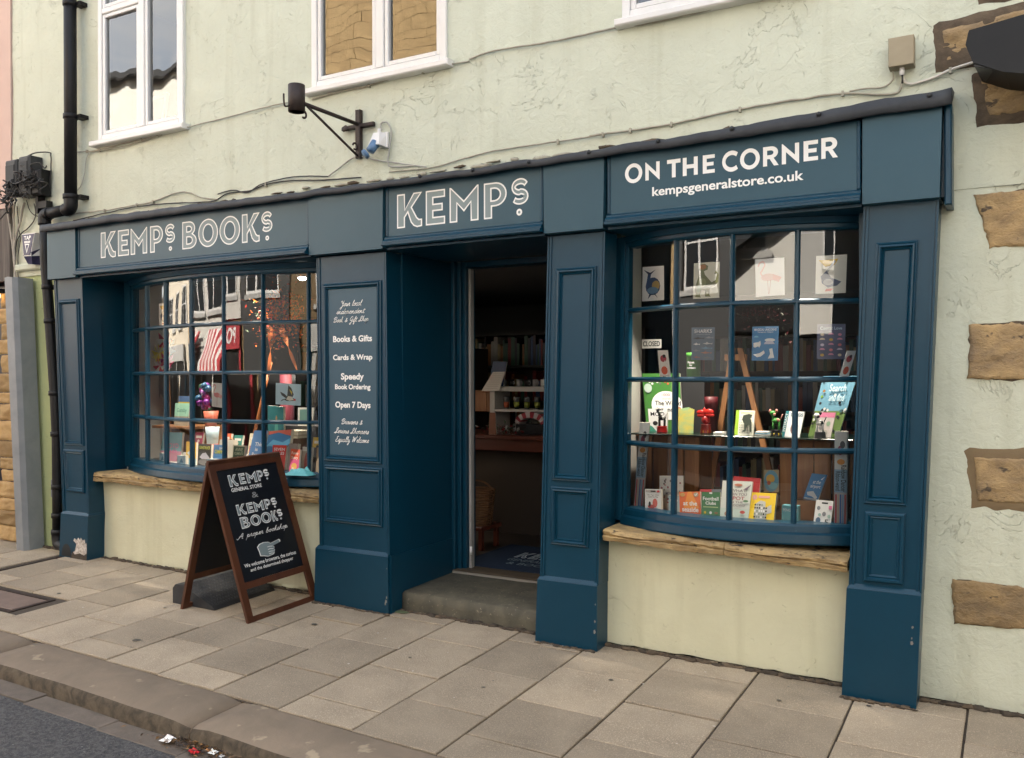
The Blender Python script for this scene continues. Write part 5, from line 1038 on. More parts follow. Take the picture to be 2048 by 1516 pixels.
book("tall narrow rainbow ribbon wand carton at the right end of the right window", [(-.845, .27, .812), (-.780, .27, .812), (-.775, .27, 1.325), (-.841, .27, 1.324)], (.4, .42, .48), .03, "toy carton", "wand_carton", wand, wg)
sw = lambda p: p.ell(.5, .72, .3, .12, (.30, .04, .06)).ell(.6, .8, .15, .06, BK).ell(.5, .32, .3, .14, (.55, .10, .05)).text("R", .3, .02, .7, .12, BK)
poster(0, [(-1.799, .19, 1.600), (-1.722, .162, 1.600), (-1.746, .17, 1.772), (-1.818, .199, 1.773)], "short white carton with red splash leaning left of the green tin", WH, sw, None)
poster(0, [(-.817, .238, 1.600), (-.775, .258, 1.600), (-.735, .280, 1.755), (-.778, .258, 1.755)], "short white carton with red splash leaning at the right edge of the window", WH, sw, None)
# ---- right window floor row
book("white carton showing a pink tiger beside the left ribbon wand", [(-1.933, .30, .813), (-1.830, .30, .813), (-1.837, .32, .946), (-1.940, .32, .943)], WH, .03, "card carton", "gift_carton",
     lambda p: p.rect(.04, .86, .96, .96, (.5, .47, .45)).rect(.35, .88, .65, .93, BK).text("The Tiger Who", .15, .70, .85, .76, (.1, .1, .1)).text("Came to Tea", .2, .62, .8, .68, (.1, .1, .1)).ell(.62, .38, .15, .2, (.55, .12, .10)).ell(.4, .22, .22, .09, (.4, .08, .08)).ell(.3, .32, .07, .12, BK).ell(.82, .9, .08, .05, (.5, .05, .06)))
def patt(p):
    random.seed(8)
    for i in range(26): p.ell(random.uniform(.08, .92), random.uniform(.08, .92), random.uniform(.02, .06), random.uniform(.02, .045), random.choice([(.2, .16, .16), (.35, .12, .15), (.3, .28, .24), (.45, .1, .12), BK]), 7)
    p.rect(.25, .40, .8, .56, (.6, .6, .58)).text("MORNING", .3, .44, .75, .52, (.15, .15, .2))
book("tall white book sprinkled with small animals behind the tiger carton", [(-1.880, .40, .813), (-1.728, .40, .813), (-1.738, .43, 1.022), (-1.888, .43, 1.014)], WH, .02, pr=patt)
book("small grey-blue carton squeezed left of the orange seaside book", [(-1.785, .30, .812), (-1.716, .30, .812), (-1.722, .31, .915), (-1.787, .31, .912)], (.30, .42, .48), .03, "card carton", "gift_carton", lambda p: p.text("NO", .15, .66, .85, .80, WH).rect(.3, .1, .7, .5, (.15, .08, .12)))
book("orange book titled at the seaside", [(-1.688, .22, .814), (-1.563, .22, .814), (-1.577, .25, .957), (-1.702, .25, .947)], (.62, .13, .035), .02,
     pr=lambda p: p.poly([(.42, 1), (.58, 1), (.95, .35), (.6, .3), (.2, .35)], (.68, .24, .04)).text("at the", .18, .44, .84, .62, WH, .02).text("seaside", .12, .18, .9, .38, WH, .02).ell(.16, .88, .12, .08, (.5, .3, .1)).ell(.80, .88, .12, .09, (.35, .3, .2)).line([(.74, .88), (.79, .84), (.88, .95)], .03, WH))
book("green book titled Football Clubs", [(-1.554, .20, .814), (-1.446, .20, .814), (-1.454, .23, .963), (-1.562, .23, .958)], (.035, .12, .05), .012,
     pr=lambda p: p.rect(.02, .02, .98, .98, (.04, .15, .06)).rect(.42, .93, .58, .99, WH).text("Football", .08, .68, .92, .82, WH, .02).text("Clubs", .22, .52, .78, .64, WH, .02).rect(.1, .41, .9, .45, (.3, .4, .2)).ell(.5, .22, .07, .055, WH).ell(.2, .22, .06, .05, (.55, .4, .03)).ell(.8, .22, .1, .04, (.2, .1, .05)).rect(.12, .07, .88, .11, (.3, .4, .25)))
book("red and grey book standing behind the green football book", [(-1.577, .26, .813), (-1.445, .26, .813), (-1.453, .29, .972), (-1.589, .29, .965)], (.35, .04, .05), .02, pr=lambda p: p.rect(.5, 0, 1, 1, (.12, .14, .16)).text("STATS", .86, .3, .96, .75, WH, rot=90))
book("tall pale green book asking WHAT CAN YOU SPOT IN THE SHADOWS", [(-1.450, .20, .813), (-1.289, .20, .813), (-1.276, .25, 1.031), (-1.445, .25, 1.028)], (.50, .58, .52), .022,
     pr=lambda p: p.rect(0, .3, 1, 1, (.58, .60, .55)).text("WHAT", .30, .72, .82, .79, (.16, .12, .14), .01).text("CAN YOU", .26, .63, .86, .70, (.16, .12, .14), .01).text("SPOT", .30, .52, .80, .61, (.35, .06, .08), .01).text("IN THE", .32, .44, .76, .49, (.16, .12, .14), .01).text("SHADOWS?", .22, .36, .84, .41, (.16, .12, .14), .01).ell(.55, .90, .14, .035, (.45, .16, .10)).poly([(.75, .80), (.98, .92), (.85, .78)], (.14, .10, .14)).ell(.3, .16, .14, .07, (.35, .2, .14)).ell(.78, .22, .09, .04, (.45, .08, .06)).ell(.85, .5, .09, .03, (.1, .2, .1)))
book("dark red book behind the shadows book", [(-1.408, .30, .813), (-1.262, .30, .813), (-1.256, .35, 1.040), (-1.411, .35, 1.045)], (.28, .015, .02), .03)
book("yellow book with a busy black and white cartoon", [(-1.288, .20, .813), (-1.150, .20, .813), (-1.144, .25, .973), (-1.279, .25, .971)], (.66, .45, .015), .035, side_=(.35, .33, .30),
     pr=lambda p: (p.ell(.15, .84, .10, .09, (.6, .3, .25)).rect(.3, .82, .75, .9, (.6, .3, .25)), p.poly([(.2, .15), (.18, .6), (.4, .74), (.6, .70), (.62, .5), (.85, .62), (.88, .35), (.7, .3), (.68, .12), (.4, .08)], (.42, .42, .40)), [p.ell(.22 + .09 * (i % 6), .18 + .1 * (i // 6), .035, .035, random.choice([BK, WH, (.2, .25, .2)]), 7) for i in range(28)]))
book("teal gift box at the front of the right window", [(-1.120, .26, .813), (-1.029, .26, .813), (-1.029, .26, .909), (-1.117, .26, .909)], (.15, .38, .42), .05, "gift box", "gift_box", lambda p: p.text("PENGUINE", .08, .66, .94, .82, WH, .01), side_=(.10, .27, .30))
book("brown cardboard box behind the teal gift box", [(-1.079, .40, .813), (-.905, .40, .813), (-.905, .40, .926), (-1.079, .40, .922)], (.22, .12, .055), .10, "box", "cardboard_box", side_=(.2, .11, .05))
book("blue tilted book titled at the airport on the cardboard box", [(-1.037, .42, .930), (-.958, .42, .922), (-.916, .48, 1.065), (-1.000, .48, 1.070)], (.03, .14, .32), .015,
     pr=lambda p: p.text("at the", .28, .62, .78, .76, WH, .01).text("airport", .2, .42, .86, .58, WH, .01).poly([(.1, .28), (.5, .34), (.9, .12), (.8, .06), (.5, .14), (.2, .16)], (.45, .47, .5)).rect(.05, .02, .9, .07, (.3, .32, .34)).poly([(.7, .8), (.9, .92), (.8, .78)], WH))
book("white hanging carton with small pictures beside the right ribbon wand", [(-.952, .26, .813), (-.862, .26, .813), (-.851, .29, .945), (-.940, .29, .948)], WH, .02, "card carton", "gift_carton",
     lambda p: p.rect(.35, .86, .7, .92, BK).ell(.2, .68, .1, .08, (.2, .22, .25)).ell(.55, .46, .11, .09, (.2, .2, .22)).ell(.25, .2, .14, .12, (.06, .12, .2)).ell(.3, .42, .09, .06, (.3, .45, .42)).ell(.85, .38, .09, .07, (.35, .5, .45)).rect(.78, .66, .96, .8, (.6, .15, .3)).text("5", .62, .05, .85, .25, BK))
dsc = empty("round_card", (-1.23, .50, .94), "round blue and brown picture card leaning against the right crate", "card")
o, F = slab("card", [(-1.275, .5, .943), (-1.188, .5, .948), (-1.188, .5, 1.078), (-1.275, .5, 1.074)], .004, flat((.3, .24, .15)), dsc)
PR(F).ell(.5, .5, .48, .48, (.10, .25, .36), 24).ell(.45, .6, .28, .2, (.45, .28, .06)).ell(.6, .3, .3, .16, (.15, .35, .42)).ell(.35, .42, .12, .1, (.4, .10, .05)).done(dsc)
# crates and glass shelf of the right window
def crate(label, x0, x1, y0, y1, z0, z1, n, side_post=.03, group="pine crates used as display stands"):
    c = empty("pine_crate", ((x0 + x1) / 2, y0, z0), label, "crate", group)
    w = (x1 - x0) / n
    for i in range(n):
        mb = MB(); mb.bbox(x0 + i * w + .003, x0 + (i + 1) * w - .003, y0 + (.004 if i % 2 else 0), y0 + .018, z0, z1 - .02, M_pine, .003); mb.build("slat", c)
    mb = MB(); mb.bbox(x0 - .004, x1 + .004, y0 - .012, y1, z1 - .019, z1, M_pine, .003); mb.build("crate_top", c)
    mb = MB(); mb.bbox(x1 - .03, x1, y0 - .010, y0 - .0005, z0, z1 - .0195, M_pine, .003); mb.build("corner_post", c)
    mb = MB(); mb.box(x0, x0 + .012, y0 + .02, y1, z0, z1 - .02, M_pine); mb.box(x1 - .012, x1, y0 + .02, y1, z0, z1 - .02, M_pine); mb.build("crate_side", c)
    return c
crate("pine crate of upright boards under the left end of the glass shelf", -2.10, -1.690, .60, .85, .811, 1.262, 4); crate("pine crate of upright boards under the right end of the glass shelf", -1.208, -.72, .60, .85, .811, 1.262, 5)
gs = empty("glass_shelf", (-1.4, .6, 1.27), "long green-edged glass shelf bridging the two pine crates", "shelf"); mb = MB(); mb.bbox(-2.04, -.76, .34, .82, 1.266, 1.276, mat("green_glass_edge", (.008, .020, .014), .2, spec=.5), .002); mb.build("shelf_plate", gs)
SZ = 1.2765
def world(p):
    p.ell(.5, .62, .06, .04, (.5, .2, .1)); random.seed(2)
    for i in range(12): p.ell(.12 + .07 * i, .88 - .03 * (i % 3), .03, .02, random.choice([WH, (.5, .1, .05), (.1, .1, .1)]), 7)
    p.ell(.62, .44, .42, .25, WH, 24).text("1000", .5, .60, .72, .65, (.2, .1, .1)).text("words", .5, .54, .74, .58, (.4, .35, .3)).text("The World", .30, .44, 1.0, .52, BK, .02).text("Around Us", .30, .33, 1.0, .41, BK, .02).ell(.14, .74, .11, .08, (.40, .50, .45)).ell(.3, .18, .2, .08, (.03, .2, .12)).ell(.95, .38, .06, .04, (.5, .2, .1))
book("large green book titled The World Around Us on the glass shelf", [(-2.035, .60, SZ), (-1.800, .60, SZ), (-1.838, .66, 1.640), (-2.090, .66, 1.640)], (.045, .17, .03), .02, pr=world)
book("white book lettered MOO in front of the large green book", [(-1.993, .54, SZ), (-1.877, .54, SZ), (-1.884, .56, 1.419), (-2.012, .56, 1.417)], WH, .015, pr=lambda p: p.text("MOO", .12, .68, .85, .86, BK, .01).ell(.35, .36, .14, .1, BK).ell(.55, .2, .2, .12, (.5, .5, .48)).poly([(0, 0), (.4, 0), (.2, .2), (0, .3)], (.05, .25, .18)))
cd = empty("greeting_cards", (-1.78, .5, SZ), "fanned stack of yellow and green greeting cards on the glass shelf", "cards")
for i in range(4): slab("card", [(-1.817 + i * .013, .52 - i * .008, SZ), (-1.733 + i * .013, .51 - i * .008, SZ), (-1.736 + i * .013, .54 - i * .008, 1.432 - i * .004), (-1.828 + i * .013, .55 - i * .008, 1.415)], .003, mat("card_green_yellow_%d" % i, (.30, .48, .25), .5, (.62, .52, .10), 9, mixw=.5, stretch=(1, 1, 2)), cd)
M_red = flat((.42, .008, .008)); M_bk = mat("toy_black", BK, .35); M_wh = mat("toy_white", WH, .35); M_grn = mat("toy_green", (.05, .26, .04), .4); M_yel = mat("toy_yellow", (.7, .5, .02), .4)
def puppet(label, x, y, z0, body, spot, basecol, cat="toy", s=1.0, flame=True, bow_=False):
    t = empty("push_puppet", (x, y, z0), label, cat, "push puppets on the glass shelf")
    mb = MB(); mb.lathe((x, y, z0), [(.033 * s, 0), (.033 * s, .006), (.029 * s, .034 * s), (.031 * s, .038 * s)], basecol, 14); mb.build("drum_base", t)
    if flame: mb = MB(); mb.lathe((x, y, z0 + .004), [(.0335 * s, 0), (.0325 * s, .012 * s), (.0315 * s, .016 * s)], M_yel, 7); mb.build("base_stripe", t)
    z = z0 + .038 * s; mb = MB()
    for dx in (-.016, .016):
        for dy in (-.008, .008): mb.tube([(x + dx * s, y + dy, z), (x + dx * 1.05 * s, y + dy, z + .042 * s)], .0048 * s, body, 6)
    mb.build("legs", t)
    mb = MB(); mb.ball((x, y, z + .052 * s), .022 * s, body, sx=1.15, sz=.75); mb.tube([(x - .014 * s, y, z + .058 * s), (x - .020 * s, y, z + .085 * s)], .008 * s, body, 7); mb.build("body", t)
    mb = MB(); mb.ball((x - .018 * s, y - .004, z + .094 * s), .015 * s, body, sx=1.15); mb.ball((x - .008 * s, y - .012, z + .088 * s), .009 * s, spot); mb.build("head", t)
    mb = MB(); mb.ball((x - .034 * s, y, z + .106 * s), .008 * s, spot, sz=1.3); mb.ball((x + .002 * s, y, z + .108 * s), .008 * s, spot, sz=1.3); mb.ball((x + .012 * s, y - .014, z + .056 * s), .011 * s, spot, sy=.6); mb.tube([(x + .022 * s, y, z + .056 * s), (x + .036 * s, y, z + .090 * s)], .003 * s, spot, 5); mb.build("ears_and_tail", t)
puppet("black and white dog push puppet on a red drum", -1.886, .47, SZ, M_bk, M_wh, M_red, flame=False)
puppet("bright green cow push puppet on a flame painted drum", -1.184, .42, SZ, M_grn, mat("toy_pink", (.6, .25, .2), .4), M_bk)
puppet("white dalmatian push puppet on a dark drum", -.935, .37, SZ, M_wh, M_bk, mat("toy_grey", (.1, .1, .11), .3), flame=False, s=.95)
rb = empty("ribboned_toy", (-1.62, .5, SZ), "red bow tied round a small toy on a flame painted drum", "toy")
mb = MB(); mb.lathe((-1.62, .5, SZ), [(.033, 0), (.033, .006), (.028, .05), (.030, .055)], mat("deep_red_drum", (.16, .008, .006), .3), 14); mb.lathe((-1.62, .5, SZ + .002), [(.0338, 0), (.032, .016), (.031, .020)], M_yel, 7); mb.build("drum_base", rb)
mb = MB(); mb.ball((-1.62, .5, SZ + .082), .028, mat("toy_dark_red", (.3, .01, .01), .3)); mb.build("toy_body", rb)
mb = MB(); M_rib = mat("red_satin_bow", (.55, .015, .008), .25)
for a, l in ((150, .045), (200, .040), (35, .050), (-10, .045), (100, .04)):
    ca, sa = math.cos(R(a)), math.sin(R(a)); c = Vector((-1.62, .485, SZ + .115)); mb.ball(c + Vector((ca * l * .6, 0, sa * l * .5)), l * .42, M_rib, sx=1.3 * abs(ca) + .4, sz=.9 * abs(sa) + .4, sy=.4)
mb.build("bow", rb)
rtin = empty("round_box", (-1.628, .62, SZ), "tall round dark red box on the glass shelf left of the easel", "box"); mb = MB(); mb.lathe((-1.628, .63, SZ), [(.041, 0), (.041, .16), (.043, .161), (.043, .218), (.0, .22)], mat("wine_red_card", (.10, .008, .012), .5), 20); mb.build("box_body", rtin)
ptin = empty("green_tin", (-1.741, .60, 1.641), "green cylinder lettered Paint by numbers on top of the large green book", "tin")
mb = MB(); mb.lathe((-1.741, .64, 1.62), [(.043, 0), (.043, .122), (.045, .123), (.045, .148), (0, .15)], mat("green_tin_card", (.06, .26, .03), .45), 20); mb.build("tin_body", ptin)
words(lambda x, z, off: (x, .640 - math.sqrt(max(1e-6, .0445 ** 2 - (x + 1.741) ** 2)) - off, z), ptin, [("Paint", -1.765, -1.722, 1.700, 1.714, .01, 0), ("by", -1.752, -1.735, 1.682, 1.695, .01, 0), ("numbers", -1.770, -1.716, 1.668, 1.679, .01, 0)])
bx = empty("small_shelf", (-1.741, .64, 1.28), "dark side shelf behind the cards carrying the green tin", "shelf"); mb = MB(); mb.box(-1.80, -1.66, .60, .72, 1.277, 1.618, mat("dark_card_stand", (.03, .03, .032), .6)); mb.build("stand", bx)
book("book with a dark dinosaur skeleton and a lime spine", [(-1.431, .44, SZ), (-1.321, .44, SZ), (-1.319, .47, 1.420), (-1.427, .47, 1.421)], (.62, .62, .52), .016,
     pr=lambda p: (p.rect(0, 0, .18, 1, (.25, .40, .03)).text("DINOSAURS", .28, .86, .95, .93, (.25, .3, .1)), [p.rect(.25 + .09 * (i % 8), .08 + .1 * (i // 8), .29 + .09 * (i % 8), .12 + .1 * (i // 8), (.2, .2, .18)) for i in range(56)], p.poly([(.45, .78), (.75, .84), (.95, .80), (.85, .66), (.92, .50), (.95, .12), (.84, .10), (.80, .40), (.70, .38), (.62, .12), (.40, .12), (.55, .20), (.52, .45), (.40, .60)], (.02, .03, .02))))
stk = empty("small_books", (-1.27, .5, SZ), "little stack of pale booklets lying flat on the glass shelf", "books")
for i in range(3): mb = MB(); mb.bbox(-1.314 + .004 * i, -1.235 - .003 * i, .44, .52, SZ + i * .008, SZ + i * .008 + .0075, flat([(.5, .5, .48), (.15, .3, .4), (.6, .58, .55)][i]), .001); mb.build("booklet", stk)
stk = empty("small_books", (-1.52, .5, SZ), "two white booklets lying flat beside the left easel leg", "books")
for i in range(2): mb = MB(); mb.bbox(-1.545, -1.49, .40, .48, SZ + i * .008, SZ + i * .008 + .0075, flat([(.5, .5, .48), (.6, .58, .55)][i]), .001); mb.build("booklet", stk)
book("teal spined white book with a brown dog right of the green cow toy", [(-1.157, .42, SZ), (-1.055, .42, SZ), (-1.033, .45, 1.419), (-1.135, .45, 1.422)], WH, .02, pr=lambda p: p.rect(0, 0, .18, 1, (.02, .16, .18)).text("DOGS", .30, .80, .95, .92, (.02, .1, .12), .02).ell(.62, .35, .2, .25, (.12, .05, .04)).text("INTERACT", .02, .2, .15, .9, WH, rot=90))
book("pink and white blister card behind the dalmatian toy", [(-.985, .46, SZ), (-.895, .46, SZ), (-.872, .49, 1.415), (-.961, .49, 1.415)], (.45, .40, .38), .01, "card carton", "gift_carton", lambda p: p.rect(0, .8, 1, 1, (.5, .15, .25)).ell(.3, .4, .15, .1, (.15, .15, .15)).ell(.7, .55, .12, .1, (.2, .3, .2)).ell(.6, .2, .15, .1, (.3, .28, .25)))
def search(p):
    p.rect(0, 0, 1, .42, (.10, .16, .04)); random.seed(4)
    for i in range(34): p.ell(random.uniform(.04, .96), random.uniform(.05, .95) if random.random() < .7 else random.uniform(.35, .45), .04, .025, random.choice([(.03, .10, .12), (.5, .5, .48), BK, (.3, .12, .02), (.12, .25, .02)]), 7)
    p.text("Search", .3, .74, .8, .86, (.5, .6, .62), .01).text("and find", .36, .58, .82, .70, (.5, .6, .62), .01)
book("large blue and green search and find book leaning at the right end", [(-1.034, .55, SZ), (-.870, .55, SZ), (-.775, .61, 1.620), (-.960, .61, 1.620)], (.12, .27, .36), .02, pr=search)
# easel
es = empty("wooden_easel", (-1.53, .85, .2), "plain wooden easel whose splayed legs rise behind the glass shelf", "easel")
for nm, a, b_ in (("leg", (-1.75, .86, .60), (-1.565, .90, 1.80)), ("leg", (-1.20, .86, .50), (-1.52, .90, 1.80))):
    mb = MB(); w = .017; mb.hexa([(a[0] - w, a[1] - .01, a[2]), (a[0] + w, a[1] - .01, a[2]), (a[0] + w, a[1] + .015, a[2]), (a[0] - w, a[1] + .015, a[2]), (b_[0] - w, b_[1] - .01, b_[2]), (b_[0] + w, b_[1] - .01, b_[2]), (b_[0] + w, b_[1] + .015, b_[2]), (b_[0] - w, b_[1] + .015, b_[2])], M_pine); mb.build(nm, es)
mb = MB(); mb.box(-1.62, -1.48, .90, .92, 1.72, 1.76, M_pine); mb.build("crossbar", es)
cs = empty("closed_sign", (-2.0, .7, 1.80), "white hanging card lettered CLOSED behind the left side of the right window", "sign")
o, F = slab("sign_card", [(-2.075, .62, 1.80), (-1.945, .62, 1.80), (-1.945, .62, 1.856), (-2.075, .62, 1.857)], .004, flat((.4, .4, .38)), cs); PR(F).text("CLOSED", .06, .2, .94, .8, BK, .03).done(cs)
def foliage(label, c, sx, sy, sz, n, cols, size=.02, cat="wreath", name="dried_wreath", seed=1, trail=0, stem=None):
    t = empty(name, c, label, cat); random.seed(seed)
    bycol = [MB() for _ in cols]
    for i in range(n):
        k = random.randrange(len(cols)); a = Vector((random.gauss(0, .38) * sx, random.gauss(0, .38) * sy, random.gauss(0, .38) * sz))
        if trail and random.random() < .25: a.z -= random.uniform(0, trail)
        p = Vector(c) + a; s_ = size * random.uniform(.5, 1.2); r_ = Matrix.Rotation(random.uniform(0, 6.28), 3, Vector((random.uniform(-1, 1), random.uniform(-1, 1), random.uniform(-1, 1))).normalized())
        bycol[k].add([p + r_ @ Vector(v) * s_ for v in ((-.5, 0, 0), (0, -.25, .1), (.6, 0, 0), (0, .25, .1))], [(0, 1, 2, 3)], cols[k])
    for i, b_ in enumerate(bycol):
        o = b_.build(["petals", "leaves", "berries", "twigs"][i % 4], t, fix=False); tag(o, kind='stuff')
    if stem: mb = MB(); mb.tube(stem, .003, M_iron, 5); mb.build("stem", t)
    return t
fc = lambda n, c: mat("petal_" + n, c, .6)
foliage("dark red dried garland hanging behind the tattoo cards", (-1.29, .6, 2.0), .28, .10, .07, 260, [fc("wine", (.06, .008, .012)), fc("dark", (.02, .02, .01)), fc("wine2", (.10, .02, .02))], .022, seed=3, trail=.22, name="dried_garland", cat="garland")
foliage("orange and red autumn wreath hanging at the top of the left window", (-5.00, .42, 2.11), .30, .14, .27, 1500, [fc("scarlet", (.50, .03, .008)), fc("deepgreen", (.03, .05, .015)), fc("orange", (.70, .16, .01)), fc("brown", (.08, .03, .01))], .034, seed=5, trail=.12)
foliage("small dark wreath hanging at the right edge of the left window", (-4.50, .55, 2.05), .12, .1, .14, 160, [fc("brown", (.08, .03, .01)), fc("deepgreen", (.03, .05, .015)), fc("wine", (.06, .008, .012))], .024, seed=6, trail=.3)
# ---- left window things
for lb, a, b_ in (("orange paper ribbon hanging straight down below the autumn wreath", (-5.27, .6, 2.03), (-5.31, .6, 1.62)), ("orange paper ribbon twisting down to the right below the autumn wreath", (-5.17, .6, 2.02), (-5.00, .6, 1.68))):
    t = empty("paper_streamer", a, lb, "streamer", "orange streamers in the left window"); mb = MB(); vs = []; fs = []
    for i in range(21):
        s_ = i / 20; p = Vector(a).lerp(Vector(b_), s_); w = .032 * (1 - .75 * s_); an = s_ * 5
        vs += [p + Vector((math.cos(an) * w, math.sin(an) * w, 0)), p - Vector((math.cos(an) * w, math.sin(an) * w, 0))]
    for i in range(20): fs.append((2 * i, 2 * i + 1, 2 * i + 3, 2 * i + 2))
    mb.add(vs, fs, mat("orange_paper", (.50, .13, .02), .5, (.28, .07, .02), 12), True); mb.build("ribbon", t, fix=False)
bl = empty("hanging_windmills", (-6.66, .62, 1.8), "bunch of striped and bright coloured windmills at the left of the left window", "toy windmills")
for i, (dx, dz, r, c1, c2) in enumerate(((.0, .10, .09, (.45, .02, .04), WH), (.08, .04, .08, (.03, .12, .32), (.2, .4, .6)), (-.05, -.02, .08, (.6, .5, .02), (.6, .55, .2)), (.07, -.08, .085, (.35, .01, .14), (.4, .02, .1)), (-.01, -.13, .07, (.5, .05, .06), WH))):
    mb = MB(); cx_, cz_ = -6.56 + dx, 1.86 + dz; y = .60 - .012 * i
    for k in range(8):
        a0, a1 = R(45 * k + i * 13), R(45 * k + 40 + i * 13)
        mb.add([(cx_, y, cz_), (cx_ + r * math.cos(a0), y - .02, cz_ + r * math.sin(a0)), (cx_ + r * math.cos(a1), y + .01, cz_ + r * math.sin(a1))], [(0, 1, 2)], flat(c1 if k % 2 else c2))
    mb.build("windmill", bl, fix=False)
mb = MB(); mb.tube([(-6.54, .62, 1.85), (-6.50, .62, .95)], .004, M_pine, 6); mb.tube([(-6.58, .62, 1.8), (-6.55, .62, .95)], .004, M_pine, 6); mb.build("sticks", bl)
bn = empty("calico_bunting", (-6.66, .7, 1.5), "cream cloth bunting flag hanging inside the left end of the left window", "bunting"); M_cal = mat("cream_cloth", (.42, .38, .32), .9)
mb = MB(); mb.add([(-6.78, .68, 1.66), (-6.62, .70, 1.66), (-6.60, .69, 1.42), (-6.66, .70, 1.36), (-6.72, .68, 1.48), (-6.79, .69, 1.32)], [(0, 1, 2, 3, 4, 5)], M_cal); mb.build("cloth", bn, fix=False)
crate("dark pine crate at the back left of the left window", -6.72, -6.20, .72, .95, .903, 1.175, 3)
sh = empty("wooden_shelf", (-6.3, .5, 1.19), "narrow wooden shelf board at the back left of the left window", "shelf"); mb = MB(); mb.bbox(-6.55, -6.03, .45, .80, 1.182, 1.205, M_pine, .003); mb.build("shelf_board", sh)
mb = MB(); mb.box(-6.54, -6.515, .62, .79, .904, 1.181, M_pine); mb.box(-6.075, -6.05, .62, .79, .904, 1.181, M_pine); mb.build("shelf_support", sh)
book("yellow and blue book on the wooden shelf behind the mint card", [(-6.40, .60, 1.2055), (-6.235, .60, 1.2055), (-6.26, .63, 1.458), (-6.42, .63, 1.459)], (.50, .42, .06), .02, pr=lambda p: p.rect(0, .8, 1, 1, (.06, .12, .25)).text("TUNIS", .1, .62, .9, .74, (.05, .15, .2)).rect(0, 0, 1, .25, (.3, .25, .2)))
book("small mint green card standing on the wooden shelf", [(-6.328, .50, 1.2055), (-6.154, .50, 1.2055), (-6.164, .53, 1.40), (-6.345, .53, 1.40)], (.26, .50, .38), .006, "card", "display_card", pr=lambda p: p.rect(0, 0, 1, .42, (.25, .22, .16)).text("Gatsby", .15, .55, .85, .78, (.05, .2, .15)))
bq = empty("flower_pot", (-5.87, .5, .903), "purple and blue artificial flowers in stacked pink and blue pots", "flower pot")
mb = MB(); mb.lathe((-5.87, .5, 1.215), [(.045, 0), (.062, .125)], mat("pink_pot", (.50, .13, .08), .5), 16); mb.build("pink_pot", bq)
mb = MB(); mb.lathe((-5.82, .47, 1.07), [(.045, 0), (.058, .14)], mat("pale_blue_pot", (.35, .48, .55), .5, (.5, .58, .6), 20), 16); mb.lathe((-5.82, .47, .903), [(.04, 0), (.046, .166)], mat("pink_pot", (.50, .13, .08), .5), 12); mb.build("blue_pot", bq)
mb = MB(); random.seed(9)
for i in range(26): mb.ball((-5.93 + random.uniform(-.07, .07), .5 + random.uniform(-.04, .04), 1.45 + random.uniform(-.10, .11)), .028, random.choice([flat((.12, .01, .16)), flat((.22, .01, .10)), flat((.02, .08, .16)), flat((.02, .06, .03))]), n=7, h=5, jit=.2)
mb.build("blooms", bq)
def b2(label, q, col, pr=None, **k): return book(label, q, col, pr=pr, zfloor=DL, **k)
b2("blue and pink book leaning behind the tiny blue boxes", [(-6.452, .45, .9), (-6.186, .45, .9), (-6.204, .49, 1.15), (-6.454, .49, 1.147)], (.12, .30, .36), lambda p: p.rect(0, 0, 1, .35, (.35, .16, .22)).text("LLOYD", .15, .45, .85, .62, (.5, .12, .25), .01).text("JONES", .2, .25, .8, .4, (.5, .12, .25), .01))
for i, q in enumerate(([(-6.265, .30), (-6.188, .30), .987], [(-5.950, .22), (-5.850, .22), .987], [(-5.496, .13), (-5.390, .13), .985])):
    book(["small pale blue box nearest the left end of the left window", "small pale blue box left of the yellow book in the left window", "small pale blue box in front of the blue camping book"][i], [(q[0][0], q[0][1], DL), (q[1][0], q[1][1], DL), (q[1][0], q[1][1], q[2]), (q[0][0], q[0][1], q[2])], (.38, .55, .66), .03, "box", "tiny_box", lambda p: p.poly([(.25, .3), (.5, .75), (.75, .3)], (.10, .25, .40)).rect(.1, .1, .9, .16, (.6, .65, .68)), "tiny blue boxes")
b2("yellow and blue patterned book between the tiny boxes and the black book", [(-5.968, .32, .9), (-5.846, .32, .9), (-5.874, .35, 1.087), (-5.991, .35, 1.089)], (.62, .40, .04), lambda p: p.poly([(.1, .5), (.6, .7), (.9, .5), (.6, .3)], (.45, .55, .58)).rect(0, 0, 1, .28, (.15, .35, .45)).rect(0, .8, 1, 1, (.6, .35, .03)))
b2("black book titled SUNSTRUCK with a white hill", [(-5.762, .26, .9), (-5.610, .26, .9), (-5.628, .29, 1.082), (-5.780, .29, 1.085)], (.035, .037, .035), lambda p: p.text("SUNSTRUCK", .10, .76, .92, .90, (.5, .52, .1), .02).poly([(.15, .40), (.35, .58), (.6, .62), (.9, .40), (.8, .34), (.4, .30)], (.45, .45, .52)).ell(.5, .2, .42, .14, (.16, .16, .16)))
b2("white books stacked upright behind the blue camping book", [(-5.60, .33, .9), (-5.44, .33, .9), (-5.45, .35, 1.12), (-5.60, .35, 1.12)], (.5, .49, .45), th=.05)
b2("blue book titled CAMPING in yellow", [(-5.545, .22, .9), (-5.404, .22, .9), (-5.425, .25, 1.084), (-5.555, .25, 1.089)], (.07, .22, .45), lambda p: p.text("CAMPING", .12, .62, .95, .78, (.62, .60, .05), .03).ell(.4, .22, .22, .14, (.05, .05, .07)).ell(.7, .15, .18, .14, (.35, .08, .10)).text("BAD", .5, .8, .95, .9, WH))
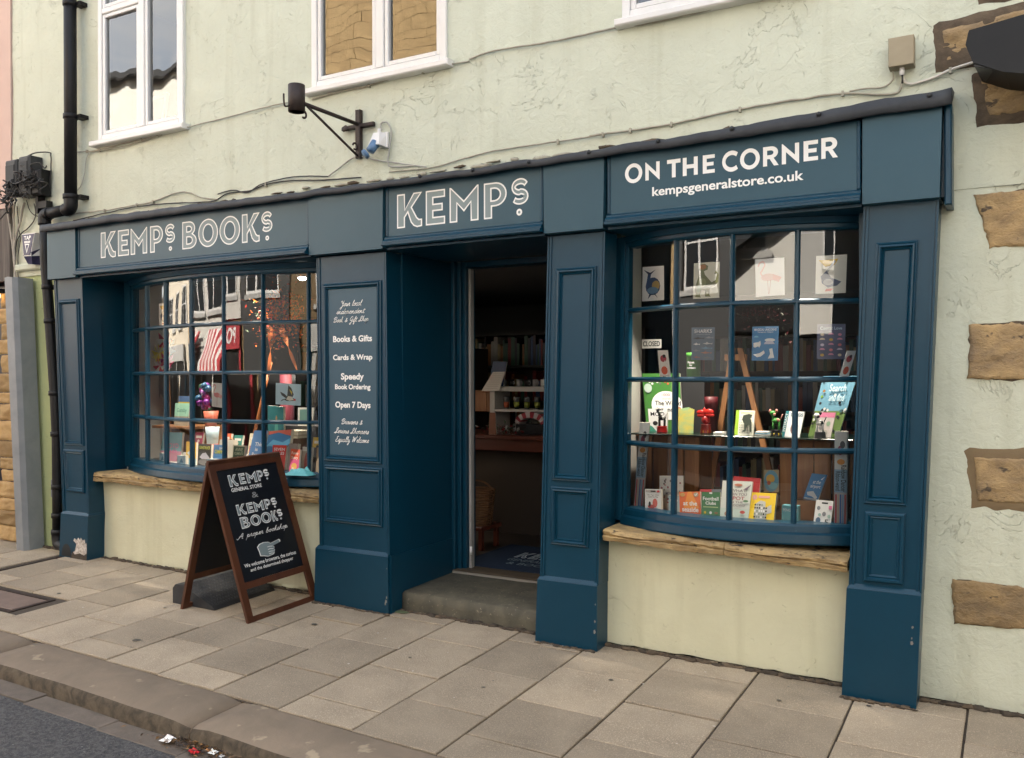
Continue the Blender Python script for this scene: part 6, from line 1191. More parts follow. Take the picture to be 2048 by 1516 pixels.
b2("dark green book with cream border and a pale figure", [(-5.288, .18, .9), (-5.166, .18, .9), (-5.161, .21, 1.094), (-5.297, .21, 1.096)], (.42, .40, .30), lambda p: p.rect(.06, .05, .94, .95, (.035, .07, .045)).text("ANNE", .2, .76, .8, .9, (.4, .42, .3)).text("CLEMENTS", .15, .62, .85, .72, (.4, .42, .3)).ell(.5, .36, .3, .2, (.3, .3, .26)).ell(.45, .25, .2, .12, (.03, .03, .03)))
b2("tall blue book titled This is Rome leaning right", [(-5.223, .26, .9), (-5.080, .26, .9), (-5.032, .31, 1.209), (-5.174, .31, 1.206)], (.10, .22, .45), lambda p: p.text("This", .3, .60, .85, .70, WH, .02).text("is", .4, .48, .6, .56, WH, .02).text("Rome", .25, .34, .85, .44, WH, .02).rect(.1, .12, .9, .28, (.2, .4, .55)))
b2("large blue and coral picture book at the back of the left window", [(-5.066, .30, .9), (-4.820, .30, .9), (-4.823, .35, 1.221), (-5.083, .35, 1.198)], (.03, .13, .28), lambda p: p.poly([(0, .9), (.5, .95), (1, .85), (1, 1), (0, 1)], (.45, .10, .07)).poly([(0, .6), (.3, .78), (.7, .7), (1, .8), (1, .66), (.6, .56), (.2, .62)], (.10, .30, .48)).ell(.3, .3, .2, .1, (.05, .2, .38)).ell(.55, .55, .05, .02, WH), th=.03)
b2("bright red book with white capitals in front of the large picture book", [(-4.880, .20, .9), (-4.755, .20, .9), (-4.758, .23, 1.110), (-4.899, .23, 1.108)], (.50, .03, .02), lambda p: p.text("SEVEN", .1, .8, .9, .9, WH).text("TALES", .12, .66, .88, .76, WH).ell(.5, .35, .3, .18, (.3, .02, .02)))
b2("grey book with striped edge behind the bright red book", [(-4.80, .26, .9), (-4.70, .26, .9), (-4.70, .29, 1.12), (-4.79, .29, 1.12)], (.18, .15, .14), th=.03)
b2("orange and pink book titled Funny Story", [(-4.671, .16, .9), (-4.580, .16, .9), (-4.585, .19, 1.088), (-4.675, .19, 1.090)], (.55, .06, .16), lambda p: p.rect(0, .6, 1, 1, (.55, .08, .03)).text("Funny", .12, .76, .88, .90, (.62, .58, .5), .02).text("Story", .16, .58, .84, .72, (.62, .58, .5), .02).ell(.5, .32, .3, .14, (.6, .3, .05)).ell(.4, .2, .12, .1, (.6, .4, .3)))
b2("grey-brown book right of Funny Story with a red silhouette", [(-4.594, .20, .9), (-4.505, .20, .9), (-4.502, .23, 1.104), (-4.598, .23, 1.105)], (.24, .19, .15), lambda p: p.ell(.5, .5, .2, .3, (.25, .04, .03)).rect(0, .85, 1, 1, (.4, .38, .35)), th=.03)
b2("last book at the right edge of the left window with black spine", [(-4.50, .22, .9), (-4.382, .22, .9), (-4.408, .25, 1.102), (-4.507, .25, 1.102)], (.30, .22, .14), lambda p: p.rect(0, 0, .3, 1, BK))
b2("dark teal book with a figure on the upper back stand", [(-5.221, .5, 1.2), (-5.044, .5, 1.2), (-5.078, .53, 1.385), (-5.251, .53, 1.395)], (.01, .09, .10), lambda p: p.ell(.55, .55, .12, .2, (.05, .18, .16)).ell(.55, .8, .05, .05, (.2, .12, .06)))
stn = empty("display_stand", (-5.05, .6, .903), "dark box stand at the back of the left window carrying a frame", "stand"); mb = MB(); mb.bbox(-5.24, -4.74, .56, .86, .904, 1.236, mat("dark_card_stand", (.03, .03, .032), .6), .003); mb.build("stand", stn)
book("white framed green glass picture on the back stand of the left window", [(-4.955, .56, 1.2365), (-4.80, .56, 1.2365), (-4.82, .60, 1.382), (-4.99, .60, 1.378)], (.55, .54, .50), .012, "picture frame", "picture_frame", lambda p: p.rect(.12, .1, .88, .9, (.10, .20, .18)))
step_ = empty("book_step", (-5.5, .5, .903), "low white step behind the front row of books in the left window", "display step"); mb = MB(); mb.bbox(-6.15, -4.40, .44, .56, .904, .985, M_deckw, .002); mb.build("step", step_)
for i, (x, w, h_, c, c2, lb) in enumerate(((-5.74, .11, .17, (.5, .1, .04), (.6, .5, .3), "orange book peeping above the black hill book"), (-5.60, .10, .16, (.03, .16, .14), (.4, .4, .3), "dark teal book peeping above the camping book"), (-5.42, .11, .18, (.45, .4, .3), (.3, .05, .04), "cream book with a red block behind the green bordered book"),
      (-5.30, .10, .15, (.05, .12, .28), (.5, .5, .5), "navy book with a pale block on the low white step"), (-4.74, .10, .17, (.40, .28, .03), (.05, .05, .05), "mustard book with a black block behind the red book"), (-4.60, .10, .18, (.5, .48, .44), (.03, .12, .25), "pale book with a blue block above Funny Story"), (-6.06, .10, .17, (.32, .03, .08), (.6, .5, .5), "crimson book with a pale block near the pots"))):
    book(lb, [(x, .47, .986), (x + w, .47, .986), (x + w + .004, .50, .986 + h_), (x + .004, .50, .986 + h_)], c, .02, pr=lambda p, c2=c2: p.rect(.12, .12, .88, .45, c2).rect(.15, .72, .85, .84, (.55, .53, .5)).ell(.5, .58, .14, .07, c2))
crm = empty("book_stack", (-4.88, .5, .903), "stack of cream paged books lying flat behind the red book", "books")
mb = MB(); mb.box(-4.97, -4.80, .42, .545, .904, 1.148, mat("brown_book_stand", (.09, .05, .035), .6)); mb.build("stand", crm)
for i in range(4): mb = MB(); mb.bbox(-4.966 + .004 * (i % 2), -4.808, .40, .55, 1.149 + i * .0145, 1.149 + i * .0145 + .0135, flat([(.55, .52, .42), (.4, .36, .28), (.58, .55, .46), (.5, .46, .36)][i]), .001); mb.build("paperback", crm)
sf = empty("sunflower", (-5.59, .5, .95), "artificial sunflower between the camping book and the green book", "flower")
mb = MB()
for i in range(18):
    a = R(20 * i); c = Vector((-5.59, .46, 1.095)); mb.add([c + Vector((math.cos(a - .16) * .02, 0, math.sin(a - .16) * .02)), c + Vector((math.cos(a) * .052, -.006 * (i % 2), math.sin(a) * .045)), c + Vector((math.cos(a + .16) * .02, 0, math.sin(a + .16) * .02))], [(0, 1, 2)], flat((.62, .25, .01)))
mb.build("petals", sf, fix=False); mb = MB(); mb.ball((-5.59, .455, 1.095), .022, flat((.05, .02, .01)), sy=.4); mb.build("seed_head", sf); mb = MB(); mb.tube([(-5.59, .47, 1.09), (-5.60, .47, .905)], .004, M_grn, 5); mb.build("stem", sf)
cl = MB(); random.seed(21); nxx, nyy = 16, 8; vs = []; fs = []
for i in range(nxx + 1):
    for j in range(nyy + 1):
        u, v = i / nxx, j / nyy; x = -4.66 + .21 * u; y = .085 + .10 * v + .04 * (u); d = min(u, 1 - u, v, 1 - v) * 4
        vs.append((x, y, DL + .002 + min(1, d) * (.032 + .030 * abs(fbm(x * 30, y * 30, 3)))))
for i in range(nxx):
    for j in range(nyy): a = i * (nyy + 1) + j; fs.append((a, a + nyy + 1, a + nyy + 2, a + 1))
cl.add(vs, fs, mat("turquoise_tissue", (.12, .46, .50), .45)); o = cl.build("crumpled_cloth", fix=False); tag(o, "crumpled turquoise tissue at the front right of the left window", "cloth")
pl = empty("sloping_pole", (-5.55, .66, .91), "thin orange sloping easel pole behind the books of the left window", "easel leg"); mb = MB(); mb.tube([(-5.55, .6, .905), (-5.47, .70, 1.48), (-5.43, .75, 1.75)], .013, mat("orange_wood", (.30, .10, .03), .4), 8); mb.build("pole", pl)
rf = empty("hanging_red_cloth", (-5.42, .9, 1.4), "dark red folded cloth hanging behind the sloping pole", "cloth"); mb = MB(); mb.tube([(-5.50, .95, .95), (-5.44, .95, 1.3), (-5.46, .95, 1.66)], [.10, .06, .05], mat("wine_cloth", (.12, .008, .02), .7), 10); mb.build("folds", rf)
sg = empty("hanging_tag_strip", (-6.60, .55, 1.7), "narrow strip of striped tags hanging at the left end of the left window", "hanging strip")
for i in range(8): mb = MB(); mb.bbox(-6.672, -6.640, .50, .504, 1.66 - i * .036, 1.69 - i * .036, flat([(.5, .5, .5), (.4, .03, .05), (.05, .05, .08)][i % 3]), .001); mb.build("tag", sg)
# one lit downlight in view, then lamps added for the displays
dl = empty("real_or_added_downlight", (-5.18, .8, 2.5), "lit round downlight in the ceiling at the top of the left window", "ceiling light")
mb = MB(); mb.lathe((-5.18, .86, 2.455), [(.045, 0), (.05, .01), (.05, .07)], M_wplas, 16); mb.build("lamp_housing", dl); mb = MB(); mb.ball((-5.18, .86, 2.450), .036, mat("downlight_glow", (1, .95, .85), .4, emit=(1, .93, .8), estr=9), sz=.5); mb.build("lamp_glass", dl)
def lampglow(name, loc, e, r=.035, spot=78, tilt=(0, 0)):
    L = bpy.data.lights.new(name, 'SPOT'); L.energy = e; L.color = (1, .90, .76); L.spot_size = R(spot); L.spot_blend = .85; L.shadow_soft_size = r
    o = bpy.data.objects.new(name, L); COL.objects.link(o); o.location = loc; o.rotation_euler = (R(tilt[0]), R(tilt[1]), 0)
lampglow("real_or_added_beam", (-5.18, .80, 2.40), 34, tilt=(5, 0))
for nm, lx, ly in (("lit downlight in the ceiling behind the right window's left half", -1.72, .30), ("lit downlight in the ceiling behind the right window's right half", -1.0, .30), ("added fill lamp hidden above the left end of the left window", -5.95, .34), ("added fill lamp hidden above the middle of the left window", -5.3, .30)):  # added lamps, kept out of view, that brighten the book covers
    d2 = empty("real_or_added_downlight", (lx, ly, 2.5), nm, "ceiling light"); mb = MB(); mb.lathe((lx, ly, 2.447), [(.045, 0), (.05, .004), (.05, .014)], M_wplas, 16); mb.build("lamp_housing", d2)
    mb = MB(); mb.ball((lx, ly, 2.446), .030, MATS["downlight_glow"], sz=.4); mb.build("lamp_glass", d2); lampglow("real_or_added_beam", (lx, ly, 2.425), 23, tilt=(7, 0))
# ---- seen through the doorway
ct = empty("counter", (-4.2, 2.2, .2), "long dark red-brown wooden counter seen through the doorway", "counter")
M_mah = mat("mahogany_counter", (.09, .022, .012), .4, (.14, .035, .018), 3, stretch=(.4, 3, 3))
mb = MB(); mb.bbox(-4.85, -2.9, 1.95, 2.60, 1.075, 1.112, M_mah, .006); mb.build("counter_top", ct); mb = MB(); mb.bbox(-4.82, -2.9, 2.0, 2.58, .97, 1.074, M_mah, .004); mb.box(-4.8, -2.9, 2.28, 2.3, .2, .97, M_roomd); mb.build("counter_apron", ct)
ws = empty("white_shelf_unit", (-3.9, 2.6, 1.112), "low white shelf unit holding glasses on the counter", "shelf unit")
mb = MB(); mb.bbox(-4.36, -3.2, 2.42, 2.72, 1.485, 1.530, M_white, .004); mb.bbox(-4.30, -4.245, 2.43, 2.72, 1.115, 1.484, M_white, .003); mb.bbox(-4.244, -3.2, 2.43, 2.72, 1.295, 1.318, M_white, .003); mb.build("shelf_frame", ws)
M_cup = mat("glossy_mug", (.30, .30, .30), .15); M_gl2 = mat("drinking_glass", (.10, .11, .11), .05, spec=.9)
random.seed(31)
for i in range(8):
    x = -4.20 + i * .085; m = empty("mug", (x, 2.52, 1.53), ["first", "second", "third", "fourth", "fifth", "sixth", "seventh", "eighth"][i] + " small mug from the left on top of the white shelf unit", "mug", "mugs on the shelf unit"); mb = MB(); mb.lathe((x, 2.52, 1.5305), [(.026, 0), (.028, .065), (.024, .065), (.022, .01)], random.choice([M_cup, M_bk, M_wh]), 12); mb.build("cup", m)
    mb = MB(); mb.tube([(x + .028 + .014 * math.sin(R(a)), 2.50, 1.564 + .018 * math.cos(R(a))) for a in range(0, 181, 30)], .004, M_cup, 5); mb.build("handle", m)
for i in range(6):
    x = -4.17 + i * .11; m = empty("drinking_glass", (x, 2.52, 1.318), ["first", "second", "third", "fourth", "fifth", "sixth"][i] + " patterned glass from the left on the lower white shelf", "glass", "glasses on the shelf unit"); mb = MB(); mb.lathe((x, 2.52, 1.3185), [(.020, 0), (.030, .10), (.030, .115), (.027, .115), (.018, .012)], M_gl2, 12); mb.build("glass_body", m)
    mb = MB(); mb.lathe((x, 2.52, 1.335), [(.0235, 0), (.0285, .05)], flat(random.choice([(.3, .06, .02), (.2, .22, .03), (.3, .3, .3), (.25, .12, .04)])), 12); mb.build("painted_band", m)
book("white menu sheet propped beside the shelf unit", [(-4.36, 2.38, 1.49), (-4.17, 2.38, 1.49), (-4.12, 2.42, 1.669), (-4.258, 2.42, 1.667)], (.50, .46, .40), .003, "paper sheet", "menu_sheet", lambda p: [p.rect(.15, .12 + i * .11, .85, .135 + i * .11, (.3, .26, .22)) for i in range(8)])
book("dark blue card standing behind the white menu sheet", [(-4.33, 2.46, 1.532), (-4.17, 2.46, 1.532), (-4.14, 2.48, 1.761), (-4.29, 2.48, 1.767)], (.01, .035, .09), .01, "card", "display_card")
sb = empty("striped_tin", (-3.74, 2.2, 1.112), "red and white striped domed box on the counter", "tin")
for i in range(10): mb = MB(); a0, a1 = R(180 - 18 * i), R(162 - 18 * i); mb.hexa([(-3.72 + .15 * math.cos(a0), 2.15, 1.22 + .09 * math.sin(a0)), (-3.72 + .15 * math.cos(a1), 2.15, 1.22 + .09 * math.sin(a1)), (-3.72 + .15 * math.cos(a1), 2.28, 1.22 + .09 * math.sin(a1)), (-3.72 + .15 * math.cos(a0), 2.28, 1.22 + .09 * math.sin(a0)), (-3.72 + .11 * math.cos(a0), 2.15, 1.20 + .06 * math.sin(a0)), (-3.72 + .11 * math.cos(a1), 2.15, 1.20 + .06 * math.sin(a1)), (-3.72 + .11 * math.cos(a1), 2.28, 1.20 + .06 * math.sin(a1)), (-3.72 + .11 * math.cos(a0), 2.28, 1.20 + .06 * math.sin(a0))], flat((.3, .02, .03) if i % 2 else (.5, .42, .4))); mb.build("stripe", sb)
mb = MB(); mb.box(-3.86, -3.58, 2.15, 2.28, 1.113, 1.20, M_bk); mb.build("box_body", sb)
foliage("small mixed trinkets heaped on the counter left of the striped box", (-3.98, 2.15, 1.15), .30, .1, .07, 160, [fc("gr1", (.18, .18, .16)), fc("rd1", (.25, .03, .03)), fc("wh1", (.4, .4, .38)), fc("gn1", (.06, .08, .05))], .05, seed=13, cat="trinkets", name="trinkets")
crate("small wooden crate on the shelf behind the counter", -4.72, -4.32, 2.62, 2.85, 1.285, 1.49, 3, group=None)
bs = empty("basket", (-3.9, 1.5, .42), "round brown wicker shopping basket just inside the doorway", "basket")
M_wick = mat("wicker", (.16, .07, .03), .7, (.26, .13, .06), 40)
mb = MB()
for k in range(15): z = .40 + .02 * k; r = .12 + .035 * k / 15; mb.tube([(-3.90 + r * math.cos(R(a)), 1.55 + r * math.sin(R(a)), z + .004 * math.sin(R(a * 9 + k * 180))) for a in range(0, 361, 20)], .010, M_wick, 5)
mb.build("woven_wall", bs); mb = MB(); mb.tube([(-3.90 + .155 * math.cos(R(a)), 1.55, .66 + .10 * math.sin(R(a))) for a in range(0, 181, 15)], .008, M_wick, 6); mb.build("handle", bs)
st = empty("stool", (-3.83, 1.7, .2), "wooden stool carrying the wicker basket", "stool")
mb = MB(); mb.bbox(-4.05, -3.76, 1.4, 1.72, .365, .398, M_mah, .005); mb.build("seat", st)
for x, y in ((-3.79, 1.44), (-3.79, 1.68), (-4.02, 1.44), (-4.02, 1.68)): mb = MB(); mb.bbox(x - .018, x + .018, y - .018, y + .018, .202, .364, M_mah, .003); mb.build("leg", st)
gb = empty("green_bin", (-3.95, 1.32, .2), "dark green bin just inside the doorway below the basket", "bin"); mb = MB(); mb.lathe((-3.86, 1.22, .203), [(.075, 0), (.09, .15), (.094, .155)], mat("dark_green_plastic", (.01, .06, .035), .5), 16); mb.build("bin_body", gb)
book("brown card display standing at the left end of the counter", [(-4.03, 1.96, 1.113), (-3.95, 1.96, 1.113), (-3.97, 1.98, 1.307), (-4.03, 1.98, 1.306)], (.2, .07, .03), .01, "card", "display_card")
mt = empty("door_mat", (-3.2, 1.3, .2), "dark blue door mat with grey shop lettering inside the doorway", "door mat")
o, F = slab("mat", [(-3.70, .92, .206), (-2.7, .92, .206), (-2.7, 1.78, .206), (-3.70, 1.78, .206)], .005, mat("navy_mat", (.010, .025, .055), .95, bump=.002, bscale=200), mt)
GM = lambda x, z, off: (x, z, .2065 + off)
logo(GM, mt, [('K', -3.42, -3.32, 1.32, 1.52), ('E', -3.30, -3.22, 1.32, 1.52), ('M', -3.20, -3.08, 1.32, 1.52), ('P', -3.06, -2.96, 1.32, 1.52), ('S', -2.94, -2.88, 1.38, 1.52)], .008)
words(GM, mt, [("GENERAL STORE", -3.42, -2.88, 1.20, 1.28, .02, 0), ("& BOOKS", -3.36, -2.94, 1.08, 1.16, .02, 0)], M_lgrey)
def bookcase(label, x0, x1, y, z0, z1, rowsn, seed, m=M_white):
    c = empty("bookcase", ((x0 + x1) / 2, y, z0), label, "bookcase", "bookcases inside the shop"); random.seed(seed); mb = MB()
    mb.box(x0, x0 + .03, y, y + .3, z0, z1, m); mb.box(x1 - .03, x1, y, y + .3, z0, z1, m); mb.box(x0 + .03, x1 - .03, y + .27, y + .3, z0, z1, M_roomd)
    hh = (z1 - z0) / rowsn
    for i in range(rowsn + 1): mb.box(x0 + .031, x1 - .031, y + .002, y + .268, min(z0 + i * hh, z1 - .03), min(z0 + i * hh, z1 - .03) + .025, m)
    mb.build("shelves", c); mb = MB()
    for i in range(rowsn):
        x = x0 + .04
        while x < x1 - .08:
            w = random.uniform(.018, .05); h = hh * random.uniform(.5, .85); cc = random.choice([(.15, .02, .02), (.02, .05, .12), (.25, .2, .1), (.03, .08, .05), (.3, .28, .25), (.02, .02, .025), (.2, .08, .02)])
            if random.random() > .1: mb.box(x, x + w - .002, y + .03, y + .24, z0 + i * hh + .026, z0 + i * hh + .026 + h, flat(cc))
            x += w
    mb.build("books", c)
bookcase("tall bookcase against the far wall behind the counter", -5.3, -3.2, 3.6, .2, 2.1, 5, 1, M_room); bookcase("bookcase against the far wall behind the right window", -2.6, -.6, 3.4, .2, 2.0, 5, 2, M_roomd)
bookcase("bookcase deep inside behind the left window", -6.9, -5.4, 2.6, .2, 2.0, 5, 3, M_roomd); bookcase("bookcase deep inside behind the autumn wreath", -5.35, -4.6, 2.6, .2, 1.9, 5, 4, M_roomd)
# ==================================================================== gutter litter and debris at the wall foot
gzz = lambda x, y: SX * x + SY * kin(x) - DROP
lv = MB(); random.seed(41)
for i in range(420):
    x = random.gauss(-3.27, .13); y = kin(x) - .39 + random.gauss(0, .035) + .03; s_ = random.uniform(.006, .018); z = gzz(x, y) + random.uniform(.004, .022)
    r_ = Matrix.Rotation(random.uniform(0, 6.28), 3, 'Z') @ Matrix.Rotation(random.uniform(-.7, .7), 3, 'X')
    lv.add([Vector((x, y, z)) + r_ @ Vector(v) * s_ for v in ((-1, 0, 0), (0, -.35, .2), (1, 0, 0), (0, .35, .15))], [(0, 1, 2, 3)], random.choice([flat((.06, .035, .02)), flat((.10, .06, .03)), flat((.03, .02, .015)), flat((.16, .08, .02))]))
o = lv.build("leaf_litter", fix=False); tag(o, "small heap of brown leaf litter in the gutter by the kerb joint", "leaf litter", kind='stuff')
def scrap(label, x, y, r, col, sd, cat="litter", name="paper_scrap"):
    mb = MB(); n = 5; vs = []; fs = []
    for i in range(n + 1):
        for j in range(n + 1): vs.append((x + r * (i / n - .5) * 2 + fbm(i, j, sd) * r * .3, y + r * (j / n - .5) * 1.5 + fbm(j, i, sd) * r * .3, gzz(x, y) + .012 + abs(fbm(i * .7, j * .7, sd + 2)) * r * .8))
    for i in range(n):
        for j in range(n): a = i * (n + 1) + j; fs.append((a, a + n + 1, a + n + 2, a + 1))
    mb.add(vs, fs, flat(col)); o = mb.build(name, fix=False); tag(o, label, cat)
scrap("crumpled white tissue lying in the gutter at the heap of leaves", -3.475, -1.895, .034, (.75, .75, .74), 3); scrap("crumpled red sweet wrapper in the gutter among the leaves", -3.262, -1.925, .026, (.50, .01, .02), 7, name="sweet_wrapper")
scrap("small white scrap right of the red wrapper in the gutter", -3.185, -1.885, .022, (.6, .62, .6), 12); scrap("orange brown leaf scrap beside the red wrapper", -3.225, -1.875, .016, (.40, .18, .06), 15, name="dead_leaf", cat="leaf"); scrap("grey plastic scrap at the bottom end of the leaf litter", -3.125, -1.89, .014, (.45, .46, .47), 19)
db = MB(); random.seed(55)
segs = [(-6.74, -4.30, .118), (-2.09, -.78, .115), (-.39, 2.2, .120), (-4.24, -3.6, -.03), (-3.6, -2.52, .10), (-2.5, -2.12, -.03), (-.76, -.42, -.03), (-7.9, -7.2, .13)]
for a, b_, y in segs:
    x = a
    while x < b_:
        r = random.uniform(.008, .026) * (1 if y > 0 else .6)
        db.ball((x, y - random.uniform(0, .02), gz(x, y) + r * .15), r, random.choice([M_mort, M_joint, M_joint, M_mort]), sx=1.7, sz=.6, n=6, h=4, jit=.35); x += r * 1.3
o = db.build("wall_foot_dirt", fix=False); tag(o, "crumbly dark dirt and moss along the foot of the walls", "dirt", kind='stuff')
gm = MB(); random.seed(77)
for x, y, r in [(-4.641, -1.171, .03), (-6.032, -.758, .017), (-5.055, -.629, .013), (-1.86, -.39, .014), (-1.02, -.24, .013), (-3.9, -.42, .02), (-3.0, -.62, .012), (-2.4, -.8, .012), (-.35, -.7, .014), (-.62, -.10, .014), (-4.3, -.25, .02)] + [(random.uniform(-6.5, 0), random.uniform(-1.4, 0), random.uniform(.003, .008)) for _ in range(60)]:
    gm.add([(x + r * math.cos(R(a)) * random.uniform(.8, 1.1), y + r * .8 * math.sin(R(a)), gz(x, y) + .0042) for a in range(0, 360, 36)], [tuple(range(10))], flat((.06, .055, .05)) if r > .01 else random.choice([flat((.08, .07, .06)), flat((.45, .42, .38))]))
o = gm.build("gum_spots", fix=False); tag(o, "flattened gum spots dotted over the paving", "gum spots", kind='stuff')
wd = MB()
for k in range(7): a = R(52 * k); wd.ball((-3.565 + .035 * math.cos(a), .06 + .02 * math.sin(a), gz(-3.5, .06) + .006), .02, mat("sage_leaf", (.10, .13, .07), .7), sx=1.4, sz=.12, n=8, h=4)
o = wd.build("low_weed"); tag(o, "flat grey-green weed growing at the left foot of the doorstep", "weed")
# ==================================================================== the far side of the street (seen in the glass)
fp = sheet("far_pavement", -70, 30, [-9.4, -7.6], lambda x, y: SX * x - .03, M_flag, nx=20); tag(fp, kind='structure')
M_w1 = mat("far_white_render", (.66, .65, .62), .8, (.60, .59, .55), 2); M_w2 = mat("far_cream_render", (.62, .56, .46), .8); M_w3 = mat("far_grey_render", (.42, .42, .41), .8)
M_st = mat("far_golden_stone", (.50, .36, .18), .85, (.34, .23, .11), 4, bump=.01, bscale=10, rnd=.3); M_st2 = mat("far_brown_stone", (.26, .18, .10), .85, (.16, .11, .06), 4, bump=.01, bscale=10, rnd=.3)
M_dg = mat("far_window_glass", (.02, .025, .03), .08, spec=.8); M_dk = mat("far_dark_shop", (.015, .015, .016), .3)
FY = -9.3
def stonework(b_, x0, x1, z0, z1, holes, m, mort=M_mort):
    mb = MB(); mb.box(x0, x1, FY - .3, FY, z0, z1, M_st2); mb.build("wall", b_)
    z = z0 + .02; r = 0; mb = MB(); random.seed(int(abs(x0) * 10))
    while z < z1 - .1:
        h = random.uniform(.16, .28); x = x0 + .01
        while x < x1 - .05:
            w = min(random.uniform(.3, .7), x1 - .01 - x)
            hit = [hh for hh in holes if hh[2] < z + h and z < hh[3]]
            ins = [hh for hh in hit if hh[0] - .01 <= x < hh[1]]
            if ins: x = ins[0][1] + .001; continue
            for hh in hit:
                if x < hh[0] < x + w: w = hh[0] - x
            if w > .03:
                p = random.uniform(.003, .012); mb.box(x, x + w - .008, FY + .0005, FY + p, z, min(z + h - .012, z1), m)
            x += w
        z += h
    o = mb.build("stone_courses", b_); tag(o, kind='stuff')
def far(label, x0, x1, H, kind, m, wins, seed=0):
    b_ = empty("far_building", ((x0 + x1) / 2, FY, 0), label, "building", "buildings on the far side of the street")
    holes = [(wx - ww / 2, wx + ww / 2, wz, wz + wh) for wx, ww, wz, wh in wins]
    if kind == 'stone': stonework(b_, x0 + .01, x1 - .01, -.3, H, holes, m)
    else: mb = MB(); mb.box(x0 + .01, x1 - .01, FY - .3, FY, -.3, H, m); mb.build("wall", b_)
    for (wx, ww, wz, wh) in wins:
        w = MB(); w.box(wx - ww / 2, wx + ww / 2, FY + .002, FY + .05, wz, wz + .06, M_upvc); w.box(wx - ww / 2, wx + ww / 2, FY + .002, FY + .05, wz + wh - .06, wz + wh, M_upvc)
        for xx in (-ww / 2, -.03, ww / 2 - .06): w.box(wx + xx, wx + xx + .06, FY + .002, FY + .05, wz + .061, wz + wh - .061, M_upvc)
        w.box(wx - ww / 2 + .061, wx - .031, FY + .003, FY + .04, wz + wh / 2, wz + wh / 2 + .04, M_upvc); w.box(wx + .031, wx + ww / 2 - .061, FY + .003, FY + .04, wz + wh / 2, wz + wh / 2 + .04, M_upvc)
        fo = w.build("window", b_); g = MB(); g.add([(wx - ww / 2, FY + .015 + .012, wz), (wx + ww / 2, FY + .027, wz), (wx + ww / 2, FY + .027, wz + wh), (wx - ww / 2, FY + .027, wz + wh)], [(0, 1, 2, 3)], M_dg); g.build("pane", fo, fix=False)
        s_ = MB(); s_.box(wx - ww / 2 - .08, wx + ww / 2 + .08, FY + .002, FY + .12, wz - .1, wz - .002, M_w3); s_.build("sill", fo)
    r = MB(); r.add([(x0, FY + .25, H), (x1, FY + .25, H), (x1, FY - 3, H + 1.6), (x0, FY - 3, H + 1.6), (x1, FY - 6, H), (x0, FY - 6, H)], [(0, 1, 2, 3), (3, 2, 4, 5), (0, 3, 5), (1, 4, 2)], M_slate); r.box(x0 + .4, x0 + 1.1, FY - 3.3, FY - 2.6, H + 1.2, H + 2.6, M_st2); r.box(x0, x1, FY + .2, FY + .3, H - .12, H, M_black); r.build("roof", b_)
    return b_
def shopf(b_, x0, x1, fz, fm, txt=None, tc=(.8, .8, .8), glassm=None, fh=.55):
    mb = MB(); mb.box(x0, x1, FY + .002, FY + .10, .1, fz, M_dk); mb.build("shop_window", b_)
    for k in range(4): xx = x0 + (x1 - x0) * k / 3; mb = MB(); mb.box(xx - .06, xx + .06, FY + .101, FY + .16, .1, fz, fm); mb.build("pilaster", b_)
    o, F = slab("fascia", [(x1, FY + .22, fz), (x0, FY + .22, fz), (x0, FY + .22, fz + fh), (x1, FY + .22, fz + fh)], .18, fm, b_)
    if txt: PR(F, .003, .002).text(txt, .10, .2, .90, .8, tc, .03).done(b_, "lettering")
b = far("grey rendered house across the street at the far right", 2.0, 9.0, 9.5, 'r', M_w3, [(3.4, 1.1, 3.5, 1.3), (6.2, 1.1, 3.5, 1.3)]); shopf(b, 2.6, 8.4, 2.3, M_w1)
b = far("white gabled house across the street opposite the right window", -2.6, 2.0, 5.2, 'r', M_w1, [(-1.5, 1.2, 3.5, 1.1), (.8, 1.2, 3.5, 1.1)]); shopf(b, -2.2, 1.6, 2.2, M_dk, None)
mb = MB()
for s_ in (-1, 1): mb.hexa([(-.3, FY + .1, 4.2), (-.3, FY + .5, 4.2), (-.3, FY + .5, 4.4), (-.3, FY + .1, 4.4), (-.3 + s_ * 2.2, FY + .1, 3.1), (-.3 + s_ * 2.2, FY + .5, 3.1), (-.3 + s_ * 2.2, FY + .5, 3.3), (-.3 + s_ * 2.2, FY + .1, 3.3)], M_chalk)
mb.build("barge_board", b)
b = far("brown stone house across the street with white sashes", -6.4, -2.6, 5.6, 'stone', M_st2, [(-3.7, 1.0, 3.0, 1.4), (-5.3, 1.0, 3.0, 1.4)]); shopf(b, -6.2, -2.8, 2.1, M_w3)
b = far("tall golden stone building across the street with arched windows", -13.6, -6.4, 11.2, 'stone', M_st, [(-7.5, 1.1, 3.2, 1.5), (-9.3, 1.1, 3.2, 1.5), (-11.1, 1.1, 3.2, 1.5), (-12.7, .9, 3.2, 1.5), (-7.5, 1.1, 6.0, 1.2), (-12.9, .8, 6.4, 1.2)])
shopf(b, -13.3, -10.4, 2.1, mat("far_red_fascia", (.42, .015, .03), .5), "POST OFFICE"); 
M_dkrefl = mat("far_dark_reflection_facing", (.03, .032, .035), .6)
mb = MB(); mb.box(-13.55, -10.25, FY + .001, FY + .07, 2.75, 3.1, M_w1); mb.box(-13.55, -10.25, FY + .001, FY + .07, 4.75, 5.4, M_w1)
for a, c in ((-13.55, -13.2), (-12.2, -11.7), (-10.5, -10.25)): mb.box(a, c, FY + .001, FY + .069, 3.1, 4.75, M_w1)
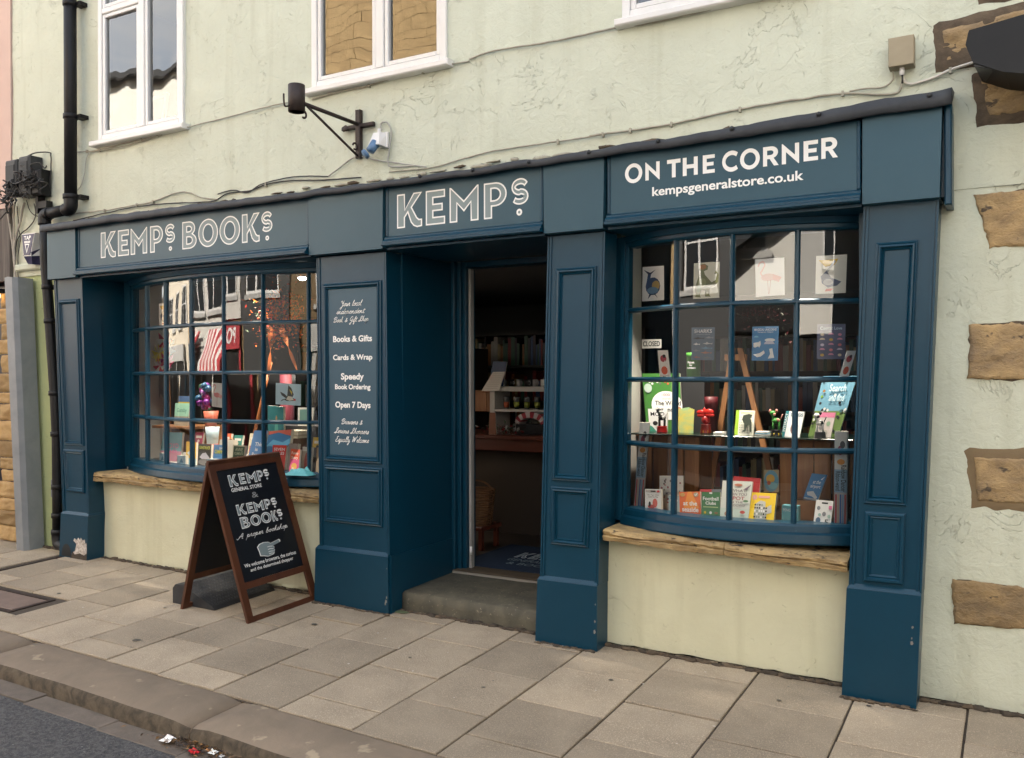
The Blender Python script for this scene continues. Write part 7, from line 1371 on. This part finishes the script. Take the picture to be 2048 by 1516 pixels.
mb.build("painted_front", b); mb = MB(); mb.box(-10.2, -6.45, FY + .001, FY + .075, .05, 3.1, M_dkrefl); mb.box(-10.2, -9.9, FY + .001, FY + .075, 3.1, 4.75, M_dkrefl); mb.box(-8.7, -8.1, FY + .001, FY + .075, 3.1, 4.75, M_dkrefl); mb.box(-6.9, -6.45, FY + .001, FY + .075, 3.1, 4.75, M_dkrefl); mb.box(-10.2, -6.45, FY + .001, FY + .075, 4.75, 5.4, M_dkrefl); mb.build("dark_reflection_front", b)  # dark facing added so the left window's reflection goes dark here
for lb, x0, x1, z0, z1 in (("red and white striped awning across the street", -16.0, -13.9, 2.1, 2.9), ("second red and white striped awning further left across the street", -19.2, -17.2, 2.1, 2.9)):
    aw = empty("striped_awning", ((x0 + x1) / 2, FY, z0), lb, "awning", "striped awnings across the street"); n = 12
    for i in range(n): a, c = x0 + (x1 - x0) * i / n, x0 + (x1 - x0) * (i + 1) / n; mb = MB(); mb.hexa([(a, FY + 1.2, z0), (c, FY + 1.2, z0), (c, FY + 1.2, z0 - .25), (a, FY + 1.2, z0 - .25), (a, FY + .25, z1), (c, FY + .25, z1), (c, FY + .23, z1 - .02), (a, FY + .23, z1 - .02)], flat((.45, .05, .06)) if i % 2 else flat((.70, .68, .66))); mb.build("stripe", aw)
b = far("white rendered house across the street with bay windows", -19.5, -13.6, 9.0, 'r', M_w1, [(-14.9, 1.3, 3.2, 1.9), (-16.6, 1.3, 3.2, 1.9), (-18.3, 1.3, 3.2, 1.9)]); shopf(b, -19.2, -13.9, 2.1, M_w1, "BAKERY", (.05, .05, .05))
b = far("golden stone cottage further down the far side", -25, -19.5, 5.8, 'stone', M_st, [(-20.8, 1.0, 3.0, 1.3), (-22.4, 1.0, 3.0, 1.3), (-24.0, 1.0, 3.0, 1.3)]); shopf(b, -24.6, -20.0, 2.1, M_blue)
b = far("cream house further down the far side of the street", -33, -25, 6.6, 'r', M_w2, [(-26.6, 1.1, 3.2, 1.4), (-29, 1.1, 3.2, 1.4), (-31.4, 1.1, 3.2, 1.4)]); shopf(b, -32.5, -25.5, 2.1, M_w3)
b = far("white house near the end of the far side of the street", -45, -33, 6.0, 'r', M_w1, [(-35, 1.2, 3.2, 1.4), (-39, 1.2, 3.2, 1.4), (-43, 1.2, 3.2, 1.4)])
b = far("last brown stone house at the left end of the far side", -66, -45, 7.0, 'r', M_st2, [(-48, 1.2, 3.2, 1.4), (-54, 1.2, 3.2, 1.4), (-60, 1.2, 3.2, 1.4)])
for lb, x0, x1, m, H in (("cream house on the near side beyond the pink neighbour", -30, -16.05, M_w2, 6.2), ("stone-coloured house on the near side far to the left", -60, -30.05, M_st2, 6.8)):
    nbx = empty("near_building", (x0, .2, 0), lb, "building", "buildings on the near side of the street"); mb = MB(); mb.box(x0, x1, .15, 7, -.2, H, m); mb.build("wall", nbx)
    for i in range(4):
        wx = x0 + (x1 - x0) * (i + .5) / 4; mb = MB(); mb.box(wx - .55, wx + .55, .11, .148, 3.2, 4.5, M_upvc); fo = mb.build("window", nbx); mb = MB(); mb.box(wx - .48, wx + .48, .10, .109, 3.27, 4.43, M_dg); mb.build("pane", fo)
    mb = MB(); mb.add([(x0, -.1, H), (x1, -.1, H), (x1, 3.6, H + 1.6), (x0, 3.6, H + 1.6), (x1, 7.2, H), (x0, 7.2, H)], [(0, 1, 2, 3), (3, 2, 4, 5), (0, 3, 5), (1, 4, 2)], M_slate); mb.build("roof", nbx)
b = far("added tall brown terrace blocking sky on the far side beyond the grey house", 9.0, 22, 11.5, 'r', M_st2, [(11, 1.1, 3.5, 1.3), (14, 1.1, 3.5, 1.3), (17, 1.1, 3.5, 1.3)]); shopf(b, 10, 20, 2.3, M_dk)  # unseen terrace added to cut sky light from the right
b = far("added brown stone terrace blocking sky at the right end of the far side", 22, 45, 9.0, 'r', M_st2, [(25, 1.1, 3.5, 1.3), (30, 1.1, 3.5, 1.3)])  # added as well, to close off more sky on the right
nbx = empty("near_building", (6, .2, 0), "added brown stone block shutting out sky to the right of the shop", "building", "buildings on the near side of the street"); mb = MB(); mb.box(5.2, 40, -.6, 8, -.9, 9.0, M_st2); mb.build("wall", nbx); mb = MB(); mb.box(5.0, 40.2, -.8, 8.2, 9.001, 9.3, M_slate); mb.build("roof", nbx)  # unseen block added to keep sky light off the recess sides
for i in range(3): mb = MB(); mb.box(7 + i * 3, 8.1 + i * 3, -.64, -.602, 2.9, 4.3, M_upvc); fo = mb.build("window", nbx); mb = MB(); mb.box(7.08 + i * 3, 8.02 + i * 3, -.65, -.641, 2.98, 4.22, M_dg); mb.build("pane", fo)
eb = empty("added_end_building", (30, -4.5, 0), "added tall brown stone block shutting out sky at the right end of the street", "building"); mb = MB(); mb.box(21, 28, -9.2, -.7, -.9, 13, M_st2); mb.build("wall", eb)  # added out of view to close the sky at the street end
print("objects", len(bpy.data.objects))
